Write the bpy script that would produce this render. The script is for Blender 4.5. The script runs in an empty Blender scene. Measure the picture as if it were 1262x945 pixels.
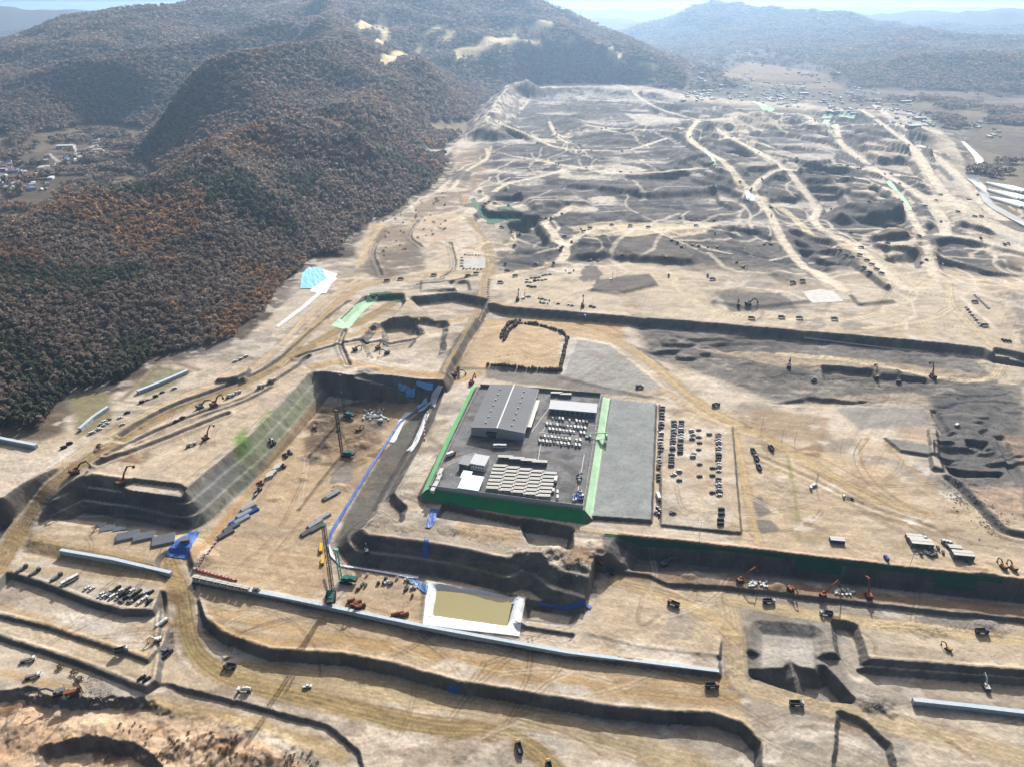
import bpy, math, random
import numpy as np
from mathutils import Vector, Matrix, Euler

random.seed(7)
RS = np.random.RandomState(11)
rad = math.radians
SC = bpy.context.scene
COL = SC.collection

# ------------------------------------------------------------------ survey: plan coordinates are read off the drone photograph
CAM_H, FOC, CX, CY, TILT = 350.0, 841.0, 631.0, 472.5, rad(28.9)
CT, ST = math.cos(TILT), math.sin(TILT)
SUN_EL, SUN_AZ = rad(30.0), rad(13.0)          # the sun stands beyond the site, a little to the right

def ray(px, py):
    u = (px - CX) / FOC
    v = (py - CY) / FOC
    return (u, CT - v * ST, -ST - v * CT)

def lv(z):
    """survey level -> built level (the upper terraces lie a little lower than first read)"""
    return float(np.interp(z, [-10, 0, 8, 12, 14.5, 17, 24, 60], [-10, 0, 6.6, 10, 12.5, 14.5, 20.5, 56.5]))

def plan(px, py, z=0.0):
    z = lv(z)
    d = ray(px, py)
    t = (CAM_H - z) / max(-d[2], 1e-3)
    return (d[0] * t, d[1] * t)

def srgb(c):
    out = []
    for v in c:
        v = v / 255.0
        out.append(v / 12.92 if v <= 0.04045 else ((v + 0.055) / 1.055) ** 2.4)
    return out

ALB = 0.66
def alb(r, g, b):
    return np.array([min(0.86, x * ALB) for x in srgb((r, g, b))])

# ------------------------------------------------------------------ noise
def _hash(ix, iy, seed):
    h = (ix.astype(np.uint32) * np.uint32(374761393)) ^ (iy.astype(np.uint32) * np.uint32(668265263)) ^ np.uint32((seed * 2654435761) & 0xffffffff)
    h = (h ^ (h >> np.uint32(13))) * np.uint32(1274126177)
    h = (h ^ (h >> np.uint32(16))) * np.uint32(2246822519)
    h = h ^ (h >> np.uint32(15))
    return (h & np.uint32(0xffffff)).astype(np.float32) / np.float32(0xffffff)

def vnoise(x, y, seed=0):
    xf, yf = np.floor(x), np.floor(y)
    ix, iy = xf.astype(np.int64), yf.astype(np.int64)
    fx, fy = (x - xf).astype(np.float32), (y - yf).astype(np.float32)
    fx = fx * fx * (3 - 2 * fx)
    fy = fy * fy * (3 - 2 * fy)
    a, b = _hash(ix, iy, seed), _hash(ix + 1, iy, seed)
    c, d = _hash(ix, iy + 1, seed), _hash(ix + 1, iy + 1, seed)
    return (a + (b - a) * fx) * (1 - fy) + (c + (d - c) * fx) * fy

def fbm(x, y, seed=0, octv=4, gain=0.5):
    s, amp, tot, f = 0.0, 1.0, 0.0, 1.0
    for o in range(octv):
        s = s + amp * vnoise(x * f + 17.3 * o, y * f - 9.1 * o, seed + o * 31)
        tot += amp
        amp *= gain
        f *= 2.03
    return s / tot

def sstep(a, b, x):
    t = np.clip((x - a) / (b - a), 0, 1)
    return t * t * (3 - 2 * t)

# ------------------------------------------------------------------ terrain grid (fans out with distance, finer near the drone)
def row_positions():
    ys, y = [], 130.0
    while y < 30000:
        ys.append(y)
        step = max(0.62, (y * y + 330 * 330) / (FOC * 340.0) * 0.95)
        if y > 1500:
            step = min(step, 7 + (y - 1500) * 0.012)
        if y > 6000:
            step = min(61 + (y - 6000) * 0.12, 1200)
        y += step
    return np.array(ys)
YR = row_positions()
NC = 1380
UC = np.linspace(-1.22, 1.22, NC)
HALF_A, HALF_B = 0.652, 128.0
GX = (UC[None, :] * (YR[:, None] * HALF_A + HALF_B)).astype(np.float64)
GY = np.repeat(YR[:, None], NC, 1)
NR = len(YR)

def grid_window(x0, x1, y0, y1):
    r0 = max(0, int(np.searchsorted(YR, y0)) - 1)
    r1 = min(NR, int(np.searchsorted(YR, y1)) + 1)
    if r1 <= r0:
        return None
    ya, yb = YR[r0] * HALF_A + HALF_B, YR[r1 - 1] * HALF_A + HALF_B
    u0, u1 = min(x0 / ya, x0 / yb), max(x1 / ya, x1 / yb)
    c0 = max(0, int((u0 - UC[0]) / (UC[1] - UC[0])) - 1)
    c1 = min(NC, int((u1 - UC[0]) / (UC[1] - UC[0])) + 2)
    if c1 <= c0:
        return None
    return slice(r0, r1), slice(c0, c1)

def sdf_poly(P, x, y):
    n = len(P)
    d2 = np.full(x.shape, 1e18)
    inside = np.zeros(x.shape, bool)
    for i in range(n):
        ax, ay = P[i]
        bx, by = P[(i + 1) % n]
        ex, ey = bx - ax, by - ay
        L = ex * ex + ey * ey + 1e-9
        wx, wy = x - ax, y - ay
        t = np.clip((wx * ex + wy * ey) / L, 0, 1)
        d2 = np.minimum(d2, (wx - ex * t) ** 2 + (wy - ey * t) ** 2)
        cond = ((ay <= y) & (by > y)) | ((by <= y) & (ay > y))
        if abs(ey) > 1e-12:
            inside ^= cond & (x < ax + (y - ay) / ey * ex)
    d = np.sqrt(d2)
    return np.where(inside, -d, d)

def dist_line(P, x, y, vals=None):
    """distance to a polyline, signed side, running length, interpolated values"""
    d2 = np.full(x.shape, 1e18)
    side = np.zeros(x.shape)
    run = np.zeros(x.shape)
    val = np.zeros(x.shape)
    acc = 0.0
    for i in range(len(P) - 1):
        ax, ay = P[i][:2]
        bx, by = P[i + 1][:2]
        ex, ey = bx - ax, by - ay
        L = math.hypot(ex, ey) + 1e-9
        wx, wy = x - ax, y - ay
        t = np.clip((wx * ex + wy * ey) / (L * L), 0, 1)
        q = (wx - ex * t) ** 2 + (wy - ey * t) ** 2
        m = q < d2
        d2 = np.where(m, q, d2)
        side = np.where(m, np.sign(ex * wy - ey * wx), side)
        run = np.where(m, acc + t * L, run)
        if vals is not None:
            val = np.where(m, vals[i] + (vals[i + 1] - vals[i]) * t, val)
        acc += L
    return np.sqrt(d2), side, run, val

def smooth_line(pts, sub=6):
    """Catmull-Rom through the points"""
    if len(pts) < 3:
        return [tuple(p) for p in pts]
    P = [np.array(p, float) for p in pts]
    P = [2 * P[0] - P[1]] + P + [2 * P[-1] - P[-2]]
    out = []
    for i in range(1, len(P) - 2):
        for k in range(sub):
            t = k / sub
            a, b, c, d = P[i - 1], P[i], P[i + 1], P[i + 2]
            out.append(tuple(0.5 * (2 * b + (c - a) * t + (2 * a - 5 * b + 4 * c - d) * t * t + (3 * b - a - 3 * c + d) * t ** 3)))
    out.append(tuple(P[-2]))
    return out

# ------------------------------------------------------------------ heights: mountains
def sky_point(px, py, Y):
    d = ray(px, py)
    t = Y / d[1]
    return (d[0] * t, Y, max(0, CAM_H + d[2] * t - 30 - 12))

def mountains():
    x, y = GX, GY
    warp = 1 + 0 * x
    wx = x + (fbm(x / 420, y / 420, 3, 3) - 0.5) * 260
    wy = y + (fbm(x / 420, y / 420, 9, 3) - 0.5) * 260
    out = np.zeros(x.shape)
    ridges = [
        ([(-1000, 640, 34), (-900, 760, 42), (-738, 990, 30), (-640, 1080, 56), (-555, 1230, 82), (-480, 1363, 98), (-410, 1750, 108), (-400, 2300, 124), (-550, 3000, 190), (-800, 3700, 320)], 560, 1.15),
        ([(-540, 1230, 84), (-420, 1020, 78), (-340, 860, 56)], 260, 1.1),
        ([(-640, 1080, 70), (-600, 850, 62), (-490, 650, 50)], 240, 1.1),
        ([(-450, 1500, 108), (-300, 1380, 84), (-200, 1300, 56)], 240, 1.1),
        ([(-410, 1900, 128), (-180, 1750, 96), (-60, 1650, 60)], 300, 1.1),
        ([(-1350, 1560, 40), (-1164, 1742, 78), (-1042, 1720, 105), (-850, 1750, 155), (-690, 1925, 195), (-565, 2290, 215), (-700, 3000, 260), (-900, 3600, 340)], 430, 1.15),
        ([(-1900, 2500, 80), (-1400, 2500, 150), (-1000, 2700, 210), (-800, 3100, 270)], 520, 1.1),
        ([(-3600, 3500, 190), (-2344, 3500, 185), (-1840, 3500, 280), (-1680, 3500, 322), (-1300, 3800, 360), (-800, 4000, 400), (-100, 4300, 400), (50, 4450, 350), (277, 4500, 292), (528, 4600, 205), (780, 4650, 110), (996, 4680, 20)], 1500, 1.15),
        ([(-300, 2300, 150), (150, 2500, 105), (500, 2750, 60), (700, 2900, 20)], 420, 1.1),
        ([(300, 2100, 30), (600, 2250, 28), (850, 2350, 15)], 220, 1.0),
        ([(-200, 3300, 150), (300, 3500, 120), (700, 3700, 50)], 500, 1.1),
        ([sky_point(*q) for q in [(700, 75, 7600), (765, 45, 7600), (830, 18, 7800), (880, 0, 7800), (950, 11, 7500), (1010, 15, 7000), (1060, 28, 6200), (1110, 39, 5600), (1150, 43, 5200), (1262, 48, 4800), (1420, 45, 4600)]], 2200, 1.25),
        ([(2900, 6800, 280), (2400, 5700, 130), (2150, 5000, 30)], 600, 1.0),
        ([(2800, 5300, 180), (2300, 4500, 110), (1950, 3900, 40)], 620, 1.0),
        ([(1650, 3750, 40), (2000, 3650, 100), (2500, 3450, 118), (3300, 3300, 120)], 560, 1.1),
        ([(-9000, 9000, 230), (-6000, 8600, 330), (-4300, 8800, 280), (-2500, 10000, 330), (0, 10500, 120), (1500, 11000, 180)], 1900, 1.2),
        ([(2600, 10500, 230), (4300, 8600, 260), (6000, 8000, 320), (9000, 8500, 260)], 1900, 1.2),
        ([(-20000, 15000, 330), (-8000, 16000, 280), (0, 17000, 300), (8000, 16000, 320), (20000, 15000, 360)], 3500, 1.2),
    ]
    for pts, w, p in ridges:
        zs = [q[2] for q in pts]
        win = grid_window(min(q[0] for q in pts) - w * 1.4, max(q[0] for q in pts) + w * 1.4, min(q[1] for q in pts) - w * 1.4, max(q[1] for q in pts) + w * 1.4)
        if win is None:
            continue
        d, _, _, v = dist_line(pts, wx[win], wy[win], zs)
        c = v * np.clip(1 - d / w, 0, 1) ** p
        k = 18.0
        o = out[win]
        hgt = np.maximum(o, c)
        out[win] = hgt + np.where((o > 2) & (c > 2), k * 0.5 * np.exp(-np.abs(o - c) / k), 0)
    rid = 1 - np.abs(2 * fbm(wx / 380, wy / 380, 21, 4) - 1)
    rid2 = 1 - np.abs(2 * fbm(wx / 700, wy / 700, 25, 3) - 1)
    amp = np.clip(out / 90, 0, 1)
    out = out + amp * ((rid - 0.72) * 40 * np.clip(out / 60, 0, 1) + (rid2 - 0.75) * 85 * np.clip(out / 200, 0, 1))
    return np.maximum(out, 0)

MT = mountains()
# the valley with the village behind the wooded spur
_vil = sdf_poly([(-1900, 1080), (-823, 1120), (-785, 1190), (-745, 1265), (-735, 1370)] + [plan(a, b, 32) for a, b in [(152, 172), (128, 160), (100, 168), (60, 182), (20, 196), (0, 192), (-40, 180), (-300, 190)]], GX, GY)
VILLAGE = sstep(60, -10, _vil)
_vs = sstep(280, -10, _vil)
MT = MT * (1 - np.maximum(VILLAGE * .97, _vs ** 1.5 * .97))

# the worked site: forest foot on the left, the far edge of the earthworks, the valley on the right
SITE_PX = [(-260, 640), (-60, 560), (0, 548), (50, 548), (84, 535), (100, 498), (135, 488), (168, 476), (200, 452), (250, 441), (292, 428), (328, 400), (352, 372), (372, 345), (398, 322),
           (432, 318), (452, 290), (492, 268), (520, 248), (548, 232), (560, 205), (556, 186), (580, 160), (600, 130), (618, 116), (660, 106), (720, 103), (790, 106), (850, 118), (960, 122), (1060, 130), (1140, 146), (1178, 178), (1192, 215), (1212, 250), (1262, 292),
           (1400, 345), (2400, 800), (2000, 1500), (-800, 1500)]
SITE = [plan(px, py, 34.0) for px, py in SITE_PX]
_d = sdf_poly(SITE, GX, GY)
_d = _d + (fbm(GX / 60, GY / 60, 41, 3) - 0.5) * 26 * np.clip(GY / 900, 0.3, 1)
OUTSIDE = _d                                   # > 0 outside the earthworks
FOOT = sstep(0, 190, _d)
ZS = np.zeros(GX.shape)

def shape(poly, z, w, rough=0.0, px=True, seed=5, scale=14.0, berm=0.0, steps=0):
    """level a polygon (photo coordinates at its own height) to z, with an even slope of width w down or up to what is round it"""
    P = [plan(a, b, z) for a, b in poly] if px else poly
    m = w + rough + 3
    win = grid_window(min(p[0] for p in P) - m, max(p[0] for p in P) + m, min(p[1] for p in P) - m, max(p[1] for p in P) + m)
    if win is None:
        return
    d = sdf_poly(P, GX[win], GY[win])
    if rough:
        d = d + (fbm(GX[win] / scale, GY[win] / scale, seed, 3) - 0.5) * 2 * rough + (fbm(GX[win] / 3.5, GY[win] / 3.5, seed + 2, 2) - 0.5) * 1.6 * rough
    t = np.clip(d / w, 0, 1)
    if steps:                                                       # benches cut into the slope
        q = t * steps
        t = np.clip((np.floor(q) + np.clip((q - np.floor(q)) / .74, 0, 1)) / steps, 0, 1)
    z = lv(z)
    old = ZS[win]
    new = z + (old - z) * t
    if berm:                                                        # a windrow of loose soil left along the edge
        new = new + berm * np.exp(-((d + 1.6) / 1.1) ** 2) * (old < z - 1.5)
    ZS[win] = new

def grade(pts, width, shoulder=8.0):
    """a graded road: (photo x, photo y, height) points; the ground meets it over the shoulder"""
    pts = smooth_line(pts, 4)
    P = [plan(a, b, z) for a, b, z in pts]
    zs = [lv(p[2]) for p in pts]
    m = width + shoulder
    win = grid_window(min(p[0] for p in P) - m, max(p[0] for p in P) + m, min(p[1] for p in P) - m, max(p[1] for p in P) + m)
    d, _, _, v = dist_line(P, GX[win], GY[win], zs)
    t = sstep(width / 2, width / 2 + shoulder, d)
    ZS[win] = v * (1 - t) + ZS[win] * t

def heap(px, py, z, r, h, sx=1.0, seed=3):
    """a spoil heap on ground of height z"""
    x0, y0 = plan(px, py, z)
    win = grid_window(x0 - r * 2 * max(1, sx), x0 + r * 2 * max(1, sx), y0 - r * 2, y0 + r * 2)
    if win is None:
        return
    dx, dy = (GX[win] - x0) / sx, GY[win] - y0
    d = np.hypot(dx, dy) / r + (fbm(GX[win] / (r * .6), GY[win] / (r * .6), seed, 3) - .5) * .9
    ZS[win] += h * np.clip(1 - d, 0, 1)

FARX = 1700
# --- ground levels, lowest first
shape([(-400, 1100), (-400, 740), (0, 786), (60, 806), (110, 823), (160, 845), (190, 851), (206, 849), (260, 862), (330, 880), (400, 898), (440, 930), (470, 1100)], -2.2, 2.2, 0.6)
shape([(-400, 1100), (-400, 740), (0, 786), (60, 806), (110, 823), (160, 845), (150, 880), (120, 1100)], 2.4, 30, 0.6)
shape([(-400, 720), (0, 784), (60, 803), (110, 820), (160, 841), (180, 846), (192, 838), (198, 800), (215, 760), (215, 700), (-400, 600)], 5.2, 1.6, 0.4, berm=.6)
shape([(-400, 690), (0, 757), (60, 772), (120, 792), (150, 802), (182, 813), (193, 800), (196, 770), (200, 720), (-400, 600)], 7.4, 1.2, 0.4, berm=.5)
shape([(243, 735), (250, 760), (275, 780), (330, 800), (420, 806), (490, 820), (560, 840), (640, 852), (730, 868), (800, 876), (880, 880), (915, 893), (938, 915), (945, 1100), (2400, 1100), (2400, 200), (400, 200), (243, 600)], 8, 2.4, 0.5, berm=.8)
shape([(-400, 590), (-150, 655), (0, 702), (45, 715), (110, 740), (150, 751), (188, 752), (194, 740), (197, 728), (238, 713), (380, 742), (520, 771), (700, 804), (888, 828), (893, 803), (903, 799), (1040, 806), (1058, 811), (1262, 826), (2400, 912), (2400, 200), (-400, 200)], 12, 1.6, 0.2, berm=.5)
# yard plain, spoil shelf above the cut slope
shape([(552, 470), (533, 520), (508, 568), (478, 620), (444, 652), (452, 660), (520, 668), (580, 678), (625, 689), (640, 684), (668, 690), (690, 704), (735, 716), (742, 700), (770, 640), (900, 600), (900, 470)], 26.5, 20, 0.5, berm=.8, steps=2)
shape([(566, 468), (548, 515), (520, 570), (500, 606), (560, 626), (640, 643), (740, 656), (900, 673), (1100, 697), (1262, 714), (2400, 860), (2400, 300), (566, 300)], 28, 7, 0.12, berm=.5, steps=2)
# far plateau with the dark scarp, the haul road bench and the big embankment on the left
shape([(-700, 760), (-100, 640), (40, 604), (70, 592), (120, 578), (220, 560), (300, 505), (350, 470), (385, 456), (430, 463), (490, 467), (546, 469), (560, 442), (582, 400), (600, 374), (609, 374), (622, 378), (720, 386), (850, 396), (1000, 409), (1130, 420), (1213, 429), (1222, 434), (1300, 440), (2400, 520), (2400, -200), (-700, -200)], 36, 7, 0.25, berm=.8)
shape([(62, 600), (100, 583), (165, 592), (228, 604), (262, 575), (300, 545), (340, 506), (385, 456), (350, 440), (110, 560)], 34.5, 22, 0.12, berm=.7, steps=3)
shape([(44, 640), (130, 652), (232, 666), (252, 684), (214, 702), (140, 684), (76, 672), (30, 664)], 15.5, 9, 0.4)
# --- details of the earthworks
# haul road climbing from the lower level past the embankment
grade([(-60, 760, 12), (0, 692, 12), (22, 655, 15), (42, 625, 22), (62, 600, 30), (95, 575, 35), (130, 553, 36)], 16, 7)
grade([(214, 692, 12), (222, 728, 10), (230, 775, 3), (248, 812, 0.5), (330, 850, 0), (430, 873, 0)], 15, 5)
grade([(900, 782, 12), (905, 815, 9.5), (915, 845, 8), (950, 855, 8)], 14, 5)
# tiers of the embankment front: two narrow benches
shape([(72, 612), (150, 624), (228, 634), (262, 610), (250, 590), (110, 590)], 27.5, 1.0) if False else None
# top bench cut by the excavators
shape([(152, 600), (160, 604), (222, 612), (229, 606), (222, 601), (165, 594)], 31.5, 1.5)
# trial strip and drain on the embankment top
grade([(120, 560, 35), (180, 540, 35.2), (260, 506, 35.4), (300, 492, 35.6), (330, 476, 36)], 3.5, 3)
# scarp of the small pad beside the haul road
shape([(268, 466), (288, 450), (306, 452), (300, 466)], 39, 3)
# excavation back wall ramp
grade([(440, 466, 34), (470, 474, 28), (495, 484, 21), (508, 492, 14)], 4.5, 3)
# compound pad on its banks, the asphalt pad beside it, the parking ground
shape([(590, 475), (742, 487), (720, 628), (527, 602)], 34.5, 8)
shape([(753, 491), (808, 497), (802, 640), (730, 635)], 30.5, 1.6)
shape([(814, 497), (902, 524), (912, 655), (816, 645)], 29.5, 1.8)
# sand field north of the compound with its bund, and the grey triangle
shape([(600, 405), (632, 398), (690, 408), (697, 420), (690, 455), (560, 452)], 29.2, 3)
shape([(712, 418), (752, 424), (820, 480), (800, 488), (690, 464)], 29.0, 4)
# pits between the haul roads
shape([(512, 376), (560, 371), (596, 378), (588, 398), (540, 400)], 27, 6, 1)
shape([(470, 402), (520, 400), (545, 404), (540, 440), (500, 452), (462, 445), (452, 425)], 30, 8, 2)
shape([(478, 408), (500, 405), (515, 415), (500, 432), (480, 430)], 24, 8, 1.5)
shape([(452, 372), (494, 369), (496, 377), (480, 396), (432, 408), (425, 400)], 30, 5)
shape([(520, 352), (575, 350), (578, 360), (525, 362)], 33, 4, 1)
shape([(520, 345), (545, 342), (560, 355), (520, 358)], 38, 4, 1)
# spoil shelf: hollows and ridges
shape([(645, 655), (700, 664), (698, 682), (655, 676)], 18, 4, 1)
shape([(548, 628), (640, 648), (640, 655), (540, 640)], 23, 2, .6)
shape([(466, 622), (480, 618), (494, 632), (492, 645), (470, 628)], 21, 5, 1)
for a in ((470, 640, 25, 9, 2.0), (500, 652, 25, 8, 1.4), (655, 690, 23, 10, 4), (680, 684, 23, 9, 3.5), (712, 700, 20, 9, 4), (735, 690, 14, 10, 3), (560, 655, 25, 8, 1.5), (600, 662, 25, 9, 1.2)):
    heap(*a, sx=1.5, seed=int(a[0]))
# bench under the long wall, the ground in front of it
shape([(748, 700), (900, 711), (1100, 731), (1262, 748), (2000, 830), (2000, 850), (1262, 762), (1100, 745), (900, 722), (748, 712)], 14.5, 2.0, .5)
shape([(735, 704), (800, 712), (890, 760), (886, 806), (790, 795), (720, 778), (725, 740)], 12.6, 2)
# soil heaps and wet hollows on the excavation floor
for a in ((392, 522, 12, 9, 3.0), (402, 548, 12, 7, 2.2), (446, 548, 12, 8, 2.6), (384, 562, 12, 8, 2.0), (372, 590, 12, 6, 1.4), (470, 520, 12, 8, 2.2), (455, 480, 12, 9, 2.5), (420, 600, 12, 7, 1.8), (340, 615, 12, 5, 1.2), (280, 810, 0, 3, 1.6), (294, 800, 0, 4, 2.2), (1205, 720, 14, 8, 2), (1092, 730, 14, 6, 1.6), (960, 722, 14, 6, 1.5), (850, 706, 14, 7, 1.8), (1140, 775, 12, 8, 1.6), (1220, 772, 12, 8, 1.8)):
    heap(*a, sx=1.4, seed=int(a[0]))
# small steps and ditches along the haul road at the forest foot
def ditch(pts, z, depth, wd):
    P = smooth_line([plan(a, b, z) for a, b in pts], 4)
    xs, ys = [p[0] for p in P], [p[1] for p in P]
    win = grid_window(min(xs) - 12, max(xs) + 12, min(ys) - 12, max(ys) + 12)
    d, s, _, _ = dist_line(P, GX[win], GY[win])
    d = d + (fbm(GX[win] / 8, GY[win] / 8, 7, 2) - .5) * 1.5
    ZS[win] += -depth * np.exp(-(d / wd) ** 2) + depth * .7 * np.exp(-((d - wd * 1.9) / wd) ** 2)
for pts in ([(132, 560), (180, 535), (240, 510), (300, 490), (345, 465), (380, 440)], [(150, 535), (200, 505), (260, 482), (310, 462), (350, 438), (400, 395), (430, 372)], [(120, 570), (170, 552), (230, 528), (280, 508)], [(365, 440), (400, 430), (450, 418), (520, 406)],
            [(430, 450), (420, 425), (425, 408)], [(520, 268), (505, 290), (520, 305)], [(555, 300), (560, 330), (540, 345)], [(470, 340), (460, 310), (475, 285)], [(585, 340), (545, 350), (515, 352)], [(905, 530), (912, 600), (918, 655)], [(930, 560), (1000, 590), (1060, 620), (1150, 650)], [(600, 380), (575, 420), (552, 458)]):
    ditch(pts, 36 if pts[0][0] < 620 else 28, 1.5 if pts[0][0] < 900 else .5, 2.2)
ditch([(1168, 590), (1184, 602), (1196, 615), (1210, 628), (1222, 642), (1240, 656), (1270, 662)], 28, 1.6, 3)
# pond basin
shape([(526, 716), (648, 735), (640, 784), (520, 769)], 13.4, 3)
shape([(541, 730), (629, 741), (622, 770), (537, 758)], 8.5, 5)
shape([(655, 752), (704, 760), (700, 768), (652, 762)], 7, 6)
shape([(636, 774), (705, 785), (700, 790), (636, 780)], 10, 2)
# trapezoid cut with even gravel sides, the deep pit before it and the tipped cone of gravel between
shape([(926, 842), (968, 832), (1010, 836), (1042, 872), (1005, 868), (955, 852)], -2, 3.5, .3)
shape([(940, 781), (1000, 787), (1004, 824), (984, 820), (974, 812), (964, 822), (939, 822)], 7.5, 8, .1)
P = [plan(971, 816, 4.1), plan(977, 838, 1.5), plan(984, 862, -1.5)]
win = grid_window(min(p[0] for p in P) - 14, max(p[0] for p in P) + 14, min(p[1] for p in P) - 14, max(p[1] for p in P) + 14)
d, _, _, v = dist_line(P, GX[win], GY[win], [6.9, 4.6, -.5])
ZS[win] = np.maximum(ZS[win], v - .72 * d + (fbm(GX[win] / 1.5, GY[win] / 1.5, 5, 2) - .5) * .4)
shape([(1030, 775), (1048, 778), (1060, 815), (1056, 835), (1035, 810)], 6, 4, .8)
shape([(1058, 830), (1080, 846), (1125, 862), (1262, 874), (2000, 930), (2000, 900), (1262, 845), (1100, 833)], 3.5, 2, .3)
shape([(1036, 886), (1062, 896), (1090, 922), (1100, 960), (1030, 960)], 4, 3, 1)
heap(1078, 868, 6, 9, 3, 1.3)
# bank at the right edge of the plateau
shape([(1248, 356), (1300, 362), (1500, 400), (1500, 480), (1300, 430)], 47, 20, .6)
# foreground rough ground
shape([(-200, 880), (20, 862), (90, 878), (150, 872), (240, 890), (330, 915), (380, 945), (380, 1200), (-300, 1200)], -3, 5, 2.2)
shape([(60, 935), (110, 925), (160, 932), (190, 955), (60, 1000)], -9, 5, 1.2)
for a in ((250, 915, -4, 14, 3.5), (330, 930, -4, 12, 3), (40, 900, -4, 16, 3), (120, 895, -4, 13, 2), (290, 900, -4, 9, 2.5)):
    heap(*a, sx=1.4, seed=int(a[0]))
# valley side ground on the far right
_x0 = plan(1190, 250, 36)
VAL = [plan(a, b, 30) for a, b in [(1170, 130), (1185, 185), (1195, 230), (1240, 275), (1340, 320), (2200, 420), (2400, 100), (1400, 90)]]
_win = grid_window(min(p[0] for p in VAL) - 60, max(p[0] for p in VAL) + 60, min(p[1] for p in VAL) - 60, max(p[1] for p in VAL) + 60)
_dv = sdf_poly(VAL, GX[_win], GY[_win])
ZS[_win] = lv(31) + (ZS[_win] - lv(31)) * np.clip(_dv / 30, 0, 1)

# worked rock ground of the far plateau: benches cut into a rolling surface
FAR = [plan(a, b, 36) for a, b in [(604, 338), (690, 340), (760, 330), (880, 340), (980, 352), (1080, 338), (1180, 335), (1240, 350), (1290, 330), (1225, 270), (1185, 215), (1165, 175), (1130, 152), (1060, 140), (950, 132), (850, 124), (760, 110), (660, 112), (600, 150), (575, 190), (585, 250), (600, 300)]]
_df = sdf_poly(FAR, GX, GY)
FARM = sstep(25, -70, _df)
_diag = sstep(150, 450, GX - 0.12 * (GY - 900))
_ua, _va = GX * .82 + GY * .57, -GX * .57 + GY * .82
_n = (fbm(GX / 260 + 3, GY / 170, 61, 4, 0.42) * (1 - _diag) + fbm(_ua / 150, _va / 330, 62, 4, 0.42) * _diag) * 78 + fbm(GX / 60, GY / 45, 63, 3) * 6
STEP = 9.0
_q = _n / STEP
_ft = _q - np.floor(_q)
TER = (np.floor(_q) + sstep(0.70, 0.98, _ft)) * STEP - 40
ZS = ZS + FARM * (np.clip(TER, -12, 24) * (.35 + .65 * _diag))
# white quarry hill at the far end of the site
for pts, w, hh in (([(600, 168), (612, 140), (628, 120), (650, 118)], 75, 46), ([(640, 118), (720, 112), (800, 118)], 90, 22), ([(900, 150), (960, 150)], 60, 10), ([(700, 150), (760, 170), (820, 165)], 90, 16)):
    P = [plan(a, b, 40) for a, b in pts]
    win = grid_window(min(p[0] for p in P) - w, max(p[0] for p in P) + w, min(p[1] for p in P) - w, max(p[1] for p in P) + w)
    d, *_r = dist_line(P, GX[win], GY[win])
    ZS[win] += hh * np.clip(1 - d / w + (fbm(GX[win] / 30, GY[win] / 30, 5, 3) - .5) * .35, 0, 1)
# grey field right of the yard: shallow cuttings
GREY = [plan(a, b, 28) for a, b in [(770, 392), (860, 404), (1000, 416), (1130, 428), (1215, 440), (1262, 470), (1300, 640), (1240, 660), (1190, 610), (1150, 560), (1140, 500), (1050, 500), (960, 500), (880, 470), (800, 440)]]
_dg = sdf_poly(GREY, GX, GY)
GREYM = sstep(6, -14, _dg)
_n = fbm(GX / 75, GY / 26, 71, 4) * 15
_q = _n / 3.4
_ft = _q - np.floor(_q)
ZS = ZS + GREYM * ((np.floor(_q) + sstep(.72, .98, _ft)) * 3.4 - 9) * (0.25 + 0.75 * sstep(0.45, 0.62, fbm(GX / 160, GY / 120, 75, 2)))
# pits and slots with a clear edge, cut after the rolling surface
def cut(poly, depth, w, rough=.8):
    z = 36 if poly[0][1] < 400 else 28
    P = [plan(a, b, z) for a, b in poly]
    win = grid_window(min(p[0] for p in P) - 20, max(p[0] for p in P) + 20, min(p[1] for p in P) - 20, max(p[1] for p in P) + 20)
    d = sdf_poly(P, GX[win], GY[win]) + (fbm(GX[win] / 12, GY[win] / 12, 8, 3) - .5) * 2 * rough
    ZS[win] += depth * (1 - np.clip(d / w, 0, 1))
cut([(1016, 452), (1075, 455), (1080, 462), (1020, 465)], -5, 4)
cut([(1082, 456), (1105, 458), (1104, 464), (1084, 463)], 4, 6)
cut([(1112, 464), (1140, 466), (1142, 470), (1112, 469)], -5, 3)
cut([(1195, 540), (1216, 542), (1212, 548), (1196, 546)], -5, 3)
cut([(1172, 572), (1235, 578), (1232, 584), (1175, 582)], -5, 3)
cut([(1090, 540), (1148, 545), (1150, 562), (1110, 556)], 2.0, 2)
cut([(1150, 505), (1154, 505), (1172, 532), (1166, 532)], -3, 3)
cut([(1145, 530), (1152, 530), (1160, 580), (1150, 578)], 3, 3)
cut([(1230, 535), (1236, 535), (1262, 590), (1256, 592)], -3, 3)
cut([(1225, 438), (1262, 446), (1262, 452), (1225, 446)], -5, 3)
cut([(975, 203), (1045, 205), (1060, 216), (1000, 219)], -13, 12)
cut([(985, 232), (1030, 235), (1040, 250), (1010, 255)], -12, 12)
cut([(1030, 258), (1115, 256), (1126, 266), (1035, 270)], 16, 20)
cut([(775, 338), (800, 338), (808, 352), (760, 362), (728, 358)], 2.5, 6)
cut([(900, 355), (960, 360), (995, 372), (920, 380), (880, 372)], 2.5, 6)
cut([(745, 300), (800, 290), (860, 318), (850, 326), (760, 318)], 7, 12)
cut([(1045, 360), (1080, 360), (1100, 372), (1060, 376)], 3, 5)

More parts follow.
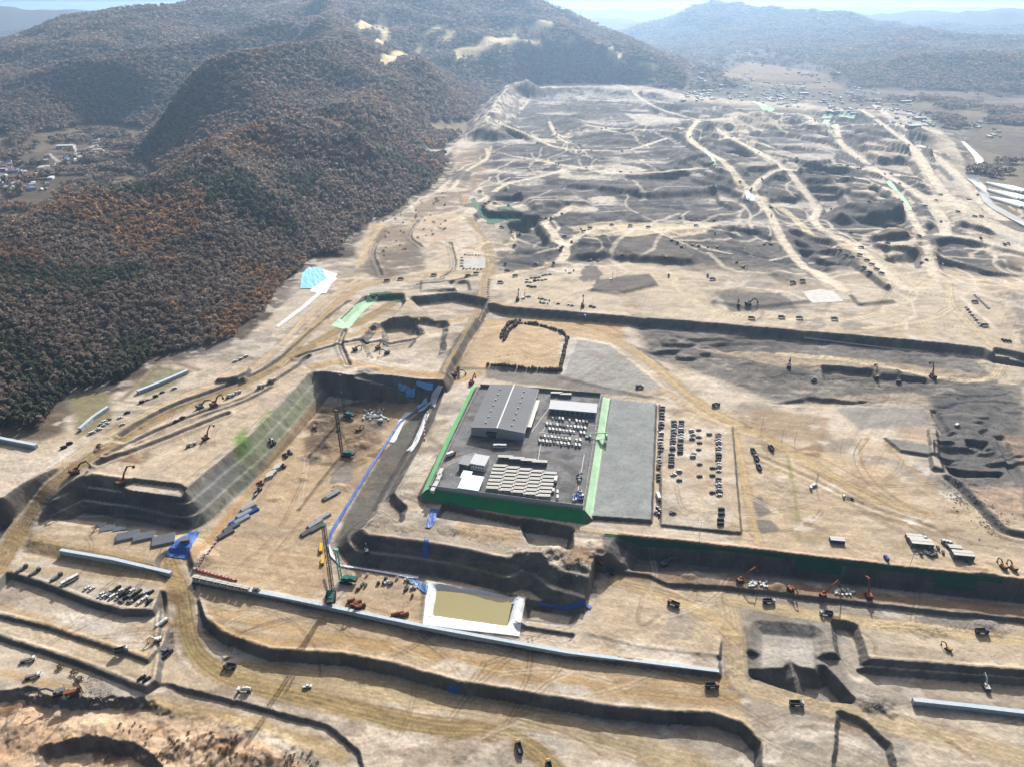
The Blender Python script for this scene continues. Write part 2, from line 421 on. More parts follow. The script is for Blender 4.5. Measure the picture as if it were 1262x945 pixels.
cut([(935, 184), (1030, 186), (1030, 198), (955, 208)], 10, 12)
cut([(1035, 205), (1060, 222), (1030, 226), (1000, 222)], -8, 10)
cut([(862, 160), (880, 158), (885, 166), (868, 168)], 9, 14)
cut([(890, 160), (920, 158), (926, 166), (896, 168)], -9, 12)
cut([(830, 190), (870, 186), (880, 200), (840, 204)], 10, 14)
cut([(880, 190), (905, 185), (930, 205), (915, 212)], -9, 12)
cut([(1010, 160), (1050, 158), (1056, 166), (1016, 168)], -8, 12)
cut([(1060, 180), (1100, 178), (1120, 195), (1080, 196)], 9, 14)
cut([(1080, 240), (1110, 240), (1125, 256), (1090, 258)], -9, 12)
cut([(700, 228), (790, 224), (880, 232), (800, 240)], 9, 14)
cut([(640, 240), (700, 238), (720, 252), (660, 258)], 8, 14)
cut([(630, 270), (660, 268), (672, 300), (650, 305), (635, 290)], -13, 10)
cut([(600, 240), (640, 242), (642, 248), (605, 248)], -8, 5)
cut([(584, 250), (600, 262), (640, 264), (650, 275), (620, 282), (590, 272)], -10, 8)
cut([(700, 300), (740, 296), (745, 315), (705, 318)], 8, 12)
cut([(1090, 288), (1140, 290), (1150, 306), (1100, 312)], 9, 14)
cut([(985, 300), (1030, 305), (1040, 322), (1000, 320)], -9, 10)
cut([(1060, 318), (1100, 350), (1092, 356), (1050, 322)], 6, 7)
# haul roads of the far site, graded into the ground
FAR_ROADS = [(12, [(606, 160), (650, 172), (695, 186), (740, 188), (777, 186), (825, 171)]), (13, [(755, 104), (771, 109), (807, 133), (866, 151), (901, 151), (942, 145)]),
    (15, [(860, 151), (848, 174), (872, 198), (895, 215), (912, 232), (925, 239), (948, 262), (966, 292), (990, 320), (1007, 333), (1040, 358)]), (15, [(878, 162), (931, 192), (966, 215), (985, 232), (1007, 251), (1004, 268), (1015, 282), (1049, 298), (1080, 325), (1107, 351), (1126, 360)]),
    (12, [(925, 239), (940, 226), (966, 218), (1007, 218), (1066, 220)]), (16, [(1031, 151), (1037, 174), (1060, 192), (1084, 210), (1131, 239), (1161, 269), (1166, 292)]),
    (18, [(1060, 136), (1084, 151), (1113, 174), (1131, 192), (1155, 233), (1190, 265), (1230, 288), (1290, 308)]), (14, [(1135, 178), (1161, 198), (1196, 233), (1243, 274), (1290, 290)]),
    (12, [(578, 252), (595, 245), (624, 227), (671, 216), (713, 206), (766, 215), (872, 213)]), (11, [(677, 151), (689, 171), (718, 182)]), (10, [(700, 165), (754, 162), (825, 168)]),
    (13, [(580, 262), (585, 252), (600, 252), (625, 258), (640, 256)]), (13, [(690, 322), (697, 308), (684, 290), (672, 272), (690, 264), (702, 256)]), (14, [(694, 308), (712, 292), (740, 282), (800, 284), (850, 280), (880, 277)]),
    (12, [(940, 145), (985, 140), (1000, 148), (980, 158), (930, 156)]), (12, [(1066, 220), (1100, 236), (1120, 262), (1140, 300), (1150, 340)]), (12, [(1166, 292), (1130, 300), (1090, 302)]), (12, [(1166, 292), (1215, 300), (1290, 318)]),
    (9, [(600, 186), (600, 198), (575, 212), (556, 236)]), (9, [(640, 196), (690, 204), (720, 208)]), (10, [(885, 176), (905, 172), (935, 176), (960, 186)]), (10, [(1084, 210), (1060, 206), (1035, 200)])]
FAR_PATHS = []
for wd, pts in FAR_ROADS:
    P = smooth_line([plan(a, b, 36) for a, b in pts], 6)
    xs, ys = np.array([p[0] for p in P]), np.array([p[1] for p in P])
    r = np.clip(np.interp(ys, YR, np.arange(NR)).astype(int), 0, NR - 1)
    c = np.clip(((xs / (ys * HALF_A + HALF_B) - UC[0]) / (UC[1] - UC[0])).astype(int), 0, NC - 1)
    zz = ZS[r, c]
    k = 7
    zz = np.convolve(np.pad(zz, k, mode='edge'), np.ones(2 * k + 1) / (2 * k + 1), 'valid') + 1.2
    m = wd + 14
    win = grid_window(xs.min() - m, xs.max() + m, ys.min() - m, ys.max() + m)
    d, _, _, v = dist_line(P, GX[win], GY[win], list(zz))
    t = sstep(wd * .7, wd * .7 + 11, d)
    ZS[win] = v * (1 - t) + ZS[win] * t
    FAR_PATHS.append((wd, P))
ZT = ZS + MT * FOOT
# small roughness everywhere
_r1 = fbm(GX / 9, GY / 9, 81, 3) - .5
_r2 = fbm(GX / 30, GY / 30, 83, 3) - .5
ROCKY = np.clip(FARM * .8 + GREYM * .6, 0, 1)
_pad = sstep(3, 9, np.minimum(sdf_poly([plan(a, b, 34.5) for a, b in [(590, 475), (742, 487), (720, 628), (527, 602)]], GX, GY), sdf_poly([plan(a, b, 30.5) for a, b in [(753, 491), (808, 497), (802, 640), (730, 635)]], GX, GY)))
ZT = ZT + _pad * ((fbm(GX / 3.2, GY / 3.2, 85, 2) - .5) * .55 * sstep(.42, .6, fbm(GX / 40, GY / 28, 87, 3)) * sstep(900, 650, GY) + _r1 * (0.55 + 1.8 * ROCKY) + _r2 * (0.8 + 1.8 * ROCKY)) * np.clip(1.2 - GY / 9000, 0.1, 1)
GROUGH = [plan(a, b, -3) for a, b in [(-200, 880), (20, 862), (90, 878), (150, 872), (240, 890), (330, 915), (380, 945), (380, 1200), (-300, 1200)]]
_dr = sstep(4, -10, sdf_poly(GROUGH, GX, GY))
ZT = ZT + _dr * ((fbm(GX / 7, GY / 10, 91, 4) - .5) * 3.4)

def ground(x, y):
    """terrain height at plan points"""
    x, y = np.asarray(x, float), np.asarray(y, float)
    r = np.interp(y, YR, np.arange(NR))
    c = (x / (y * HALF_A + HALF_B) - UC[0]) / (UC[1] - UC[0])
    r = np.clip(r, 0, NR - 1.001)
    c = np.clip(c, 0, NC - 1.001)
    r0, c0 = r.astype(int), c.astype(int)
    fr, fc = r - r0, c - c0
    return (ZT[r0, c0] * (1 - fr) + ZT[r0 + 1, c0] * fr) * (1 - fc) + (ZT[r0, c0 + 1] * (1 - fr) + ZT[r0 + 1, c0 + 1] * fr) * fc

_TY = np.concatenate([np.arange(140, 1600, 0.8), np.geomspace(1600, 28000, 2500)])
def at(px, py):
    """the ground point seen at a photo position"""
    d = ray(px, py)
    t = _TY / d[1]
    zr = CAM_H + d[2] * t
    g = ground(d[0] * t, _TY)
    k = np.nonzero(zr <= g)[0]
    k = int(k[0]) if len(k) else len(_TY) - 1
    if k > 0:
        a, b = zr[k - 1] - g[k - 1], zr[k] - g[k]
        f = a / (a - b) if a != b else 0
        Y = _TY[k - 1] + (_TY[k] - _TY[k - 1]) * f
    else:
        Y = _TY[0]
    x = d[0] * Y / d[1]
    return Vector((x, Y, float(ground(x, Y))))
# ------------------------------------------------------------------ what the ground is made of (base colours only)
SAND, TAN, ROADC, GREYG = alb(216, 200, 178), alb(202, 178, 144), alb(186, 168, 138), alb(150, 146, 140)
ROCK, DARKR, CHALK, SOIL = alb(104, 101, 101), alb(66, 65, 69), alb(226, 219, 208), alb(140, 110, 82)
PALE, SLATE, FORESTF, FIELD = alb(214, 206, 196), alb(108, 108, 110), alb(92, 76, 62), alb(132, 118, 100)

def lerp(a, b, t):
    return a + (b - a) * t[..., None]

x, y = GX, GY
n1 = fbm(x / 95, y / 48, 101, 4)
n2 = fbm(x / 22, y / 14, 103, 4)
n3 = fbm(x / 260, y / 200, 105, 3)
C = np.zeros(GX.shape + (3,)) + SAND
C = lerp(C, TAN, sstep(.42, .68, n1) * .75)
C = lerp(C, PALE, sstep(.55, .8, n2) * .6)
C = lerp(C, GREYG, sstep(.58, .78, n3) * .5)
# far plateau: broken grey rock with pale dusty benches
g1 = fbm(x / 70, y / 32, 111, 5)
g2 = fbm(x / 17, y / 9, 113, 4)
rk = lerp(np.zeros_like(C) + ROCK, DARKR, sstep(.4, .7, g1))
rk = lerp(rk, GREYG, sstep(.52, .75, g2) * .5)
rk = lerp(rk, PALE, sstep(.57, .70, fbm(x / 140, y / 55, 115, 4)) * .75)
fine = fbm(x / 9, y / 4, 117, 3)
rk = rk * (1 + (fine[..., None] - .5) * .9)
C = lerp(C, rk, FARM)
gy = lerp(np.zeros_like(C) + alb(122, 119, 116), ROCK, sstep(.4, .7, g1))
gy = lerp(gy, PALE, sstep(.62, .8, g2) * .3)
gy = gy * (1 + (fbm(x / 6, y / 3, 119, 3)[..., None] - .5) * .6)
C = lerp(C, gy, GREYM * .95)
# steep cut faces show the grey rock
dzx = np.gradient(ZT, axis=1) / np.maximum(np.gradient(GX, axis=1), .1)
dzy = np.gradient(ZT, axis=0) / np.maximum(np.gradient(GY, axis=0), .1)
SLOPE = np.hypot(dzx, dzy)
face = lerp(np.zeros_like(C) + alb(150, 143, 134), DARKR, sstep(.35, .7, n2) * .6)
C = lerp(C, face, sstep(.32, .6, SLOPE) * (1 - FOOT) * .85)
# beyond the site: leaf litter under the woods, winter fields in the valleys
OUT = sstep(-4, 6, OUTSIDE)
cell = vnoise(np.floor(x / 90 + .3 * np.floor(y / 60)), np.floor(y / 60), 5) if False else _hash(np.floor(x / 95 + .4 * np.floor(y / 70)).astype(np.int64), np.floor(y / 70).astype(np.int64), 7)
fld = lerp(np.zeros_like(C) + alb(104, 92, 80), alb(140, 126, 106), cell)
fld = lerp(fld, alb(84, 80, 74), sstep(.5, .7, fbm(x / 300, y / 200, 121, 4)) * .8)
offs = lerp(fld, FORESTF, sstep(3, 14, MT * FOOT + (OUTSIDE < 60) * 8))
C = lerp(C, offs, OUT)
WOOD = OUT * sstep(4, 14, MT * FOOT + np.where((OUTSIDE > 0) & (OUTSIDE < 150) & (GX < 120), 12 * sstep(0, 30, OUTSIDE), 0))

# copses and tree rows on the valley floor
_cop = fbm(x / 170, y / 110, 151, 4)
WOOD = np.maximum(WOOD, OUT * VILLAGE * sstep(.52, .56, fbm(x / 60, y / 45, 155, 3)))
WOOD = np.maximum(WOOD, OUT * sstep(.60, .63, _cop) * (GX > 250) * (GY > 1300))
def world(pts):
    return [tuple(at(a, b))[:2] for a, b in pts]

def paint(poly, col, feather=1.5, rough=1.2, mix=1.0, scale=9.0, patch=None, seed=31):
    P = world(poly)
    m = feather + rough + 2
    win = grid_window(min(p[0] for p in P) - m, max(p[0] for p in P) + m, min(p[1] for p in P) - m, max(p[1] for p in P) + m)
    if win is None:
        return
    d = sdf_poly(P, GX[win], GY[win]) + (fbm(GX[win] / scale, GY[win] / scale, seed, 3) - .5) * 2 * rough
    k = sstep(feather, -feather, d) * mix
    if patch:
        k = k * sstep(patch[0], patch[1], fbm(GX[win] / patch[2], GY[win] / patch[2] * 1.6, seed + 3, 4))
    C[win] = lerp(C[win], col, k)
    WOOD[win] = WOOD[win] * (1 - k * (mix > .6))
    return win, k

def road(pts, width, col=None, ruts=.2, feather=1.2, mix=.95, edge=True, seed=37, P=None):
    col = ROADC if col is None else col
    if P is None and sum(q[1] for q in pts) / len(pts) < 330:
        width, edge, mix = width * 1.5, False, .97
    P = P or smooth_line(world(pts), 5)
    m = width * 1.2 + 6
    win = grid_window(min(p[0] for p in P) - m, max(p[0] for p in P) + m, min(p[1] for p in P) - m, max(p[1] for p in P) + m)
    if win is None:
        return
    d, s, run, _ = dist_line(P, GX[win], GY[win])
    dd = d + (fbm(GX[win] / 11, GY[win] / 11, seed, 3) - .5) * min(3, width * .25)
    k = sstep(width / 2 + feather, width / 2 - feather, dd)
    sd = d * s
    rr = np.sin(sd * 2.3 + 2.2 * fbm(run / 60, sd / 9, seed + 5, 3) * 6) * ruts + (fbm(run / 45, sd / 1.1, seed + 9, 2) - .5) * ruts * 2.2
    cc = np.clip(col * (1 + rr[..., None]), 0, .86)
    if edge:                                                        # windrows of loose soil along the edges
        e = np.exp(-((d - width / 2 - .8) / 1.0) ** 2) * .5
        C[win] = lerp(C[win], SOIL * .9, e * mix * .7)
    C[win] = C[win] + (cc - C[win]) * (k * mix)[..., None]
    WOOD[win] = WOOD[win] * (1 - k)

# blotches of grey gravel, damp clay and pale dust
_s = (1 - FOOT) * _pad * (1 - FARM) * (1 - GREYM * .8)
C = lerp(C, GREYG, _s * sstep(.56, .70, fbm(x / 55, y / 30, 181, 4)) * .6)
C = lerp(C, alb(150, 132, 112), _s * sstep(.60, .72, fbm(x / 30, y / 14, 183, 4)) * .6)
C = lerp(C, alb(232, 222, 206), _s * sstep(.60, .70, fbm(x / 26, y / 12, 185, 4)) * .6)
# --- large areas
paint([(243, 733), (300, 800), (640, 852), (880, 882), (940, 915), (890, 832), (700, 806), (520, 773), (238, 716)], alb(205, 178, 138), 3, 3, .7)
paint([(240, 700), (400, 500), (470, 480), (520, 490), (405, 650), (405, 720), (380, 740)], alb(200, 168, 122), 3, 4, .8)
paint([(60, 640), (230, 665), (390, 480), (240, 690), (30, 690)], alb(205, 176, 132), 3, 3, .6)
paint([(100, 585), (228, 603), (385, 456), (330, 450), (140, 556)], alb(214, 190, 160), 3, 3, .8)
paint([(910, 540), (1040, 560), (1180, 610), (1262, 660), (1262, 712), (900, 670)], alb(208, 182, 142), 4, 4, .7)
paint([(600, 392), (768, 400), (760, 425), (690, 410), (690, 455), (560, 456)], alb(212, 178, 128), 3, 3, .8)
paint([(640, 390), (768, 395), (772, 420), (700, 405)], alb(205, 168, 118), 3, 3, .8)
paint([(615, 345), (690, 340), (770, 322), (860, 335), (880, 380), (1060, 395), (1060, 405), (850, 393), (720, 383), (622, 374)], alb(214, 196, 168), 3, 4, .9)
paint([(735, 345), (800, 338), (812, 352), (770, 362), (728, 360)], ROCK, 2, 2, .9)
paint([(880, 360), (960, 362), (985, 380), (900, 385)], ROCK, 3, 3, .8)
paint([(550, 310), (600, 310), (600, 345), (520, 340), (500, 330)], alb(216, 198, 172), 3, 3, .9)
paint([(520, 268), (562, 262), (568, 288), (530, 300), (505, 290)], alb(214, 188, 156), 3, 3, .9)
paint([(520, 180), (560, 180), (550, 192), (525, 192)], PALE, 3, 3, .9)
paint([(455, 275), (478, 275), (480, 290), (440, 330), (445, 310)], alb(210, 186, 150), 2, 2, .8)
paint([(1080, 350), (1200, 345), (1262, 400), (1262, 500), (1200, 440), (1140, 400), (1060, 395)], alb(214, 198, 172), 4, 4, .85)
paint([(1190, 355), (1240, 352), (1262, 395), (1262, 440), (1215, 420)], alb(205, 186, 160), 3, 3, .6)
paint([(1244, 360), (1262, 365), (1262, 420)], GREYG, 3, 3, .8)
paint([(860, 430), (1100, 445), (1220, 462), (1215, 470), (1100, 458), (960, 452)], alb(205, 180, 145), 3, 4, .6)
paint([(990, 492), (1120, 482), (1145, 488), (1120, 500), (1000, 505)], alb(196, 176, 150), 3, 4, .7)
paint([(920, 500), (1020, 515), (1020, 545), (930, 535)], alb(176, 148, 116), 4, 5, .8)
paint([(1095, 520), (1148, 525), (1148, 545), (1110, 540)], alb(205, 176, 146), 3, 3, .8)
paint([(1092, 540), (1148, 546), (1150, 562), (1118, 560)], alb(150, 150, 148), 1, 1, .9)
paint([(1020, 500), (1140, 500), (1148, 522), (1060, 530)], alb(156, 156, 154), 3, 3, .8)
paint([(1195, 600), (1262, 600), (1262, 650), (1230, 640)], alb(196, 168, 140), 3, 3, .8)
paint([(1150, 490), (1262, 470), (1262, 590), (1170, 600)], SLATE, 4, 5, .75)
paint([(1230, 535), (1262, 535), (1262, 580)], alb(178, 150, 128), 2, 2, .7)
paint([(745, 710), (895, 725), (905, 790), (880, 806), (720, 778)], alb(208, 184, 148), 3, 4, .8)
paint([(830, 745), (860, 750), (850, 790), (800, 790)], GREYG, 3, 5, .5)
paint([(1035, 770), (1262, 790), (1262, 824), (1060, 812)], alb(218, 200, 170), 3, 3, .85)
paint([(748, 700), (1262, 748), (1262, 762), (748, 712)], alb(160, 128, 100), 2, 3, .85)
paint([(1130, 748), (1240, 760), (1240, 778), (1140, 770)], GREYG, 3, 4, .8)
paint([(930, 750), (1010, 757), (1010, 772), (920, 765)], alb(150, 146, 140), 2, 3, .8)
paint([(912, 770), (1030, 776), (1046, 860), (1000, 868), (925, 842)], alb(168, 163, 154), 2, 1, .9)
paint([(940, 781), (1000, 787), (1004, 824), (984, 822), (974, 812), (964, 822), (939, 822)], alb(196, 190, 180), 1, .6, .95)
paint([(966, 814), (976, 814), (992, 858), (976, 862), (964, 838)], alb(160, 156, 148), 1, 1, .9)
paint([(1008, 775), (1030, 780), (1050, 860), (1010, 850)], alb(166, 156, 142), 3, 2, .8)
paint([(905, 770), (935, 775), (934, 830), (918, 838)], alb(128, 124, 118), 3, 2, .8)
paint([(1095, 868), (1262, 882), (1262, 960), (1130, 960)], alb(212, 196, 172), 4, 4, .8)
paint([(440, 640), (470, 622), (540, 645), (640, 660), (735, 712), (560, 680), (450, 664)], alb(180, 166, 148), 3, 4, .7)
paint([(560, 640), (640, 652), (640, 670), (570, 665)], alb(200, 166, 122), 3, 4, .7)
paint([(690, 668), (745, 690), (740, 712), (700, 700)], alb(156, 118, 82), 3, 4, .8)
paint([(432, 700), (522, 716), (520, 768), (420, 748)], alb(206, 174, 130), 3, 3, .7)
paint([(378, 540), (400, 525), (420, 500), (470, 480), (500, 490), (480, 520), (430, 600)], alb(160, 130, 96), 4, 6, .7)
paint([(385, 510), (400, 500), (415, 520), (400, 560), (382, 570)], alb(120, 104, 92), 4, 6, .7)
paint([(448, 505), (476, 510), (470, 535), (445, 525)], GREYG, 1, 1, .9)
paint([(415, 570), (438, 570), (430, 596), (405, 596)], GREYG, 1, 1, .9)
# dark gravel slope along the blue fence, flank of the sand field, cut slope of the spoil shelf
paint([(530, 482), (545, 474), (520, 545), (490, 590), (440, 655), (425, 680), (410, 668), (440, 610), (490, 530)], alb(108, 105, 98), 2, 1, .97)
paint([(600, 376), (590, 386), (548, 466), (538, 464), (560, 420)], alb(92, 90, 88), 2, 1.5, .95)
paint([(600, 452), (690, 458), (790, 486), (820, 492), (740, 486), (598, 466)], alb(138, 134, 128), 2, 2, .9)
paint([(712, 420), (752, 426), (818, 480), (760, 482), (692, 462)], alb(172, 174, 172), 2, 2, .9)
paint([(700, 420), (712, 420), (694, 462), (686, 460)], alb(206, 204, 200), 1, 1, .9)
paint([(800, 432), (822, 455), (830, 462), (770, 424)], SLATE, 3, 3, .8)
paint([(955, 835), (990, 850), (1000, 868), (950, 852)], alb(150, 146, 140), 2, 2, .8)
# the site's soil is a greyish granite sand: pull the tans together
_s = (1 - FOOT) * _pad
_lum = C @ np.array([.3, .59, .11])
C = lerp(C, _lum[..., None] * np.array([1.05, 1.0, .92]), _s * .24 * (1 - FARM * .6))
C = lerp(C, GREYG, _s * sstep(.56, .70, fbm(x / 55, y / 30, 187, 4)) * .28 * (1 - FARM) * (1 - GREYM))
C = lerp(C, alb(150, 132, 112), _s * sstep(.60, .72, fbm(x / 30, y / 14, 189, 4)) * .3 * (1 - FARM) * (1 - GREYM))
for q in ([(-20, 240), (0, 236), (60, 214), (115, 190), (140, 174), (110, 170), (60, 184), (20, 200), (-20, 195)],):
    paint(q, alb(98, 92, 82), 8, 10, .8, scale=30, patch=(.3, .55, 30))
for q in ([(0, 232), (30, 220), (60, 206), (90, 192), (120, 178)], [(5, 205), (30, 215), (50, 222)], [(60, 190), (75, 202)], [(90, 180), (100, 195)]):
    road(q, 5, alb(206, 200, 190), .05, 2, .9, False)
paint([(850, 60), (940, 60), (1010, 80), (1060, 105), (1150, 140), (1170, 165), (1080, 140), (980, 128), (880, 122), (840, 100)], alb(104, 98, 92), 20, 20, .8, scale=60, patch=(.3, .55, 60))
paint([(1180, 140), (1262, 160), (1400, 200), (1400, 260), (1262, 230), (1200, 190)], alb(112, 102, 90), 14, 14, .8, scale=50, patch=(.25, .5, 60))
# pads
paint([(590, 476), (742, 488), (720, 627), (527, 601)], alb(132, 133, 136), .6, .2, 1)
paint([(753, 491), (808, 497), (802, 640), (730, 635)], alb(158, 164, 164), .8, .4, 1)
paint([(753, 491), (808, 497), (802, 640), (730, 635)], alb(176, 180, 178), 4, 3, .6, patch=(.5, .7, 40))
paint([(590, 476), (742, 488), (720, 627), (527, 601)], alb(150, 150, 150), .6, .2, .7, patch=(.42, .66, 16))
paint([(590, 476), (742, 488), (720, 627), (527, 601)], alb(98, 99, 102), .6, .2, .7, patch=(.5, .72, 9), seed=77)
road([(540, 560), (600, 556), (660, 562), (705, 580), (700, 615)], 7, alb(108, 108, 110), .2, 2, .5, False)
road([(668, 480), (662, 530), (650, 556)], 6, alb(146, 144, 142), .2, 2, .5, False)
# embankment: gravel and new grass on the side slope
paint([(229, 606), (300, 548), (386, 456), (398, 482), (380, 512), (330, 578), (262, 640), (236, 660)], alb(166, 166, 154), 3, 2, .95)
paint([(229, 606), (300, 548), (386, 456), (398, 482), (380, 512), (330, 578), (262, 640), (236, 660)], alb(120, 120, 112), 3, 2, .7, patch=(.5, .62, 5), seed=91)
paint([(300, 552), (386, 458), (396, 480), (380, 510), (330, 575), (290, 600), (262, 600)], alb(144, 154, 116), 4, 5, .6, patch=(.3, .6, 12))
paint([(288, 540), (300, 530), (314, 542), (304, 566), (290, 562)], alb(108, 152, 62), 5, 4, .9, patch=(.2, .5, 8))
paint([(318, 515), (334, 505), (336, 520), (322, 530)], alb(120, 160, 80), 4, 4, .6, patch=(.3, .6, 8))
paint([(250, 590), (286, 566), (296, 580), (250, 632), (236, 630)], alb(150, 150, 150), 3, 3, .85)
paint([(60, 606), (228, 612), (232, 655), (130, 644), (58, 626)], alb(120, 124, 122), 3, 1, .85)
for q in ([(80, 612), (150, 622), (228, 634), (246, 628)], [(66, 622), (150, 634), (228, 648), (248, 636)]):
    road(q, 1.0, alb(196, 190, 180), 0, .5, .9, False)
paint([(384, 458), (430, 464), (540, 470), (520, 486), (400, 482)], alb(104, 104, 104), 2, 1, .9)
paint([(430, 694), (445, 658), (640, 690), (735, 720), (738, 736), (530, 714)], alb(110, 112, 110), 2, 1.5, .85)
paint([(530, 686), (625, 700), (625, 712), (560, 706)], alb(96, 110, 78), 2, 2, .8)
for q in ([(432, 668), (520, 682), (640, 702), (730, 726)],):
    road(q, 1.2, alb(176, 166, 150), 0, .5, .8, False)
# long wall: faces in a darker grey, with green sheeting along the top
paint([(740, 657), (900, 676), (1262, 716), (1262, 742), (900, 706), (745, 692)], alb(112, 108, 108), 2, .5, .9)
paint([(924, 614), (938, 612), (952, 632), (936, 637)], GREYG * .8, 1, 1, .9)
paint([(930, 641), (950, 640), (962, 654), (938, 658)], GREYG * .8, 1, 1, .9)
road([(1168, 590), (1184, 602), (1196, 615), (1210, 628), (1222, 642), (1240, 656), (1270, 662)], 8, alb(88, 86, 86), .25, 2, .9, False)
paint([(1040, 452), (1100, 452), (1140, 462), (1130, 474), (1040, 468)], alb(92, 90, 90), 4, 5, .7)
paint([(940, 455), (990, 452), (1005, 470), (950, 474)], alb(96, 94, 92), 4, 6, .7)
paint([(925, 545), (960, 540), (985, 556), (950, 566)], alb(128, 100, 76), 4, 6, .6, patch=(.3, .5, 8))
paint([(380, 485), (470, 488), (478, 560), (420, 580), (375, 560)], alb(122, 104, 86), 5, 8, .8, patch=(.35, .55, 10))
paint([(385, 500), (440, 490), (450, 540), (400, 560)], alb(86, 78, 70), 3, 5, .8, patch=(.5, .62, 7))
# forest clearings, fields
paint([(88, 490), (100, 480), (135, 482), (140, 510), (120, 528), (96, 540)], alb(146, 138, 104), 4, 4, .9)
paint([(165, 470), (195, 450), (235, 458), (215, 476), (180, 488)], alb(128, 126, 98), 4, 4, .8)
road([(150, 492), (170, 474), (190, 452), (205, 446), (245, 456)], 4, alb(150, 136, 118), .1)
paint([(0, 545), (40, 552), (48, 575), (0, 590)], alb(206, 194, 176), 3, 3, .8)
paint([(325, 400), (350, 375), (376, 350), (396, 368), (380, 385), (340, 415)], alb(206, 194, 178), 3, 3, .85)
for q in ([(449, 46), (472, 34), (480, 38), (456, 50)], [(470, 54), (492, 48), (495, 51), (474, 58)], [(488, 60), (516, 50), (520, 54), (496, 62)], [(520, 40), (545, 33), (548, 36), (524, 43)], [(540, 48), (556, 38), (562, 40), (558, 48)],
          [(602, 36), (640, 32), (642, 38), (630, 40)], [(510, 60), (535, 58), (530, 63)], [(640, 50), (665, 48), (665, 54)], [(750, 66), (762, 66), (764, 72), (752, 72)], [(786, 80), (810, 79), (808, 84)], [(500, 28), (516, 27), (515, 31)], [(440, 30), (470, 22), (476, 28), (446, 38)], [(560, 62), (600, 54), (604, 62), (566, 70)], [(600, 48), (632, 44), (636, 50), (604, 54)], [(470, 74), (500, 66), (504, 72), (476, 80)], [(650, 34), (676, 30), (680, 36), (654, 40)], [(690, 50), (705, 48), (700, 53)]):
    gx, gy_ = sum(p[0] for p in q) / len(q), sum(p[1] for p in q) / len(q)
    paint([(gx + (a - gx) * 1.25, gy_ + (b - gy_) * 1.7) for a, b in q], alb(240, 222, 176), 14, 14, 1, scale=60)
paint([(530, 150), (580, 148), (575, 162), (530, 160)], alb(150, 134, 112), 4, 4, .9)
paint([(1190, 180), (1262, 200), (1262, 290), (1240, 280), (1205, 230)], alb(150, 138, 116), 4, 4, .6)
paint([(920, 75), (1020, 92), (1040, 110), (960, 108), (880, 90)], alb(166, 142, 112), 10, 10, .7, scale=40)
# quarry hill and pale cuts of the far site
paint([(560, 178), (600, 140), (625, 114), (655, 116), (640, 140), (610, 165), (575, 182)], alb(226, 216, 202), 3, 4, .85)
paint([(640, 118), (760, 108), (840, 118), (830, 128), (720, 124), (660, 128)], alb(206, 200, 192), 5, 6, .7, patch=(.35, .6, 40))
paint([(770, 140), (830, 140), (840, 155), (790, 155)], alb(220, 212, 198), 4, 5, .8)
paint([(690, 205), (760, 200), (800, 210), (760, 222), (690, 220)], alb(216, 208, 194), 4, 5, .85)
paint([(700, 210), (745, 206), (740, 216), (705, 216)], ROCK, 4, 3, .8)
paint([(860, 150), (910, 138), (960, 150), (900, 168)], alb(222, 210, 190), 4, 6, .85)
paint([(920, 185), (1030, 190), (1025, 200), (980, 205), (950, 205)], alb(190, 184, 172), 4, 4, .9)
paint([(960, 228), (1040, 225), (1060, 250), (1030, 255), (1000, 240)], alb(184, 174, 160), 4, 4, .85)
paint([(1035, 180), (1130, 190), (1140, 210), (1080, 205)], alb(208, 196, 178), 4, 5, .8)
paint([(1080, 130), (1140, 140), (1160, 165), (1110, 160)], alb(222, 214, 204), 4, 5, .8, patch=(.35, .55, 30))
paint([(1150, 190), (1190, 215), (1262, 290), (1262, 320), (1200, 300), (1150, 250), (1120, 200)], alb(214, 202, 184), 4, 5, .7)
paint([(700, 280), (760, 272), (880, 276), (870, 288), (780, 292), (720, 290)], alb(216, 200, 172), 3, 4, .9)
paint([(1080, 280), (1130, 285), (1160, 320), (1140, 330), (1090, 310)], alb(150, 128, 106), 4, 4, .8)
paint([(1040, 300), (1120, 300), (1150, 330), (1080, 345)], alb(204, 190, 168), 4, 5, .75)
paint([(745, 300), (800, 290), (860, 318), (850, 326), (760, 318)], alb(120, 112, 106), 4, 4, .8)

# cleared scrub slopes between the woods and the haul roads
paint([(452, 292), (490, 272), (520, 250), (548, 234), (562, 205), (560, 190), (600, 186), (604, 205), (575, 250), (560, 262), (522, 268), (500, 285), (520, 300), (525, 330), (470, 345), (440, 335), (470, 300)], alb(138, 120, 104), 8, 14, .75, scale=30, patch=(.25, .5, 22))
paint([(455, 310), (520, 300), (524, 332), (470, 346), (448, 338)], alb(116, 108, 100), 6, 10, .7, scale=22, patch=(.25, .5, 14))
# --- roads (photo points)
RD = alb(222, 204, 172)
road([(-30, 730), (0, 692), (22, 655), (42, 625), (62, 600), (95, 575), (130, 553), (175, 524), (235, 497), (290, 478), (345, 448), (395, 420), (440, 400), (470, 382), (492, 368)], 14, alb(168, 146, 110), .2)
road([(36, 600), (62, 578), (90, 557)], 7, alb(228, 222, 212), .05, 1, .9, False)
road([(20, 640), (45, 600), (75, 575), (110, 550), (170, 515), (235, 485), (300, 455), (345, 425), (385, 385), (420, 358), (440, 345)], 8, alb(208, 188, 158))
road([(345, 448), (372, 420), (420, 370), (455, 350), (500, 342), (545, 337), (590, 335), (604, 330)], 11, alb(190, 168, 130))
road([(385, 452), (430, 448), (470, 455), (545, 462), (590, 460)], 9, alb(200, 170, 128))
road([(395, 425), (450, 408), (500, 398), (560, 396), (578, 392)], 9, alb(194, 172, 134))
road([(545, 466), (568, 430), (582, 400), (594, 372), (598, 350), (604, 332), (602, 310), (588, 285), (576, 258), (572, 240)], 13, alb(182, 162, 128))
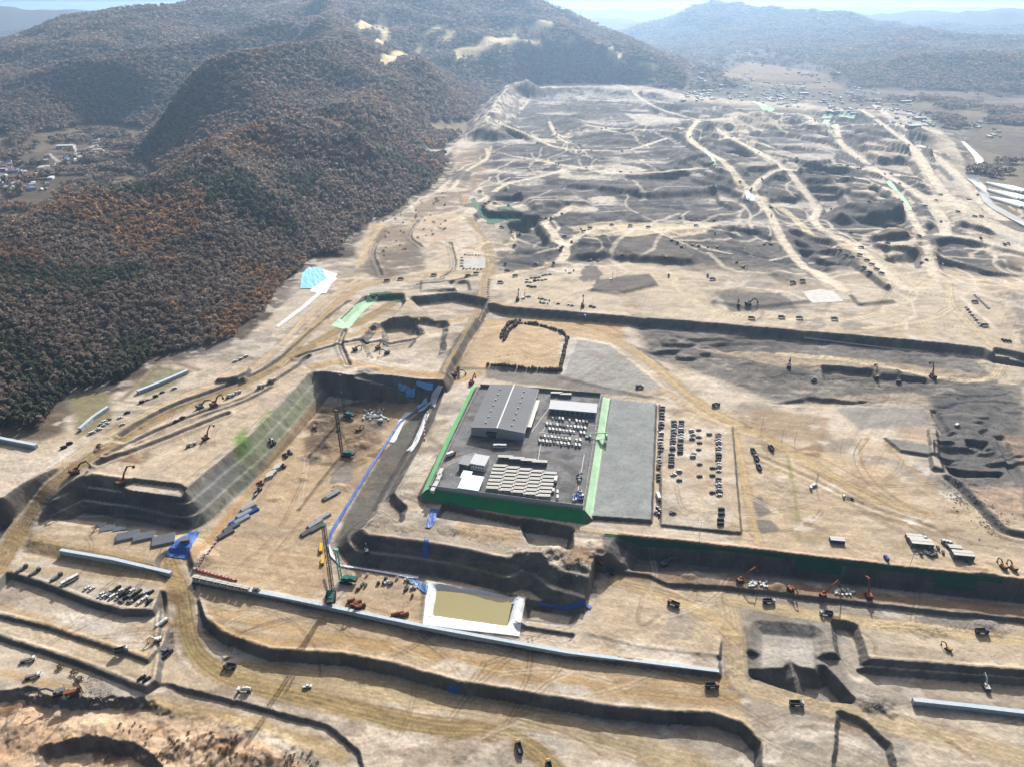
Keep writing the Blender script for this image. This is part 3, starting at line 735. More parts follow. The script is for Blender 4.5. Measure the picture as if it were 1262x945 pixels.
road([(596, 377), (640, 392), (700, 400), (750, 415), (785, 435), (815, 458), (850, 488), (890, 514), (940, 536), (985, 562), (1030, 590), (1080, 615), (1140, 632)], 11, alb(198, 176, 138))
road([(815, 480), (850, 500), (890, 522), (930, 536)], 7, alb(206, 186, 152))
road([(610, 342), (640, 335), (668, 328), (690, 322), (697, 308), (684, 290), (672, 272), (690, 264), (702, 256)], 9, RD)
road([(800, 330), (825, 338), (840, 358), (870, 380), (925, 391), (985, 393), (1040, 394), (1085, 386), (1115, 372), (1128, 355), (1112, 342), (1070, 318), (1030, 300), (1000, 290), (985, 275), (960, 256), (925, 240), (910, 232), (905, 215), (885, 195), (862, 182), (845, 172)], 9, alb(212, 198, 172))
road([(1128, 358), (1150, 346), (1185, 345), (1225, 348), (1290, 362)], 8, RD)
road([(1168, 346), (1172, 375), (1190, 395), (1215, 420), (1232, 448), (1220, 466), (1180, 468), (1130, 460), (1070, 448), (1000, 440), (960, 436)], 9, alb(212, 196, 168))
road([(1060, 405), (1110, 400), (1150, 392), (1172, 380)], 7, alb(220, 206, 180))
road([(1012, 150), (1030, 172), (1060, 196), (1100, 220), (1140, 248), (1160, 275), (1165, 290)], 10, alb(206, 200, 190))
road([(1078, 130), (1100, 150), (1115, 165), (1130, 185), (1150, 220), (1180, 252), (1225, 285), (1290, 312)], 12, alb(220, 214, 204))
road([(1130, 170), (1160, 205), (1200, 245), (1240, 275), (1300, 305)], 9, alb(214, 208, 198))
road([(900, 150), (960, 140), (1000, 148), (985, 155)], 8, alb(216, 208, 196))
road([(605, 180), (600, 195), (575, 210), (555, 235)], 5, alb(190, 176, 152))
road([(440, 330), (455, 300), (470, 280)], 5, alb(206, 186, 152))
road([(580, 330), (595, 300), (630, 300), (632, 285)], 6, RD)
for wd, P_ in FAR_PATHS:
    road(None, wd * .95, alb(232, 220, 198), .10, 2.5, .92, False, P=P_)
# thin tracks wandering off the far haul roads
_rt = random.Random(404)
for k in range(170):
    wd, P_ = _rt.choice(FAR_PATHS)
    q = _rt.choice(P_)
    a = _rt.uniform(0, 6.28)
    tr = [q]
    for j in range(_rt.randint(5, 14)):
        a += _rt.gauss(0, .35)
        tr.append((tr[-1][0] + 22 * math.cos(a), tr[-1][1] + 26 * math.sin(a)))
    road(None, _rt.uniform(3, 7.5), alb(232, 220, 202), .1, 2, _rt.uniform(.5, .85), False, P=tr)
# cleared pale pads and dark tips of the far site
for k in range(46):
    q = _rt.choice(_rt.choice(FAR_PATHS)[1])
    cx, cy = q[0] + _rt.gauss(0, 60), q[1] + _rt.gauss(0, 60)
    rx, ry = _rt.uniform(14, 45), _rt.uniform(14, 50)
    win = grid_window(cx - rx * 1.6, cx + rx * 1.6, cy - ry * 1.6, cy + ry * 1.6)
    if win is None:
        continue
    d = np.hypot((GX[win] - cx) / rx, (GY[win] - cy) / ry) + (fbm(GX[win] / 18, GY[win] / 18, k, 3) - .5) * 1.1
    cc = alb(228, 216, 198) if k % 3 else alb(92, 90, 92)
    C[win] = lerp(C[win], cc, sstep(1.0, .8, d) * .8)
# lower roads
road([(208, 690), (222, 728), (230, 775), (246, 808), (285, 835), (340, 850), (430, 872), (520, 893), (610, 902), (660, 925), (690, 960)], 11, alb(160, 140, 100))
road([(300, 825), (420, 842), (520, 858), (640, 880), (760, 912), (860, 942)], 16, alb(182, 162, 122), .14, 3, .7, False)
road([(262, 770), (330, 790), (420, 790), (520, 806), (640, 832), (760, 850), (860, 862), (905, 860)], 8, alb(178, 150, 108), .14, 2, .75, False)
road([(262, 752), (360, 775), (480, 795), (600, 815), (760, 838), (870, 842), (905, 838)], 8, alb(190, 160, 116), .14, 2, .6, False)
road([(895, 740), (905, 775), (908, 812), (915, 842), (960, 856), (1020, 872), (1090, 890), (1170, 908), (1290, 940)], 12, alb(194, 176, 146), .1)
road([(760, 715), (820, 735), (880, 762), (905, 785)], 9, alb(200, 178, 140), .1)
road([(900, 738), (960, 750), (1040, 762), (1120, 772), (1262, 790)], 9, alb(206, 186, 150), .1)
road([(20, 660), (80, 680), (160, 694), (215, 712)], 13, alb(176, 152, 110), .16, 3, .8, False)
road([(-20, 700), (80, 704), (160, 712), (220, 728)], 6, alb(186, 162, 122), .16, 2, .6, False)
road([(235, 690), (300, 615), (360, 540), (392, 500)], 7, alb(186, 150, 104), .16, 2, .7, False)
road([(0, 770), (70, 790), (130, 808), (185, 828)], 6, alb(214, 198, 170), .1, 2, .8, False)
road([(0, 745), (80, 775), (140, 795), (180, 808)], 6, alb(186, 156, 114), .14, 3, .6, False)
road([(0, 828), (40, 838), (90, 850)], 6, alb(190, 160, 112), .14, 2, .6, False)
road([(190, 868), (260, 880), (330, 895), (420, 930)], 9, alb(186, 160, 112), .12, 4, .7, False)
road([(0, 930), (60, 915), (120, 908), (170, 920), (200, 960)], 7, alb(196, 170, 128), .1, 2, .9)
road([(528, 498), (533, 520), (527, 535), (545, 550), (556, 548)], 4, alb(150, 142, 128), .05, 1, .9)
road([(520, 612), (560, 625), (640, 640), (740, 655), (900, 672), (1100, 693), (1262, 712)], 4.5, alb(206, 184, 158), .1, 1, .9, False)
road([(905, 535), (920, 600), (930, 650), (935, 668)], 5, alb(206, 180, 138), .1, 1.5, .8)
road([(970, 560), (980, 610), (985, 665)], 3, alb(160, 156, 110), .1, 1, .7, False)
road([(1070, 540), (1060, 560), (1075, 590), (1110, 618), (1140, 632)], 3.2, alb(176, 150, 116), .3, .8, .8, False)
road([(1062, 540), (1052, 562), (1066, 592), (1100, 618)], 1.0, alb(150, 128, 100), 0, .5, .8, False)
road([(1090, 545), (1120, 575), (1150, 600)], 3, alb(190, 160, 120), .2, 1, .7, False)
# crisp wheel tracks of single passes
_rw = random.Random(515)
for k in range(120):
    cx, cy = _rw.choice(((330, 780), (500, 800), (650, 840), (800, 760), (450, 880), (600, 900), (1150, 790), (1180, 900), (1000, 910), (1050, 620), (1150, 650), (960, 640), (860, 640), (320, 660), (360, 620), (230, 550), (300, 510), (180, 560), (640, 425), (560, 420), (120, 690), (80, 770), (100, 800), (800, 370), (900, 385), (1100, 370), (1180, 360), (560, 320), (540, 540), (490, 620), (1100, 590)))
    p = at(cx + _rw.gauss(0, 45), cy + _rw.gauss(0, 18))
    a = _rw.choice((0.0, -.15, .9, 1.2, 2.4)) + _rw.gauss(0, .3)
    q, tr = (p.x, p.y), []
    da = _rw.gauss(0, .07)
    for j in range(_rw.randint(6, 16)):
        tr.append(q)
        a += da + _rw.gauss(0, .05)
        q = (q[0] + 6 * math.cos(a), q[1] + 6 * math.sin(a))
    nx, ny = -math.sin(a), math.cos(a)
    cc = alb(128, 108, 86) if _rw.random() < .7 else alb(222, 210, 190)
    mm = _rw.uniform(.3, .6)
    road(None, 1.1, cc, 0, .5, mm, False, P=tr)
    road(None, 1.1, cc, 0, .5, mm, False, P=[(u + nx * 2.6, w_ + ny * 2.6) for u, w_ in tr])
# wheel marks and scars
SCARS = [[(790, 735), (785, 760), (792, 770), (810, 758)], [(1050, 775), (1075, 790), (1078, 805)], [(1045, 775), (1060, 795)], [(500, 870), (508, 890), (505, 900)], [(730, 905), (740, 915), (735, 900)], [(300, 640), (330, 600), (360, 560)], [(330, 690), (372, 640)], [(290, 700), (340, 655), (372, 590)],
         [(140, 560), (220, 530), (300, 500)], [(150, 568), (240, 532), (310, 498)], [(230, 590), (290, 545), (330, 505)], [(200, 580), (260, 545)], [(980, 570), (1050, 600), (1130, 640), (1170, 660)], [(1000, 580), (1080, 625), (1160, 670)], [(940, 555), (1000, 560), (1060, 590)],
         [(620, 880), (700, 905), (740, 930)], [(420, 860), (520, 880), (600, 890)], [(860, 350), (880, 375), (905, 388)], [(1100, 350), (1080, 380), (1040, 392)], [(640, 430), (660, 440), (680, 432)], [(620, 415), (650, 420), (690, 430)], [(610, 440), (650, 435), (685, 445)], [(700, 390), (740, 398), (765, 410)]]
for q in SCARS:
    road(q, 1.2, alb(142, 120, 92), 0, .6, .55, False)
    road([(a + 3.2, b + .6) for a, b in q], 1.0, alb(150, 126, 98), 0, .6, .45, False)
# white chalky spills and dark damp stains, shapes of their own
for a, b, r, c in ((1000, 640, 10, CHALK), (1020, 600, 9, CHALK), (1130, 640, 12, CHALK), (1060, 640, 8, CHALK), (1165, 610, 12, CHALK), (1118, 590, 7, CHALK), (990, 650, 9, CHALK), (1140, 580, 7, CHALK), (1005, 525, 6, CHALK), (1020, 545, 5, CHALK), (965, 590, 6, CHALK),
                   (1000, 555, 14, SOIL), (930, 525, 10, SOIL), (990, 720, 10, SOIL), (1180, 630, 10, SOIL), (1170, 655, 8, SOIL), (205, 735, 14, SOIL), (196, 790, 14, SOIL), (210, 770, 10, SOIL), (120, 850, 14, GREYG), (40, 890, 14, GREYG), (170, 560, 14, SOIL), (165, 568, 10, SOIL),
                   (730, 480, 12, GREYG), (1000, 400, 14, GREYG), (1050, 402, 12, GREYG), (700, 345, 8, GREYG), (120, 770, 14, PALE), (90, 765, 16, PALE), (150, 785, 12, PALE), (420, 800, 16, TAN), (560, 822, 18, PALE), (700, 850, 18, PALE), (250, 885, 20, TAN), (780, 870, 20, PALE), (600, 915, 18, PALE)):
    w = 2.0 if b > 500 else 3.0
    paint([(a - r * 1.5, b), (a - r * .6, b - r * .5), (a + r * .7, b - r * .45), (a + r * 1.5, b + r * .1), (a + r * .5, b + r * .55), (a - r * .8, b + r * .4)], c, 3, 4, .75, scale=8, patch=(.3, .55, 9), seed=int(a))
# rough scrub ground in the foreground
gl = sstep(4, -6, sdf_poly([plan(a, b, -3) for a, b in [(-200, 872), (20, 862), (90, 878), (150, 872), (240, 890), (330, 915), (380, 945), (380, 1200), (-300, 1200)]], GX, GY))
C = lerp(C, alb(226, 196, 164), gl * .8)
C = lerp(C, alb(196, 156, 126), gl * sstep(.5, .7, fbm(x / 22, y / 16, 131, 4)) * .45)
C = lerp(C, alb(120, 92, 66), gl * sstep(.55, .68, fbm(x / 9, y / 7, 133, 4)) * .8)

# cut faces and slopes steeper than the loose ground can lie: bare grey rock and clay
_n9 = fbm(x / 12, y / 6, 161, 3)
rockf = lerp(np.zeros_like(C) + alb(112, 110, 108), alb(86, 86, 88), sstep(.35, .7, _n9))
_emb = sstep(-3, 5, sdf_poly(world([(232, 607), (300, 549), (386, 456), (398, 482), (380, 512), (330, 578), (262, 640), (240, 658)]), GX, GY))
C = lerp(C, rockf, sstep(.45, .8, SLOPE) * (1 - FOOT) * .8 * (.15 + .85 * _emb))
# wheel and blade marks drawn out along the working direction
_ang = np.where(GY > 560, .55, -.16) + (fbm(x / 240, y / 240, 171, 2) - .5) * 1.6 * sstep(430, 620, GY)
_u, _v = x * np.cos(_ang) + y * np.sin(_ang), -x * np.sin(_ang) + y * np.cos(_ang)
_st = fbm(x / 300 + (-x * .16 * -1 + y) / 2.2, x / 90, 173, 3) if False else fbm((x * .987 - y * -.16) / 70, (x * .16 + y * .987) / 1.9, 175, 3)
_st2 = fbm((x * .62 + y * .78) / 60, (-x * .78 + y * .62) / 2.2, 177, 3)
_sel = sstep(.42, .58, fbm(x / 110, y / 80, 179, 2))
_near = sstep(470, 380, GY)
mark = (_st - .5) * np.maximum(_near, .5 * (1 - _sel)) + (_st2 - .5) * _sel * (1 - _near)
C = C * (1 + (mark * .34 * (1 - .8 * WOOD) * (1 - FARM * .7) * _pad)[..., None])
# fine grain everywhere on the site
_rough = np.clip(.4 + .8 * FARM + .5 * GREYM, 0, 1.2)             # clods, ruts and stones; the farther ground is the rougher
_far = sstep(600, 1100, GY)
_cl = fbm(x / 5.5, y / 3.2, 145, 4, .6) * (1 - _far) + fbm(x / 13, y / 9, 146, 4, .6) * _far
_cl2 = fbm(x / 2.6, y / 1.9, 147, 3, .6) * (1 - _far) + fbm(x / 7, y / 6, 148, 3, .6) * _far
_pt = sstep(.38, .62, fbm(x / 48, y / 30, 149, 3))
C = C * (1 - (sstep(.55, .68, _cl) * .36 * _rough * _pt * _pad * (1 - WOOD))[..., None])
C = C * (1 + (sstep(.58, .72, _cl2) * .30 * _rough * (1 - .5 * _pt) * _pad * (1 - WOOD))[..., None])
grain = (fbm(x / 1.6, y / 1.6, 141, 2) - .5) * .26 + (fbm(x / 14, y / 5, 143, 4) - .5) * .3
C = np.clip(C * (1 + grain[..., None] * (1 - .6 * WOOD)[..., None]), .01, .86)

# ------------------------------------------------------------------ materials
def nodes(m):
    m.use_nodes = True
    return m.node_tree.nodes, m.node_tree.links

def mat(name, rgb, rough=.7, metal=0.0, var=.12, scale=1.2, spec=.3, alpha=None):
    """a plain coat with slight dirt and fading"""
    m = bpy.data.materials.new(name)
    N, L = nodes(m)
    b = N['Principled BSDF']
    b.inputs['Roughness'].default_value = rough
    b.inputs['Metallic'].default_value = metal
    b.inputs['Specular IOR Level'].default_value = spec
    c = srgb(rgb)
    tc = N.new('ShaderNodeTexCoord')
    no = N.new('ShaderNodeTexNoise')
    no.inputs['Scale'].default_value = scale
    no.inputs['Detail'].default_value = 3
    L.new(tc.outputs['Object'], no.inputs['Vector'])
    mx = N.new('ShaderNodeMix')
    mx.data_type = 'RGBA'
    mx.inputs['A'].default_value = (*[v * (1 - var * 1.6) for v in c], 1)
    mx.inputs['B'].default_value = (*[min(1, v * (1 + var)) for v in c], 1)
    L.new(no.outputs['Fac'], mx.inputs['Factor'])
    L.new(mx.outputs['Result'], b.inputs['Base Color'])
    return m

def attr_mat(name, bump=0.0, rough=.95, sc=(0.09, 0.5), amt=.10, thin=0.0):
    m = bpy.data.materials.new(name)
    N, L = nodes(m)
    b = N['Principled BSDF']
    b.inputs['Roughness'].default_value = rough
    b.inputs['Specular IOR Level'].default_value = .08
    a = N.new('ShaderNodeAttribute')
    a.attribute_name = 'Col'
    tc = N.new('ShaderNodeTexCoord')
    last = a.outputs['Color']
    for s in sc:
        no = N.new('ShaderNodeTexNoise')
        no.inputs['Scale'].default_value = s
        no.inputs['Detail'].default_value = 4
        L.new(tc.outputs['Object'], no.inputs['Vector'])
        mr = N.new('ShaderNodeMapRange')
        mr.inputs['From Min'].default_value = .3
        mr.inputs['From Max'].default_value = .7
        mr.inputs['To Min'].default_value = 1 - amt
        mr.inputs['To Max'].default_value = 1 + amt
        L.new(no.outputs['Fac'], mr.inputs['Value'])
        vm = N.new('ShaderNodeVectorMath')
        vm.operation = 'SCALE'
        L.new(last, vm.inputs[0])
        L.new(mr.outputs['Result'], vm.inputs['Scale'])
        last = vm.outputs['Vector']
    L.new(last, b.inputs['Base Color'])
    if thin:                                                        # twigs and leaves let the light through
        tr = N.new('ShaderNodeBsdfTranslucent')
        L.new(last, tr.inputs['Color'])
        ms = N.new('ShaderNodeMixShader')
        ms.inputs['Fac'].default_value = thin
        L.new(b.outputs[0], ms.inputs[1])
        L.new(tr.outputs[0], ms.inputs[2])
        L.new(ms.outputs[0], N['Material Output'].inputs['Surface'])
    if bump:
        no = N.new('ShaderNodeTexNoise')
        no.inputs['Scale'].default_value = .6
        no.inputs['Detail'].default_value = 5
        L.new(tc.outputs['Object'], no.inputs['Vector'])
        bp = N.new('ShaderNodeBump')
        bp.inputs['Strength'].default_value = .6
        bp.inputs['Distance'].default_value = bump
        L.new(no.outputs['Fac'], bp.inputs['Height'])
        L.new(bp.outputs['Normal'], b.inputs['Normal'])
    return m

def grid_mesh(name, X, Y, Z, Cc, material):
    nr, nc = X.shape
    me = bpy.data.meshes.new(name)
    n = nr * nc
    me.vertices.add(n)
    co = np.empty((n, 3), np.float32)
    co[:, 0], co[:, 1], co[:, 2] = X.ravel(), Y.ravel(), Z.ravel()
    me.vertices.foreach_set('co', co.ravel())
    i = np.arange(nr - 1)[:, None] * nc + np.arange(nc - 1)[None, :]
    q = np.stack([i, i + 1, i + nc + 1, i + nc], -1).reshape(-1, 4).astype(np.int32)
    me.loops.add(q.size)
    me.loops.foreach_set('vertex_index', q.ravel())
    me.polygons.add(len(q))
    me.polygons.foreach_set('loop_start', np.arange(0, q.size, 4, dtype=np.int32))
    me.polygons.foreach_set('use_smooth', np.ones(len(q), bool))
    at_ = me.attributes.new('Col', 'FLOAT_COLOR', 'POINT')
    cc = np.ones((n, 4), np.float32)
    cc[:, :3] = Cc.reshape(-1, 3)
    at_.data.foreach_set('color', cc.ravel())
    me.update(calc_edges=True)
    me.materials.append(material)
    o = bpy.data.objects.new(name, me)
    COL.objects.link(o)
    return o

M_GROUND = attr_mat('earth', bump=.5)
ground_obj = grid_mesh('ground', GX, GY, ZT, C, M_GROUND)
ground_obj['kind'] = 'structure'
# ------------------------------------------------------------------ woods
def bilinear(A, x, y):
    r = np.interp(y, YR, np.arange(NR))
    c = (x / (y * HALF_A + HALF_B) - UC[0]) / (UC[1] - UC[0])
    ok = (c > 1) & (c < NC - 2) & (r > 1) & (r < NR - 2)
    r, c = np.clip(r, 0, NR - 1).round().astype(int), np.clip(c, 0, NC - 1).round().astype(int)
    return np.where(ok, A[r, c], 0)

def tree_points():
    """jittered planting positions; the spacing opens with distance, where crowns merge into clumps"""
    px, py, pr = [], [], []
    y = 380.0
    while y < 8200:
        s = 4.9 if y < 800 else 4.9 + (y - 800) * .0060
        half = (y * HALF_A + HALF_B) * 1.12
        xs = np.arange(-half, half, s)
        n = len(xs)
        px.append(xs + RS.uniform(-.48, .48, n) * s)
        py.append(y + RS.uniform(-.48, .48, n) * s)
        pr.append(np.full(n, s))
        y += s
    return np.concatenate(px), np.concatenate(py), np.concatenate(pr)

TX, TYY, TS = tree_points()
_w = bilinear(WOOD, TX, TYY)
keep = _w > .55
TX, TYY, TS = TX[keep], TYY[keep], TS[keep]
TZ = ground(TX, TYY)
# visible side only: drop what stands behind a crest as seen from anywhere near the drone
def seen(xs, ys, zs):
    ok = np.ones(len(xs), bool)
    for f in np.linspace(.35, .985, 34):
        g = ground(xs * f, np.maximum(ys * f, 131))
        line = CAM_H + (zs + 12 - CAM_H) * f
        ok &= g < line + 14
    return ok
vis = seen(TX, TYY, TZ)
TX, TYY, TS, TZ = TX[vis], TYY[vis], TS[vis], TZ[vis]
NT = len(TX)
kn = fbm(TX / 95, TYY / 95, 201, 3)
kp = fbm(TX / 120, TYY / 120, 205, 3)
rn = RS.rand(NT)
KIND = np.zeros(NT, int)                                            # 0 bare, 1 russet, 2 pine
KIND[(kn + (rn - .5) * .18) > .605] = 1
KIND[(kp + (RS.rand(NT) - .5) * .16) > .625] = 2
BASEC = np.array([alb(134, 122, 113), alb(150, 122, 97), alb(92, 96, 80)]) * 1.36
TCOL = BASEC[KIND] * (1 + (RS.rand(NT, 1) - .5) * .6)
tint = fbm(TX / 40, TYY / 40, 209, 2)
TCOL = TCOL * (1 + (tint[:, None] - .5) * np.array([.34, .30, .28])) 
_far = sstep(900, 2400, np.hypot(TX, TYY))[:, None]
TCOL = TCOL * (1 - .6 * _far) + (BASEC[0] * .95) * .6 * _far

def crown_faces(n, kind, rs):
    """n leaf clumps (small triangles facing outwards) filling a crown of unit radius; returns (n,3,3)"""
    d = rs.normal(size=(n, 3))
    d /= np.linalg.norm(d, axis=1, keepdims=True)
    d[:, 2] = np.abs(d[:, 2]) * 1.1 - .35
    r = rs.uniform(.45, 1.0, (n, 1)) ** .6
    if kind == 2:
        p = d * r * np.array([.72, .72, 1.15])
    else:
        p = d * r * np.array([.9, .9, .95])
    nrm = d + rs.normal(size=(n, 3)) * .55
    nrm /= np.linalg.norm(nrm, axis=1, keepdims=True)
    a = np.cross(nrm, rs.normal(size=(n, 3)))
    a /= np.linalg.norm(a, axis=1, keepdims=True) + 1e-9
    b = np.cross(nrm, a)
    s = rs.uniform(.15, .36, (n, 1)) * (1.0 if n > 40 else 1.3 if n > 25 else 1.8)
    return np.stack([p + a * s, p - a * s * .6 + b * s * .8, p - a * s * .5 - b * s * .9], 1)

def tri_mesh(name, V, colours):
    """V (m,3,3) triangles, colours (m,3)"""
    m = len(V)
    me = bpy.data.meshes.new(name)
    me.vertices.add(m * 3)
    me.vertices.foreach_set('co', V.reshape(-1).astype(np.float32))
    me.loops.add(m * 3)
    me.loops.foreach_set('vertex_index', np.arange(m * 3, dtype=np.int32))
    me.polygons.add(m)
    me.polygons.foreach_set('loop_start', np.arange(0, m * 3, 3, dtype=np.int32))
    a = me.attributes.new('Col', 'FLOAT_COLOR', 'POINT')
    cc = np.ones((m * 3, 4), np.float32)
    cc[:, :3] = np.repeat(colours, 3, 0)
    a.data.foreach_set('color', cc.ravel())
    me.update(calc_edges=True)
    return me

M_LEAF = attr_mat('twigs_and_leaves', rough=.9, sc=(.5,), amt=.15, thin=.62)
M_BARK = mat('bark', (86, 74, 64), .9)

# the 300 trees nearest the drone stand as trees of their own
near_order = np.argsort(np.where((TYY < 900), np.hypot(np.hypot(TX, TYY), CAM_H - TZ), 1e9))
inframe = np.abs(TX) < (TYY * .652 + 118)
near_order = [i for i in near_order if inframe[i]][:300]
single = np.zeros(NT, bool)
single[near_order] = True
FOREST_STATS = (NT, int(vis.sum()))

def mass(sel):
    idx = np.nonzero(sel & ~single)[0]
    Vs, Cs = [], []
    dist = np.hypot(TX[idx], TYY[idx])
    for lo, hi, nf in ((0, 1000, 70), (1000, 1700, 40), (1700, 3000, 20), (3000, 9000, 11)):
        for k in range(3):
            s = idx[(dist >= lo) & (dist < hi) & (KIND[idx] == k)]
            if not len(s):
                continue
            var = np.stack([crown_faces(nf, k, np.random.RandomState(100 + v + k * 10)) for v in range(8)])
            pick = RS.randint(0, 8, len(s))
            base = var[pick]                                        # (m,nf,3,3)
            ang = RS.uniform(0, 6.28, len(s))
            ca, sa = np.cos(ang)[:, None, None], np.sin(ang)[:, None, None]
            bx = base[..., 0] * ca - base[..., 1] * sa
            by = base[..., 0] * sa + base[..., 1] * ca
            R = (TS[s] * RS.uniform(.5, 1.0, len(s)))[:, None, None]
            H = np.minimum(R, 8)
            V = np.stack([bx * R + TX[s][:, None, None], by * R + TYY[s][:, None, None], base[..., 2] * H * 1.0 + (TZ[s][:, None, None] + H * 1.1)], -1)
            Vs.append(V.reshape(-1, 3, 3))
            cj = TCOL[s][:, None, :] * (1 + (RS.rand(len(s), nf, 1) - .5) * .35)
            Cs.append(cj.reshape(-1, 3))
    return np.concatenate(Vs), np.concatenate(Cs)

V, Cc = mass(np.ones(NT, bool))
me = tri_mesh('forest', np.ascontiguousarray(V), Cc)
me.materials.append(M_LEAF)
forest = bpy.data.objects.new('forest', me)
COL.objects.link(forest)
forest['kind'] = 'stuff'
forest['label'] = 'late autumn woods of bare, russet and pine trees covering the hills'
forest['category'] = 'forest'
print('FOREST trees', NT, 'tris', len(V))
# ------------------------------------------------------------------ object kit
class MB:
    """collects boxes, bars and sheets and links them as one mesh"""
    def __init__(self):
        self.v, self.f = [], []
    def add(self, V, F):
        b = len(self.v)
        self.v += [tuple(p) for p in V]
        self.f += [tuple(b + i for i in q) for q in F]
        return self
    def box(self, c, s, rz=0.0, top=(1, 1), shift=(0, 0), rx=0.0, ry=0.0):
        sx, sy, sz = s[0] / 2, s[1] / 2, s[2] / 2
        V = []
        for z, kx, ky, ox, oy in ((-sz, 1, 1, 0, 0), (sz, top[0], top[1], shift[0], shift[1])):
            for a, b in ((-1, -1), (1, -1), (1, 1), (-1, 1)):
                V.append(Vector((a * sx * kx + ox, b * sy * ky + oy, z)))
        R = Euler((rx, ry, rz)).to_matrix()
        V = [R @ p + Vector(c) for p in V]
        return self.add(V, [(3, 2, 1, 0), (4, 5, 6, 7), (0, 1, 5, 4), (1, 2, 6, 5), (2, 3, 7, 6), (3, 0, 4, 7)])
    def bar(self, p, q, r, n=6, r2=None):
        p, q = Vector(p), Vector(q)
        d = (q - p)
        if d.length < 1e-6:
            return self
        d.normalize()
        a = d.orthogonal().normalized()
        b = d.cross(a)
        r2 = r if r2 is None else r2
        V = [p + (a * math.cos(t) + b * math.sin(t)) * r for t in [k * math.tau / n for k in range(n)]]
        V += [q + (a * math.cos(t) + b * math.sin(t)) * r2 for t in [k * math.tau / n for k in range(n)]]
        F = [(k, (k + 1) % n, n + (k + 1) % n, n + k) for k in range(n)] + [tuple(range(n))[::-1], tuple(range(n, 2 * n))]
        return self.add(V, F)
    def beam(self, p, q, w, h, up=(0, 0, 1)):
        """rectangular beam from p to q"""
        p, q = Vector(p), Vector(q)
        d = (q - p).normalized()
        s = d.cross(Vector(up))
        if s.length < 1e-4:
            s = Vector((1, 0, 0))
        s.normalize()
        u = s.cross(d)
        V = []
        for c in (p, q):
            V += [c - s * w / 2 - u * h / 2, c + s * w / 2 - u * h / 2, c + s * w / 2 + u * h / 2, c - s * w / 2 + u * h / 2]
        return self.add(V, [(3, 2, 1, 0), (4, 5, 6, 7), (0, 1, 5, 4), (1, 2, 6, 5), (2, 3, 7, 6), (3, 0, 4, 7)])
    def prism(self, P, z0, z1):
        n = len(P)
        a = sum(P[i][0] * P[(i + 1) % n][1] - P[(i + 1) % n][0] * P[i][1] for i in range(n))
        P = list(P) if a > 0 else list(P)[::-1]
        V = [(x, y, z0) for x, y in P] + [(x, y, z1) for x, y in P]
        return self.add(V, [tuple(range(n))[::-1], tuple(range(n, 2 * n))] + [(i, (i + 1) % n, n + (i + 1) % n, n + i) for i in range(n)])
    def side(self, P, y0, y1):
        """outline in x,z extruded along y"""
        n = len(P)
        V = [(x, y0, z) for x, z in P] + [(x, y1, z) for x, z in P]
        return self.add(V, [tuple(range(n)), tuple(range(n, 2 * n))[::-1]] + [(i, n + i, n + (i + 1) % n, (i + 1) % n) for i in range(n)])
    def lattice(self, p, q, w, r=.07, step=None, brace=True):
        """square lattice mast"""
        p, q = Vector(p), Vector(q)
        L = (q - p).length
        d = (q - p) / L
        s = d.orthogonal().normalized() * w / 2
        u = d.cross(s)
        cs = [s + u, s - u, -s - u, -s + u]
        for c in cs:
            self.bar(p + c, q + c, r, 4)
        n = max(2, int(L / (step or w * 1.6)))
        for i in range(n):
            a, b = p + d * L * i / n, p + d * L * (i + 1) / n
            for k in range(4):
                c0, c1 = cs[k], cs[(k + 1) % 4]
                self.bar(a + (c0 if i % 2 else c1), b + (c1 if i % 2 else c0), r * .6, 3)
                if i % 2 == 0:
                    self.bar(a + c0, a + c1, r * .6, 3)
        return self
    def mesh(self, name, m):
        me = bpy.data.meshes.new(name)
        me.from_pydata(self.v, [], self.f)
        me.materials.append(m)
        me.update()
        return me

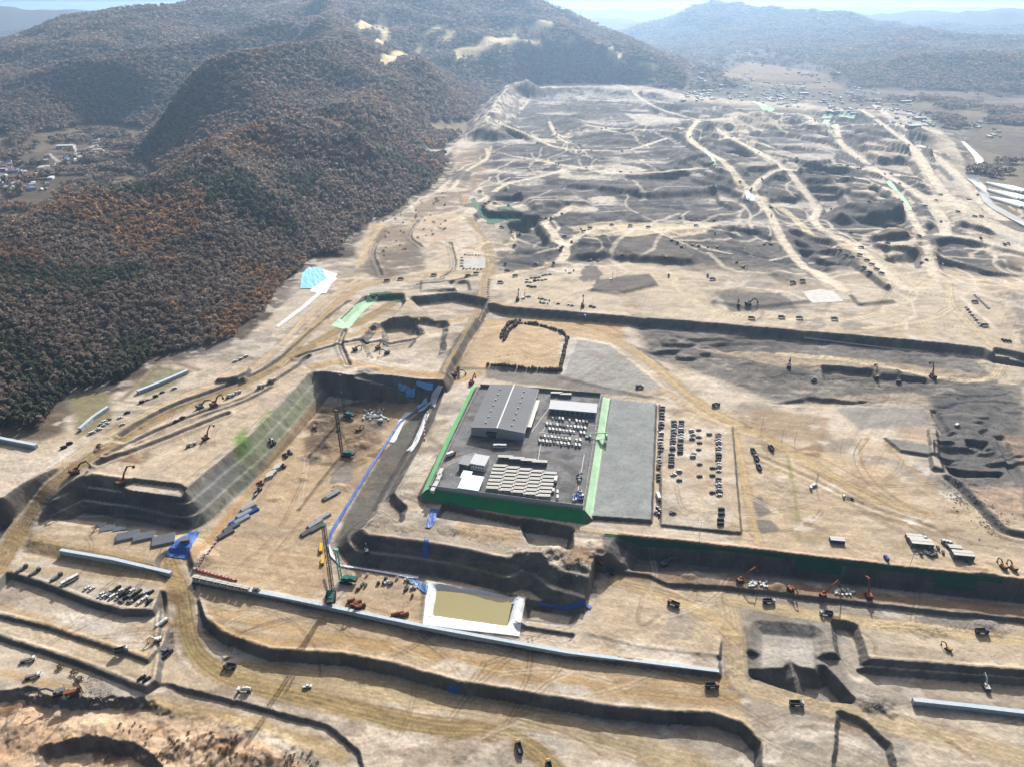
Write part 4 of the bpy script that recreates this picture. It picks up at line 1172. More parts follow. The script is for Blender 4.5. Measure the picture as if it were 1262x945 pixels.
THINGS = []
ORD = ['first', 'second', 'third', 'fourth', 'fifth', 'sixth', 'seventh', 'eighth', 'ninth', 'tenth', 'eleventh', 'twelfth', 'thirteenth', 'fourteenth', 'fifteenth', 'sixteenth', 'seventeenth', 'eighteenth', 'nineteenth', 'twentieth',
       'twenty-first', 'twenty-second', 'twenty-third', 'twenty-fourth', 'twenty-fifth', 'twenty-sixth', 'twenty-seventh', 'twenty-eighth', 'twenty-ninth', 'thirtieth', 'thirty-first', 'thirty-second', 'thirty-third', 'thirty-fourth', 'thirty-fifth']
LANDMARKS = [('beside the muddy settling pond', 585, 752), ('by the big grey warehouse', 625, 510), ('at the white container grid', 640, 600), ('beside the grey asphalt pad', 770, 640), ('near the blue tarp basin', 228, 668),
             ('beside the red and white barriers', 265, 708), ('under the teal crawler crane', 420, 735), ('between the two tall drilling rigs', 430, 540), ('by the pale netted bank', 455, 385), ('below the light blue hillside tarp', 385, 355),
             ('at the trapezoid gravel cut', 972, 790), ('under the long green-topped wall', 1010, 725), ('on the stepped embankment edge', 130, 585), ('on the embankment top', 245, 545), ('below the grassy embankment slope', 320, 590),
             ('below the white quarry hill', 630, 170), ('near the green netted ponds', 600, 265), ('at the square white yard', 584, 325), ('above the dark plateau scarp', 720, 375), ('on the plateau edge road', 960, 392), ('near the white covered pad', 1015, 362),
             ('along the winding river', 1190, 240), ('on the chalky sand plain', 1030, 610), ('beside the machinery yard', 1155, 676), ('on the lower haul road', 330, 840), ('near the rubble patch', 90, 855), ('beside the black bag bund', 640, 420),
             ('on the cliff-edge gravel park', 150, 735), ('along the upper haul road', 190, 500), ('beside the forest-foot culvert', 120, 525), ('among the grey rock benches', 800, 285), ('at the pale haul junction', 1120, 355), ('in the grey cutting', 1080, 462),
             ('on the far sand flats', 985, 200), ('on the bottom road bend', 650, 925), ('at the end of the pale retaining wall', 880, 840), ('on the right edge road', 1210, 385), ('beside the fenced trench pits', 500, 390), ('at the torn-up cliff corner', 745, 700),
             ('at the two-storey site office', 580, 585), ('on the dirt ramp', 205, 790), ('in the right-hand rock field', 1190, 530), ('in the deep right-hand trench', 1215, 845), ('at the yard corner', 712, 610), ('on the sandy plateau', 830, 345), ('on the raised sand terrace', 850, 770)]

def near_landmark(px, py):
    p = at(px, py)
    best, bd = None, 1e18
    for ph, a, b in LANDMARKS:
        q = LM_POS[ph]
        d = (q.x - p.x) ** 2 + (q.y - p.y) ** 2
        if d < bd:
            best, bd = ph, d
    return best
LM_POS = {ph: at(a, b) for ph, a, b in LANDMARKS}

def tagged(o, look, cat, where=None, px=None, group=None, label=None, axis='x'):
    o['category'] = cat
    if group:
        o['group'] = group
    if label:
        o['label'] = label
    else:
        THINGS.append((o, look, where, px, axis))
    return o

def finish_labels():
    """one label per thing: its look and where it stands, counted along when several like it stand there"""
    by = {}
    for o, look, where, px, axis in THINGS:
        by.setdefault((look, where, axis), []).append((o, px))
    for (look, where, axis), v in by.items():
        if len(v) == 1:
            v[0][0]['label'] = f'{look} {where}'
            continue
        v.sort(key=(lambda t: t[1][0]) if axis == 'x' else (lambda t: -t[1][1]))
        n = len(v)
        for i, (o, px) in enumerate(v):
            end = 'from the left' if axis == 'x' else 'from the near end'
            o['label'] = (f'{look} {where}, {ORD[i]} {end}') if i < len(ORD) else f'{look} {where}, one of the farthest'

def thing(name, loc, rz=0.0):
    o = bpy.data.objects.new(name, None)
    o.empty_display_size = 1
    COL.objects.link(o)
    o.location = loc
    o.rotation_euler = (0, 0, rz)
    return o

def part(name, mesh, parent, loc=(0, 0, 0), label=None):
    o = bpy.data.objects.new(name, mesh)
    COL.objects.link(o)
    o.parent = parent
    o.location = loc
    if label:
        o['label'] = label
    return o

def solo(name, mesh, loc=(0, 0, 0), rz=0.0):
    o = bpy.data.objects.new(name, mesh)
    COL.objects.link(o)
    o.location = loc
    o.rotation_euler = (0, 0, rz)
    return o

CACHE = {}
def spec(key, fn, *a):
    if key not in CACHE:
        CACHE[key] = fn(*a)
    return CACHE[key]

def place(sp, name, px, py, ang, look, cat, group=None, where=None, axis='x', sc=1.0, loc=None, label=None):
    """a copy of a kind on the ground: every part an object under the thing's Empty"""
    p = Vector(loc) if loc is not None else at(px, py)
    r = thing(name, p, rad(ang))
    r.scale = (sc, sc, sc)
    for nm, me, off, subs in sp:
        c = part(nm, me, r, off)
        for n2, m2, o2 in subs:
            part(n2, m2, c, o2)
    tagged(r, look, cat, where or near_landmark(px, py), (px, py), group, label, axis)
    return r

# ------------------------------------------------------------------ paints
PAINT = {'white': mat('white_paint', (204, 204, 202), .7, spec=.12), 'silver': mat('silver_paint', (168, 172, 176), .7, spec=.12), 'grey': mat('grey_paint', (104, 108, 112), .7, spec=.12), 'black': mat('black_paint', (34, 36, 40), .7, spec=.12),
         'blue': mat('blue_paint', (44, 84, 158), .7, spec=.12), 'red': mat('red_paint', (140, 58, 48), .7, spec=.12), 'orange': mat('orange_paint', (150, 92, 60), .7, spec=.12), 'yellow': mat('yellow_paint', (212, 168, 52), .7, spec=.12), 'green': mat('green_paint', (60, 120, 84), .7, spec=.12),
         'teal': mat('teal_paint', (44, 104, 98), .7, spec=.12), 'tan': mat('tan_paint', (176, 140, 92), .7, spec=.12), 'dark': mat('dark_steel', (58, 60, 66), .6), 'rust': mat('rusty_steel', (120, 76, 54), .8)}
M_TYRE, M_GLASS = mat('tyre_rubber', (30, 30, 32), .9), mat('vehicle_glass', (30, 38, 46), .35, spec=.25)
M_STEEL, M_CONC = mat('galvanised_steel', (150, 154, 160), .45, .5), mat('concrete', (176, 178, 178), .85, var=.16, scale=.3)
M_BED = mat('tipper_steel', (74, 78, 84), .6, var=.25)
M_SOIL = mat('loaded_soil', (122, 98, 74), .95, var=.3, scale=2)

# ------------------------------------------------------------------ vehicles (front along +x)
def wheel_mesh(r, w, m=None):
    return MB().bar((0, -w / 2, 0), (0, w / 2, 0), r, 10).mesh('wheel', M_TYRE)

def car_spec(col, kind, wheels):
    m = PAINT[col]
    L, W = (4.6, 1.85)
    b, g = MB(), MB()
    if kind == 'van':
        b.box((0, 0, .75), (4.9, 1.9, .9), top=(.98, .96))
        b.box((-.35, 0, 1.93), (4.0, 1.78, .28), top=(.96, .9))
        g.box((-.2, 0, 1.5), (4.2, 1.84, .62), top=(.9, .93), shift=(-.12, 0))
    elif kind == 'pickup':
        b.box((0, 0, .75), (5.2, 1.9, .75), top=(.98, .95))
        b.box((.15, 0, 1.8), (1.5, 1.5, .12), top=(.9, .9))
        b.box((-1.6, .88, 1.22), (1.9, .1, .24)).box((-1.6, -.88, 1.22), (1.9, .1, .24))
        g.box((.25, 0, 1.44), (2.1, 1.7, .62), top=(.74, .88), shift=(-.08, 0))
    else:
        b.box((0, 0, .62), (L, W, .62), top=(.97, .94))
        b.box((1.45, 0, .98), (1.5, 1.66, .16), top=(.9, .92))
        b.box((-.3, 0, 1.47), (1.75, 1.42, .08), top=(.94, .92))
        g.box((-.25, 0, 1.18), (2.75, 1.66, .54), top=(.66, .86), shift=(-.05, 0))
    s = [('body', b.mesh('body', m), (0, 0, 0), []), ('window', g.mesh('window', M_GLASS), (0, 0, 0), [])]
    if wheels:
        w = spec('carwheel', wheel_mesh, .34, .24)
        s += [('wheel', w, (a, c, .34), []) for a in (1.4, -1.4) for c in (-.86, .86)]
    return s

def dump_spec(col, load, full):
    ch = MB().box((0, 0, .85), (8.2, 1.0, .35)).box((-1.2, 0, 1.1), (5.2, .9, .18)).box((3.9, 0, .62), (.3, 2.4, .4))
    cab = MB().box((3.15, 0, 1.75), (1.7, 2.45, 1.9), top=(.9, .94), shift=(-.06, 0)).box((3.0, 0, 2.8), (1.0, 2.2, .22), top=(.8, .9))
    gl = MB().box((3.97, 0, 2.15), (.1, 2.1, .75), ry=-.08).box((3.25, 0, 2.2), (.9, 2.5, .55))
    bed = MB()
    bed.box((-1.0, 0, 1.4), (5.5, 2.4, .16))
    bed.box((-1.0, 1.2, 2.15), (5.6, .12, 1.5)).box((-1.0, -1.2, 2.15), (5.6, .12, 1.5))
    bed.box((1.75, 0, 2.3), (.14, 2.45, 1.8)).box((-3.8, 0, 2.05), (.12, 2.45, 1.3))
    bed.box((2.3, 0, 3.15), (1.2, 2.3, .1))
    for k in range(6):
        bed.box((-3.3 + k * .95, 1.3, 2.1), (.12, .1, 1.4)).box((-3.3 + k * .95, -1.3, 2.1), (.12, .1, 1.4))
    s = [('chassis', ch.mesh('chassis', PAINT['dark']), (0, 0, 0), []), ('cab', cab.mesh('cab', PAINT[col]), (0, 0, 0), [('window', gl.mesh('window', M_GLASS), (0, 0, 0))] if full else []), ('dump_bed', bed.mesh('dump_bed', M_BED), (0, 0, 0), [])]
    if load:
        ld = MB()
        n = 8
        V, F = [], []
        rs = np.random.RandomState(3)
        for i in range(n + 1):
            for j in range(5):
                u, v = i / n, j / 4
                V.append((-3.7 + 5.3 * u, -1.12 + 2.24 * v, 2.15 + .85 * math.sin(math.pi * u) * math.sin(math.pi * v) + rs.uniform(-.08, .08)))
        for i in range(n):
            for j in range(4):
                a = i * 5 + j
                F.append((a, a + 5, a + 6, a + 1))
        ld.add(V, F)
        s.append(('load', ld.mesh('load', M_SOIL), (0, 0, 0), []))
    if full:
        w = spec('truckwheel', wheel_mesh, .55, .5)
        s += [('wheel', w, (a, c, .55), []) for a in (3.1, -1.6, -2.9) for c in (-1.0, 1.0)]
    return s

def truck_spec(col, body, full=True):
    """cab truck with a box, flatbed, mixer drum or tank"""
    ch = MB().box((0, 0, .85), (8.6, 1.0, .3))
    cab = MB().box((3.4, 0, 1.7), (1.7, 2.35, 1.9), top=(.9, .94), shift=(-.05, 0))
    gl = MB().box((4.18, 0, 2.1), (.1, 2.0, .7), ry=-.08)
    b = MB()
    if body == 'tank':
        b.bar((-4.0, 0, 2.05), (2.1, 0, 2.05), 1.15, 14).bar((-1, 0, 3.1), (-1, 0, 3.4), .35, 8).box((-.9, 0, 1.05), (6, 1.6, .2))
    elif body == 'mixer':
        b.bar((-3.6, 0, 2.6), (-1.2, 0, 2.35), .7, 12, 1.25).bar((-1.2, 0, 2.35), (1.4, 0, 2.0), 1.25, 12, .8).box((-3.6, 0, 2.2), (.5, 1.2, 1.6))
    elif body == 'flat':
        b.box((-1.1, 0, 1.2), (6.2, 2.4, .2)).box((1.95, 0, 1.8), (.12, 2.3, 1.0)).box((-1.1, 0, 1.6), (4.2, 1.6, .6))
    else:
        b.box((-1.1, 0, 2.3), (6.3, 2.45, 2.5)).box((-1.1, 0, 3.58), (6.1, 2.3, .06))
    bm = {'tank': PAINT['white'], 'mixer': PAINT['white'], 'flat': PAINT['grey'], 'box': PAINT['white']}[body]
    nm = {'tank': 'tank', 'mixer': 'mixer_drum', 'flat': 'flatbed', 'box': 'cargo_box'}[body]
    s = [('chassis', ch.mesh('chassis', PAINT['dark']), (0, 0, 0), []), ('cab', cab.mesh('cab', PAINT[col]), (0, 0, 0), [('window', gl.mesh('window', M_GLASS), (0, 0, 0))]), (nm, b.mesh(nm, bm), (0, 0, 0), [])]
    if full:
        w = spec('truckwheel', wheel_mesh, .55, .5)
        s += [('wheel', w, (a, c, .55), []) for a in (3.1, -2.0, -3.2) for c in (-1.0, 1.0)]
    return s

def bus_spec(col):
    b = MB().box((0, 0, 1.75), (11, 2.5, 2.7), top=(.99, .95)).box((-1, 0, 3.2), (2.2, 1.6, .25))
    g = MB().box((0, 0, 2.2), (10.4, 2.53, .8)).box((5.45, 0, 2.1), (.1, 2.2, 1.2))
    w = spec('truckwheel', wheel_mesh, .55, .5)
    return [('body', b.mesh('body', PAINT[col]), (0, 0, 0), []), ('window', g.mesh('window', M_GLASS), (0, 0, 0), [])] + [('wheel', w, (a, c, .55), []) for a in (3.6, -3.4) for c in (-1.05, 1.05)]

def excavator_spec(col, pose, full=True):
    """tracks, turned upper body, boom, stick and bucket; boom along +x"""
    m = PAINT[col]
    tr = MB().side([(-2.2, .35), (-1.9, 0), (1.9, 0), (2.2, .35), (2.2, .7), (1.9, 1.0), (-1.9, 1.0), (-2.2, .7)], -.3, .3)
    for k in range(11):
        tr.box((-1.8 + k * .36, 0, 1.02), (.18, .64, .06))
    trm = tr.mesh('track', M_TYRE)
    un = MB().box((0, 0, .75), (2.2, 1.8, .5)).bar((0, 0, .9), (0, 0, 1.25), .7, 12)
    ho = MB().box((-.5, 0, 1.85), (3.6, 2.7, 1.15), top=(.97, .94)).box((-1.7, 0, 2.55), (1.2, 2.4, .35), top=(.8, .9))
    cw = MB().side([(-2.5, 1.3), (-2.1, 1.3), (-2.1, 2.5), (-2.4, 2.5), (-2.75, 2.1)], -1.3, 1.3)
    cab = MB().box((.75, .85, 2.3), (1.5, .95, 1.75), top=(.85, .9))
    gl = MB().box((.95, .85, 2.55), (1.35, 1.0, .8), top=(.9, .92))
    bo, st, bu = MB(), MB(), MB()
    P = {'up': ((.9, 2.0), (3.4, 5.2), (6.4, 5.6), (7.4, 2.6)), 'reach': ((.9, 2.0), (3.6, 4.6), (6.6, 3.9), (8.4, 1.6)), 'dig': ((.9, 2.0), (3.2, 4.2), (5.6, 3.4), (5.4, .6)), 'high': ((.9, 2.0), (2.6, 5.8), (5.2, 8.6), (8.2, 7.2)), 'long': ((.9, 2.0), (5.5, 7.8), (10.5, 9.8), (14.0, 4.2))}[pose]
    (ax, az), (bx, bz), (cx, cz), (dx, dz) = P
    bo.beam((ax, -.25, az), (bx, -.25, bz), .55, .75).beam((bx, -.25, bz), (cx, -.25, cz), .5, .65).bar((ax + .5, -.6, az), (bx, -.6, bz - .2), .12, 6).bar((ax + .5, .1, az), (bx, .1, bz - .2), .12, 6)
    ex, ez = cx + (cx - dx) * .18, cz + (cz - dz) * .18
    st.beam((ex, -.25, ez), (dx, -.25, dz), .45, .5).bar((bx, -.25, bz + .5), (ex, -.25, ez), .11, 6)
    bu.side([(dx - .2, dz + .1), (dx + .35, dz), (dx + .25, dz - .9), (dx - .5, dz - 1.25), (dx - 1.0, dz - .9), (dx - .75, dz - .8)], -.85, .35)
    s = [('track', trm, (0, 1.2, 0), []), ('track', trm, (0, -1.2, 0), []), ('undercarriage', un.mesh('undercarriage', PAINT['dark']), (0, 0, 0), []), ('body', ho.mesh('body', m), (0, 0, 0), [('counterweight', cw.mesh('counterweight', PAINT['dark']), (0, 0, 0))]),
         ('cab', cab.mesh('cab', m), (0, 0, 0), [('window', gl.mesh('window', M_GLASS), (0, 0, 0))]), ('boom', bo.mesh('boom', m), (0, 0, 0), []), ('stick', st.mesh('stick', m), (0, 0, 0), []), ('bucket', bu.mesh('bucket', PAINT['dark']), (0, 0, 0), [])]
    return s

def loader_spec(col):
    m = PAINT[col]
    b = MB().box((-1.4, 0, 1.5), (3.0, 2.1, 1.2), top=(.95, .9)).box((1.0, 0, 1.1), (1.6, 1.4, .8))
    cab = MB().box((-.2, 0, 2.7), (1.5, 1.5, 1.5), top=(.88, .88))
    arm = MB().beam((1.0, .6, 1.7), (3.2, .6, .8), .25, .4).beam((1.0, -.6, 1.7), (3.2, -.6, .8), .25, .4)
    bu = MB().side([(3.1, 1.3), (3.3, .1), (4.4, .05), (4.5, .25), (3.6, .5)], -1.4, 1.4)
    w = spec('loaderwheel', wheel_mesh, .8, .6)
    return [('body', b.mesh('body', m), (0, 0, 0), []), ('cab', cab.mesh('cab', M_GLASS), (0, 0, 0), []), ('lift_arm', arm.mesh('lift_arm', m), (0, 0, 0), []), ('bucket', bu.mesh('bucket', PAINT['dark']), (0, 0, 0), [])] + [('wheel', w, (a, c, .8), []) for a in (1.3, -1.7) for c in (-1.1, 1.1)]

M_UNITROOF = mat('unit_roof', (184, 184, 180), .7)
def container_spec(wall, L=11.0, W=2.7, Hh=2.9):
    b = MB().box((0, 0, Hh / 2), (L, W, Hh))
    k = int(L / 1.2)
    for i in range(k):
        b.box((-L / 2 + .6 + i * L / k, -W / 2 - .03, Hh / 2), (.25, .08, Hh * .9))
    r = MB().box((0, 0, Hh + .08), (L + .1, W + .1, .14)).box((0, 0, Hh + .2), (L, .3, .1))
    d = MB().box((L * .28, -W / 2 - .05, 1.1), (1.0, .08, 2.1))
    g = MB().box((-L * .18, -W / 2 - .05, 1.6), (1.8, .09, .9))
    return [('wall', b.mesh('wall', wall), (0, 0, 0), []), ('roof', r.mesh('roof', M_UNITROOF), (0, 0, 0), []), ('door', d.mesh('door', PAINT['grey']), (0, 0, 0), []), ('window', g.mesh('window', M_GLASS), (0, 0, 0), [])]
# ------------------------------------------------------------------ vehicles in the photograph
rv = random.Random(5)
LOOKCOL = ['white', 'black', 'grey', 'black', 'silver', 'black', 'white', 'grey', 'black']
def put_car(px, py, ang, where=None, col=None, kind=None, wheels=False, axis='x', group='parked cars'):
    col = col or rv.choice(LOOKCOL)
    kind = kind or rv.choice(['car', 'car', 'van', 'pickup', 'car'])
    nm = {'car': 'parked_car', 'van': 'parked_van', 'pickup': 'pickup_truck'}[kind]
    word = {'car': 'car', 'van': 'van', 'pickup': 'pickup'}[kind]
    return place(spec(('car', col, kind, wheels), car_spec, col, kind, wheels), nm, px, py, ang + rv.uniform(-4, 4), f'{col} {word}', word, group, where, axis)

# dirt parking ground right of the asphalt pad: columns running away from the drone
def column(x0, y0, x1, y1, n, where, ang, skip=(), jit=.6):
    for i in range(n):
        if i in skip:
            continue
        t = i / max(1, n - 1)
        put_car(x0 + (x1 - x0) * t + rv.uniform(-jit, jit), y0 + (y1 - y0) * t, ang, where, axis='y')
G = 'in the leftmost column of the dirt lot'
column(812, 592, 816, 502, 26, G, 4, (3, 9, 17))
column(827, 574, 831, 520, 17, 'in the second column of the dirt lot', 4, (5,))
column(838, 558, 840, 520, 13, 'in the third column of the dirt lot', 4, (4,))
column(886, 610, 885, 535, 24, 'in the rightmost column of the dirt lot', 4, (7, 8))
for q in ((852, 531), (854, 536), (853, 541), (861, 530), (861, 539), (862, 546), (861, 554), (855, 559), (854, 563), (862, 572), (862, 587), (874, 535), (878, 577), (878, 586), (878, 607), (837, 581), (837, 592), (830, 585), (829, 632)):
    put_car(*q, 4, 'standing loose in the middle of the dirt lot')
for q in ((889, 628), (889, 634), (888, 641), (888, 646)):
    put_car(*q, 2, "in the dirt lot's near right corner", 'black', 'van', axis='y')
place(spec('boxt', truck_spec, 'white', 'box'), 'box_truck', 811, 613, 92, 'white box truck', 'truck', None, "at the dirt lot's near left corner")
for q in ((810, 627), (813, 630), (809, 632), (812, 635)):
    place(spec(('load', 'yellow'), loader_spec, 'grey'), 'compact_loader', *q, rv.uniform(0, 360), 'small grey loader', 'loader', None, "at the dirt lot's near left corner", sc=.7)
# paved yard: white vans in close rows
for y0, x0, x1, n, w in ((515.5, 681, 723, 11, 'in the farthest row of the paved yard'), (523, 674, 721, 12, 'in the second row of the paved yard'), (529, 673, 720, 12, 'in the third row of the paved yard'), (538, 667, 715, 12, 'in the fourth row of the paved yard'), (544, 665, 714, 12, 'in the nearest row of the paved yard')):
    for i in range(n):
        if rv.random() < .05:
            continue
        t = i / (n - 1)
        put_car(x0 + (x1 - x0) * t, y0 + 5.5 * t, 95, w, rv.choice(['white', 'white', 'white', 'silver', 'grey']), rv.choice(['van', 'car']), group='vans and cars in the paved yard')
# cliff-edge gravel park on the left
for q in ((125, 733), (128, 735), (131, 731), (134, 734), (137, 729), (140, 735), (143, 731), (146, 736), (148, 729), (151, 733), (154, 738), (157, 731), (160, 735), (163, 728), (166, 733), (169, 737), (171, 729), (174, 734), (177, 739), (179, 731), (182, 736), (186, 730), (150, 741), (160, 742), (172, 743), (145, 725), (158, 725), (184, 742)):
    put_car(*q, 62 + rv.choice((0, 0, 90)), 'on the cliff-edge gravel park', wheels=True, group='cars on the cliff-edge gravel park')
for q in ((107, 725), (113, 726)):
    put_car(*q, 64, 'standing apart left of the cliff-edge park', 'white', 'car', True)
place(spec('bus', bus_spec, 'white'), 'bus', 87, 716, 52, 'long white bus', 'bus', None, 'left of the cliff-edge gravel park')
for q in ((79, 552), (86, 547)):
    put_car(*q, 35, 'at the forest edge on the left', 'black', 'van', True)
for q in ((151, 523), (148, 515), (157, 509), (175, 496), (182, 493), (192, 489), (200, 484), (215, 479), (225, 515), (217, 519)):
    put_car(*q, 38, None, None, None, True)
for k in range(11):
    put_car(113 + k * 2.0 + rv.uniform(-1, 1), 535 - k * 1.6 + rv.uniform(-2.5, 2.5), 38, 'in the cluster by the pale culvert', rv.choice(['white', 'white', 'silver', 'grey']), None, True)
for q in ((290, 446), (297, 443), (303, 440)):
    put_car(*q, 40, 'on the track above the gravel mound', 'white', 'van', True)

D = lambda px, py, ang, col='white', load=False, full=None: place(spec(('dump', col, load, py > 430 if full is None else full), dump_spec, col, load, py > 430 if full is None else full), 'dump_truck', px, py, ang, f'dark dump truck with {col} cab' if not load else f'loaded dump truck with {col} cab', 'dump truck', 'dump trucks working on the site')
for a in ((284, 822, 172, 'tan'), (640, 922, 105, 'yellow'), (877, 846, 2, 'orange'), (981, 868, 0, 'white'), (947, 742, 0, 'white'), (1018, 757, 172, 'white'), (1209, 779, 0, 'blue'), (830, 745, 150, 'red'), (751, 705, 145, 'red'), (677, 946, 100, 'yellow'),
          (928, 557, 92, 'blue'), (932, 566, 92, 'blue'), (935, 577, 92, 'blue'), (950, 553, 95, 'white'), (882, 500, 20, 'blue'), (788, 478, 10, 'white'),
          (535, 340, 12, 'yellow'), (494, 345, 20, 'yellow'), (477, 347, 25, 'orange'), (577, 341, 15, 'yellow'), (587, 338, 15, 'yellow'), (513, 396, 5, 'yellow'), (461, 405, 60, 'white'), (623, 326, 80, 'white'), (625, 335, 30, 'yellow'), (635, 341, 30, 'yellow'), (617, 349, 5, 'white'),
          (926, 393, 0, 'white'), (963, 392, 0, 'white'), (985, 393, 0, 'white'), (1028, 394, 0, 'white'), (977, 349, 10, 'white'), (989, 347, 10, 'white'), (824, 341, 80, 'red'), (872, 341, 80, 'white'), (878, 345, 10, 'white'), (718, 391, 5, 'white'),
          (592, 237, 10, 'white'), (598, 252, 30, 'white'), (610, 252, 10, 'yellow'), (618, 281, 10, 'white'), (630, 288, 5, 'yellow'), (640, 291, 40, 'white'), (634, 304, 60, 'white'), (660, 327, 15, 'white'), (679, 270, 70, 'white'), (668, 271, 10, 'white'), (693, 306, 75, 'white'), (719, 286, 30, 'orange'), (727, 282, 30, 'red'),
          (754, 278, 5, 'white'), (777, 279, 5, 'white'), (799, 281, 5, 'yellow'), (858, 279, 0, 'white'), (727, 323, 40, 'orange'), (737, 323, 60, 'white'), (881, 289, 80, 'white'), (982, 196, 0, 'white'), (999, 202, 0, 'white'), (1024, 259, 60, 'yellow'), (1071, 250, 10, 'white'), (1201, 373, 5, 'white'), (1213, 402, 5, 'yellow'),
          (1159, 241, 120, 'white'), (1201, 268, 130, 'white'), (1209, 268, 130, 'yellow'), (1180, 262, 120, 'white'), (1048, 288, 130, 'white'), (765, 213, 5, 'white'), (960, 220, 100, 'white'), (912, 225, 110, 'yellow'), (925, 236, 100, 'white'), (850, 170, 60, 'white'), (690, 197, 40, 'white'), (1098, 215, 130, 'white'), (1140, 255, 130, 'white')):
    D(*a)
D(150, 802, 20, 'white')
D(206, 807, 60, 'grey')
D(1003, 470, 40, 'white')
place(spec('mixer', truck_spec, 'white', 'mixer'), 'mixer_truck', 302, 851, 178, 'white concrete mixer truck', 'mixer truck', None, 'on the lower haul road')
place(spec('tank', truck_spec, 'white', 'tank'), 'tanker_truck', 200, 769, 62, 'white water tanker truck', 'tanker truck', None, 'on the dirt ramp')
put_car(379, 846, 8, 'on the lower haul road', 'white', 'pickup', True)
for q in ((35, 814), (41, 834)):
    place(spec('flatt', truck_spec, 'white', 'flat'), 'flatbed_truck', *q, 20, 'white flatbed truck', 'truck', None, 'near the rubble patch')
for q in ((175, 836), (181, 838)):
    put_car(*q, 60, 'at the foot of the dirt ramp', 'black', 'pickup', True)
for q in ((27, 702), (43, 706), (70, 712)):
    place(spec('flatb', truck_spec, 'grey', 'flat'), 'flatbed_truck', *q, 65, 'grey flatbed truck', 'truck', None, 'along the cliff edge left of the bus')
for q, c in (((236, 549), 'white'), ((284, 489), 'white'), ((322, 477), 'white'), ((335, 470), 'white'), ((292, 485), 'white')):
    place(spec('mixer', truck_spec, 'white', 'mixer'), 'mixer_truck', *q, 45, 'white concrete mixer truck', 'mixer truck', 'concrete mixers on the embankment', 'on the embankment top')
place(spec('bus', bus_spec, 'white'), 'bus', 616, 551, 0, 'white bus', 'bus', None, 'in front of the grey warehouse')
place(spec(('truck', 'red'), truck_spec, 'red', 'box'), 'box_truck', 556, 561, 40, 'red and white box truck', 'truck', None, "inside the yard's left gate")
place(spec(('truck', 'red'), truck_spec, 'red', 'box'), 'box_truck', 685, 592, 80, 'red-cabbed box truck', 'truck', None, 'at the right end of the container grid')
for q in ((659, 505), (657, 513), (654, 521)):
    place(spec('boxt', truck_spec, 'white', 'box'), 'box_truck', *q, 78, 'white box truck', 'truck', None, "docked at the warehouse's right wall", 'y')
for q in ((682, 605), (687, 613), (687, 607)):
    put_car(*q, 85, 'right of the container grid', 'white', 'van')
place(spec('flatt', truck_spec, 'white', 'flat'), 'flatbed_truck', 1045, 614, 165, 'long white flatbed truck', 'truck', None, 'on the chalky sand plain')
put_car(999, 601, 70, 'on the chalky sand plain', 'white', 'van', True)
put_car(1092, 688, 90, 'beside the long green-topped wall', 'blue', 'van', True)
for q in ((1166, 672), (1170, 673), (1174, 674), (1143, 668), (1149, 680), (1190, 690)):
    place(spec('flatt', truck_spec, 'white', 'flat'), 'flatbed_truck', *q, 100, 'white flatbed truck', 'truck', None, 'parked in the machinery yard')
# right edge road parking
for i in range(10):
    put_car(1201 + i * 1.9, 364 + i * 1.8, 30, 'in the upper row by the right edge road', 'white', 'car', axis='x')
for i in range(8):
    put_car(1190 + i * 2.6, 379 + i * 3.2, 30, 'in the lower row by the right edge road', rv.choice(['white', 'black']), None)
for i in range(3):
    put_car(1236 + i * 4, 420 + i * .6, 90, 'on the bank top at the right edge', 'black', 'van')
for i in range(9):
    put_car(1244 + i * 2.2, 443 + i * .5, 90, 'in the short row at the right edge', 'white', 'car')
# plateau parking by the dark scarp and by the edge road
for i in range(13):
    put_car(650 + (i % 7) * 4.6 + rv.uniform(-1, 1), 345 - (i % 7) * 1.0 + (i // 7) * 4 + rv.uniform(-1, 1), 15, 'below the plateau edge road')
for q in ((651, 353), (655, 354), (659, 354), (648, 366), (652, 366), (664, 368), (668, 369), (672, 370), (677, 371), (666, 373), (670, 374), (675, 374), (688, 375), (701, 376), (705, 377), (728, 378), (732, 379), (697, 334), (702, 337), (707, 334)):
    put_car(*q, rv.choice((10, 95)), 'on the sand above the dark scarp')
for i in range(6):
    put_car(573 + i * 3.4, 314.5 + i * .1, 80, 'along the far side of the square white yard', rv.choice(['white', 'black', 'grey']))
for i in range(6):
    put_car(571 + i * 4.4, 332 + rv.uniform(-1, 1), 80, 'along the near side of the square white yard', rv.choice(['white', 'blue', 'black']))
for i in range(4):
    put_car(569.5 - i * .2, 318 + i * 3.4, 10, 'along the left side of the square white yard', 'white', axis='y')
for q in ((1035, 310), (1042, 316), (1050, 318), (1068, 322), (1074, 327), (1080, 333), (1086, 338), (1059, 315), (1064, 331), (1071, 337)):
    D(*q, 130, 'white')
for q in ((835, 300), (840, 305), (853, 303), (861, 304), (872, 305), (884, 306), (828, 297), (942, 302), (950, 302), (908, 324), (916, 330), (767, 315), (820, 318), (852, 272), (838, 270), (861, 273), (880, 272)):
    place(spec(('exc', 'yellow', 'dig'), excavator_spec, 'tan', 'dig'), 'excavator', *q, rv.uniform(0, 360), 'tan excavator', 'excavator', 'excavators on the rock benches', 'on the dark rock benches')

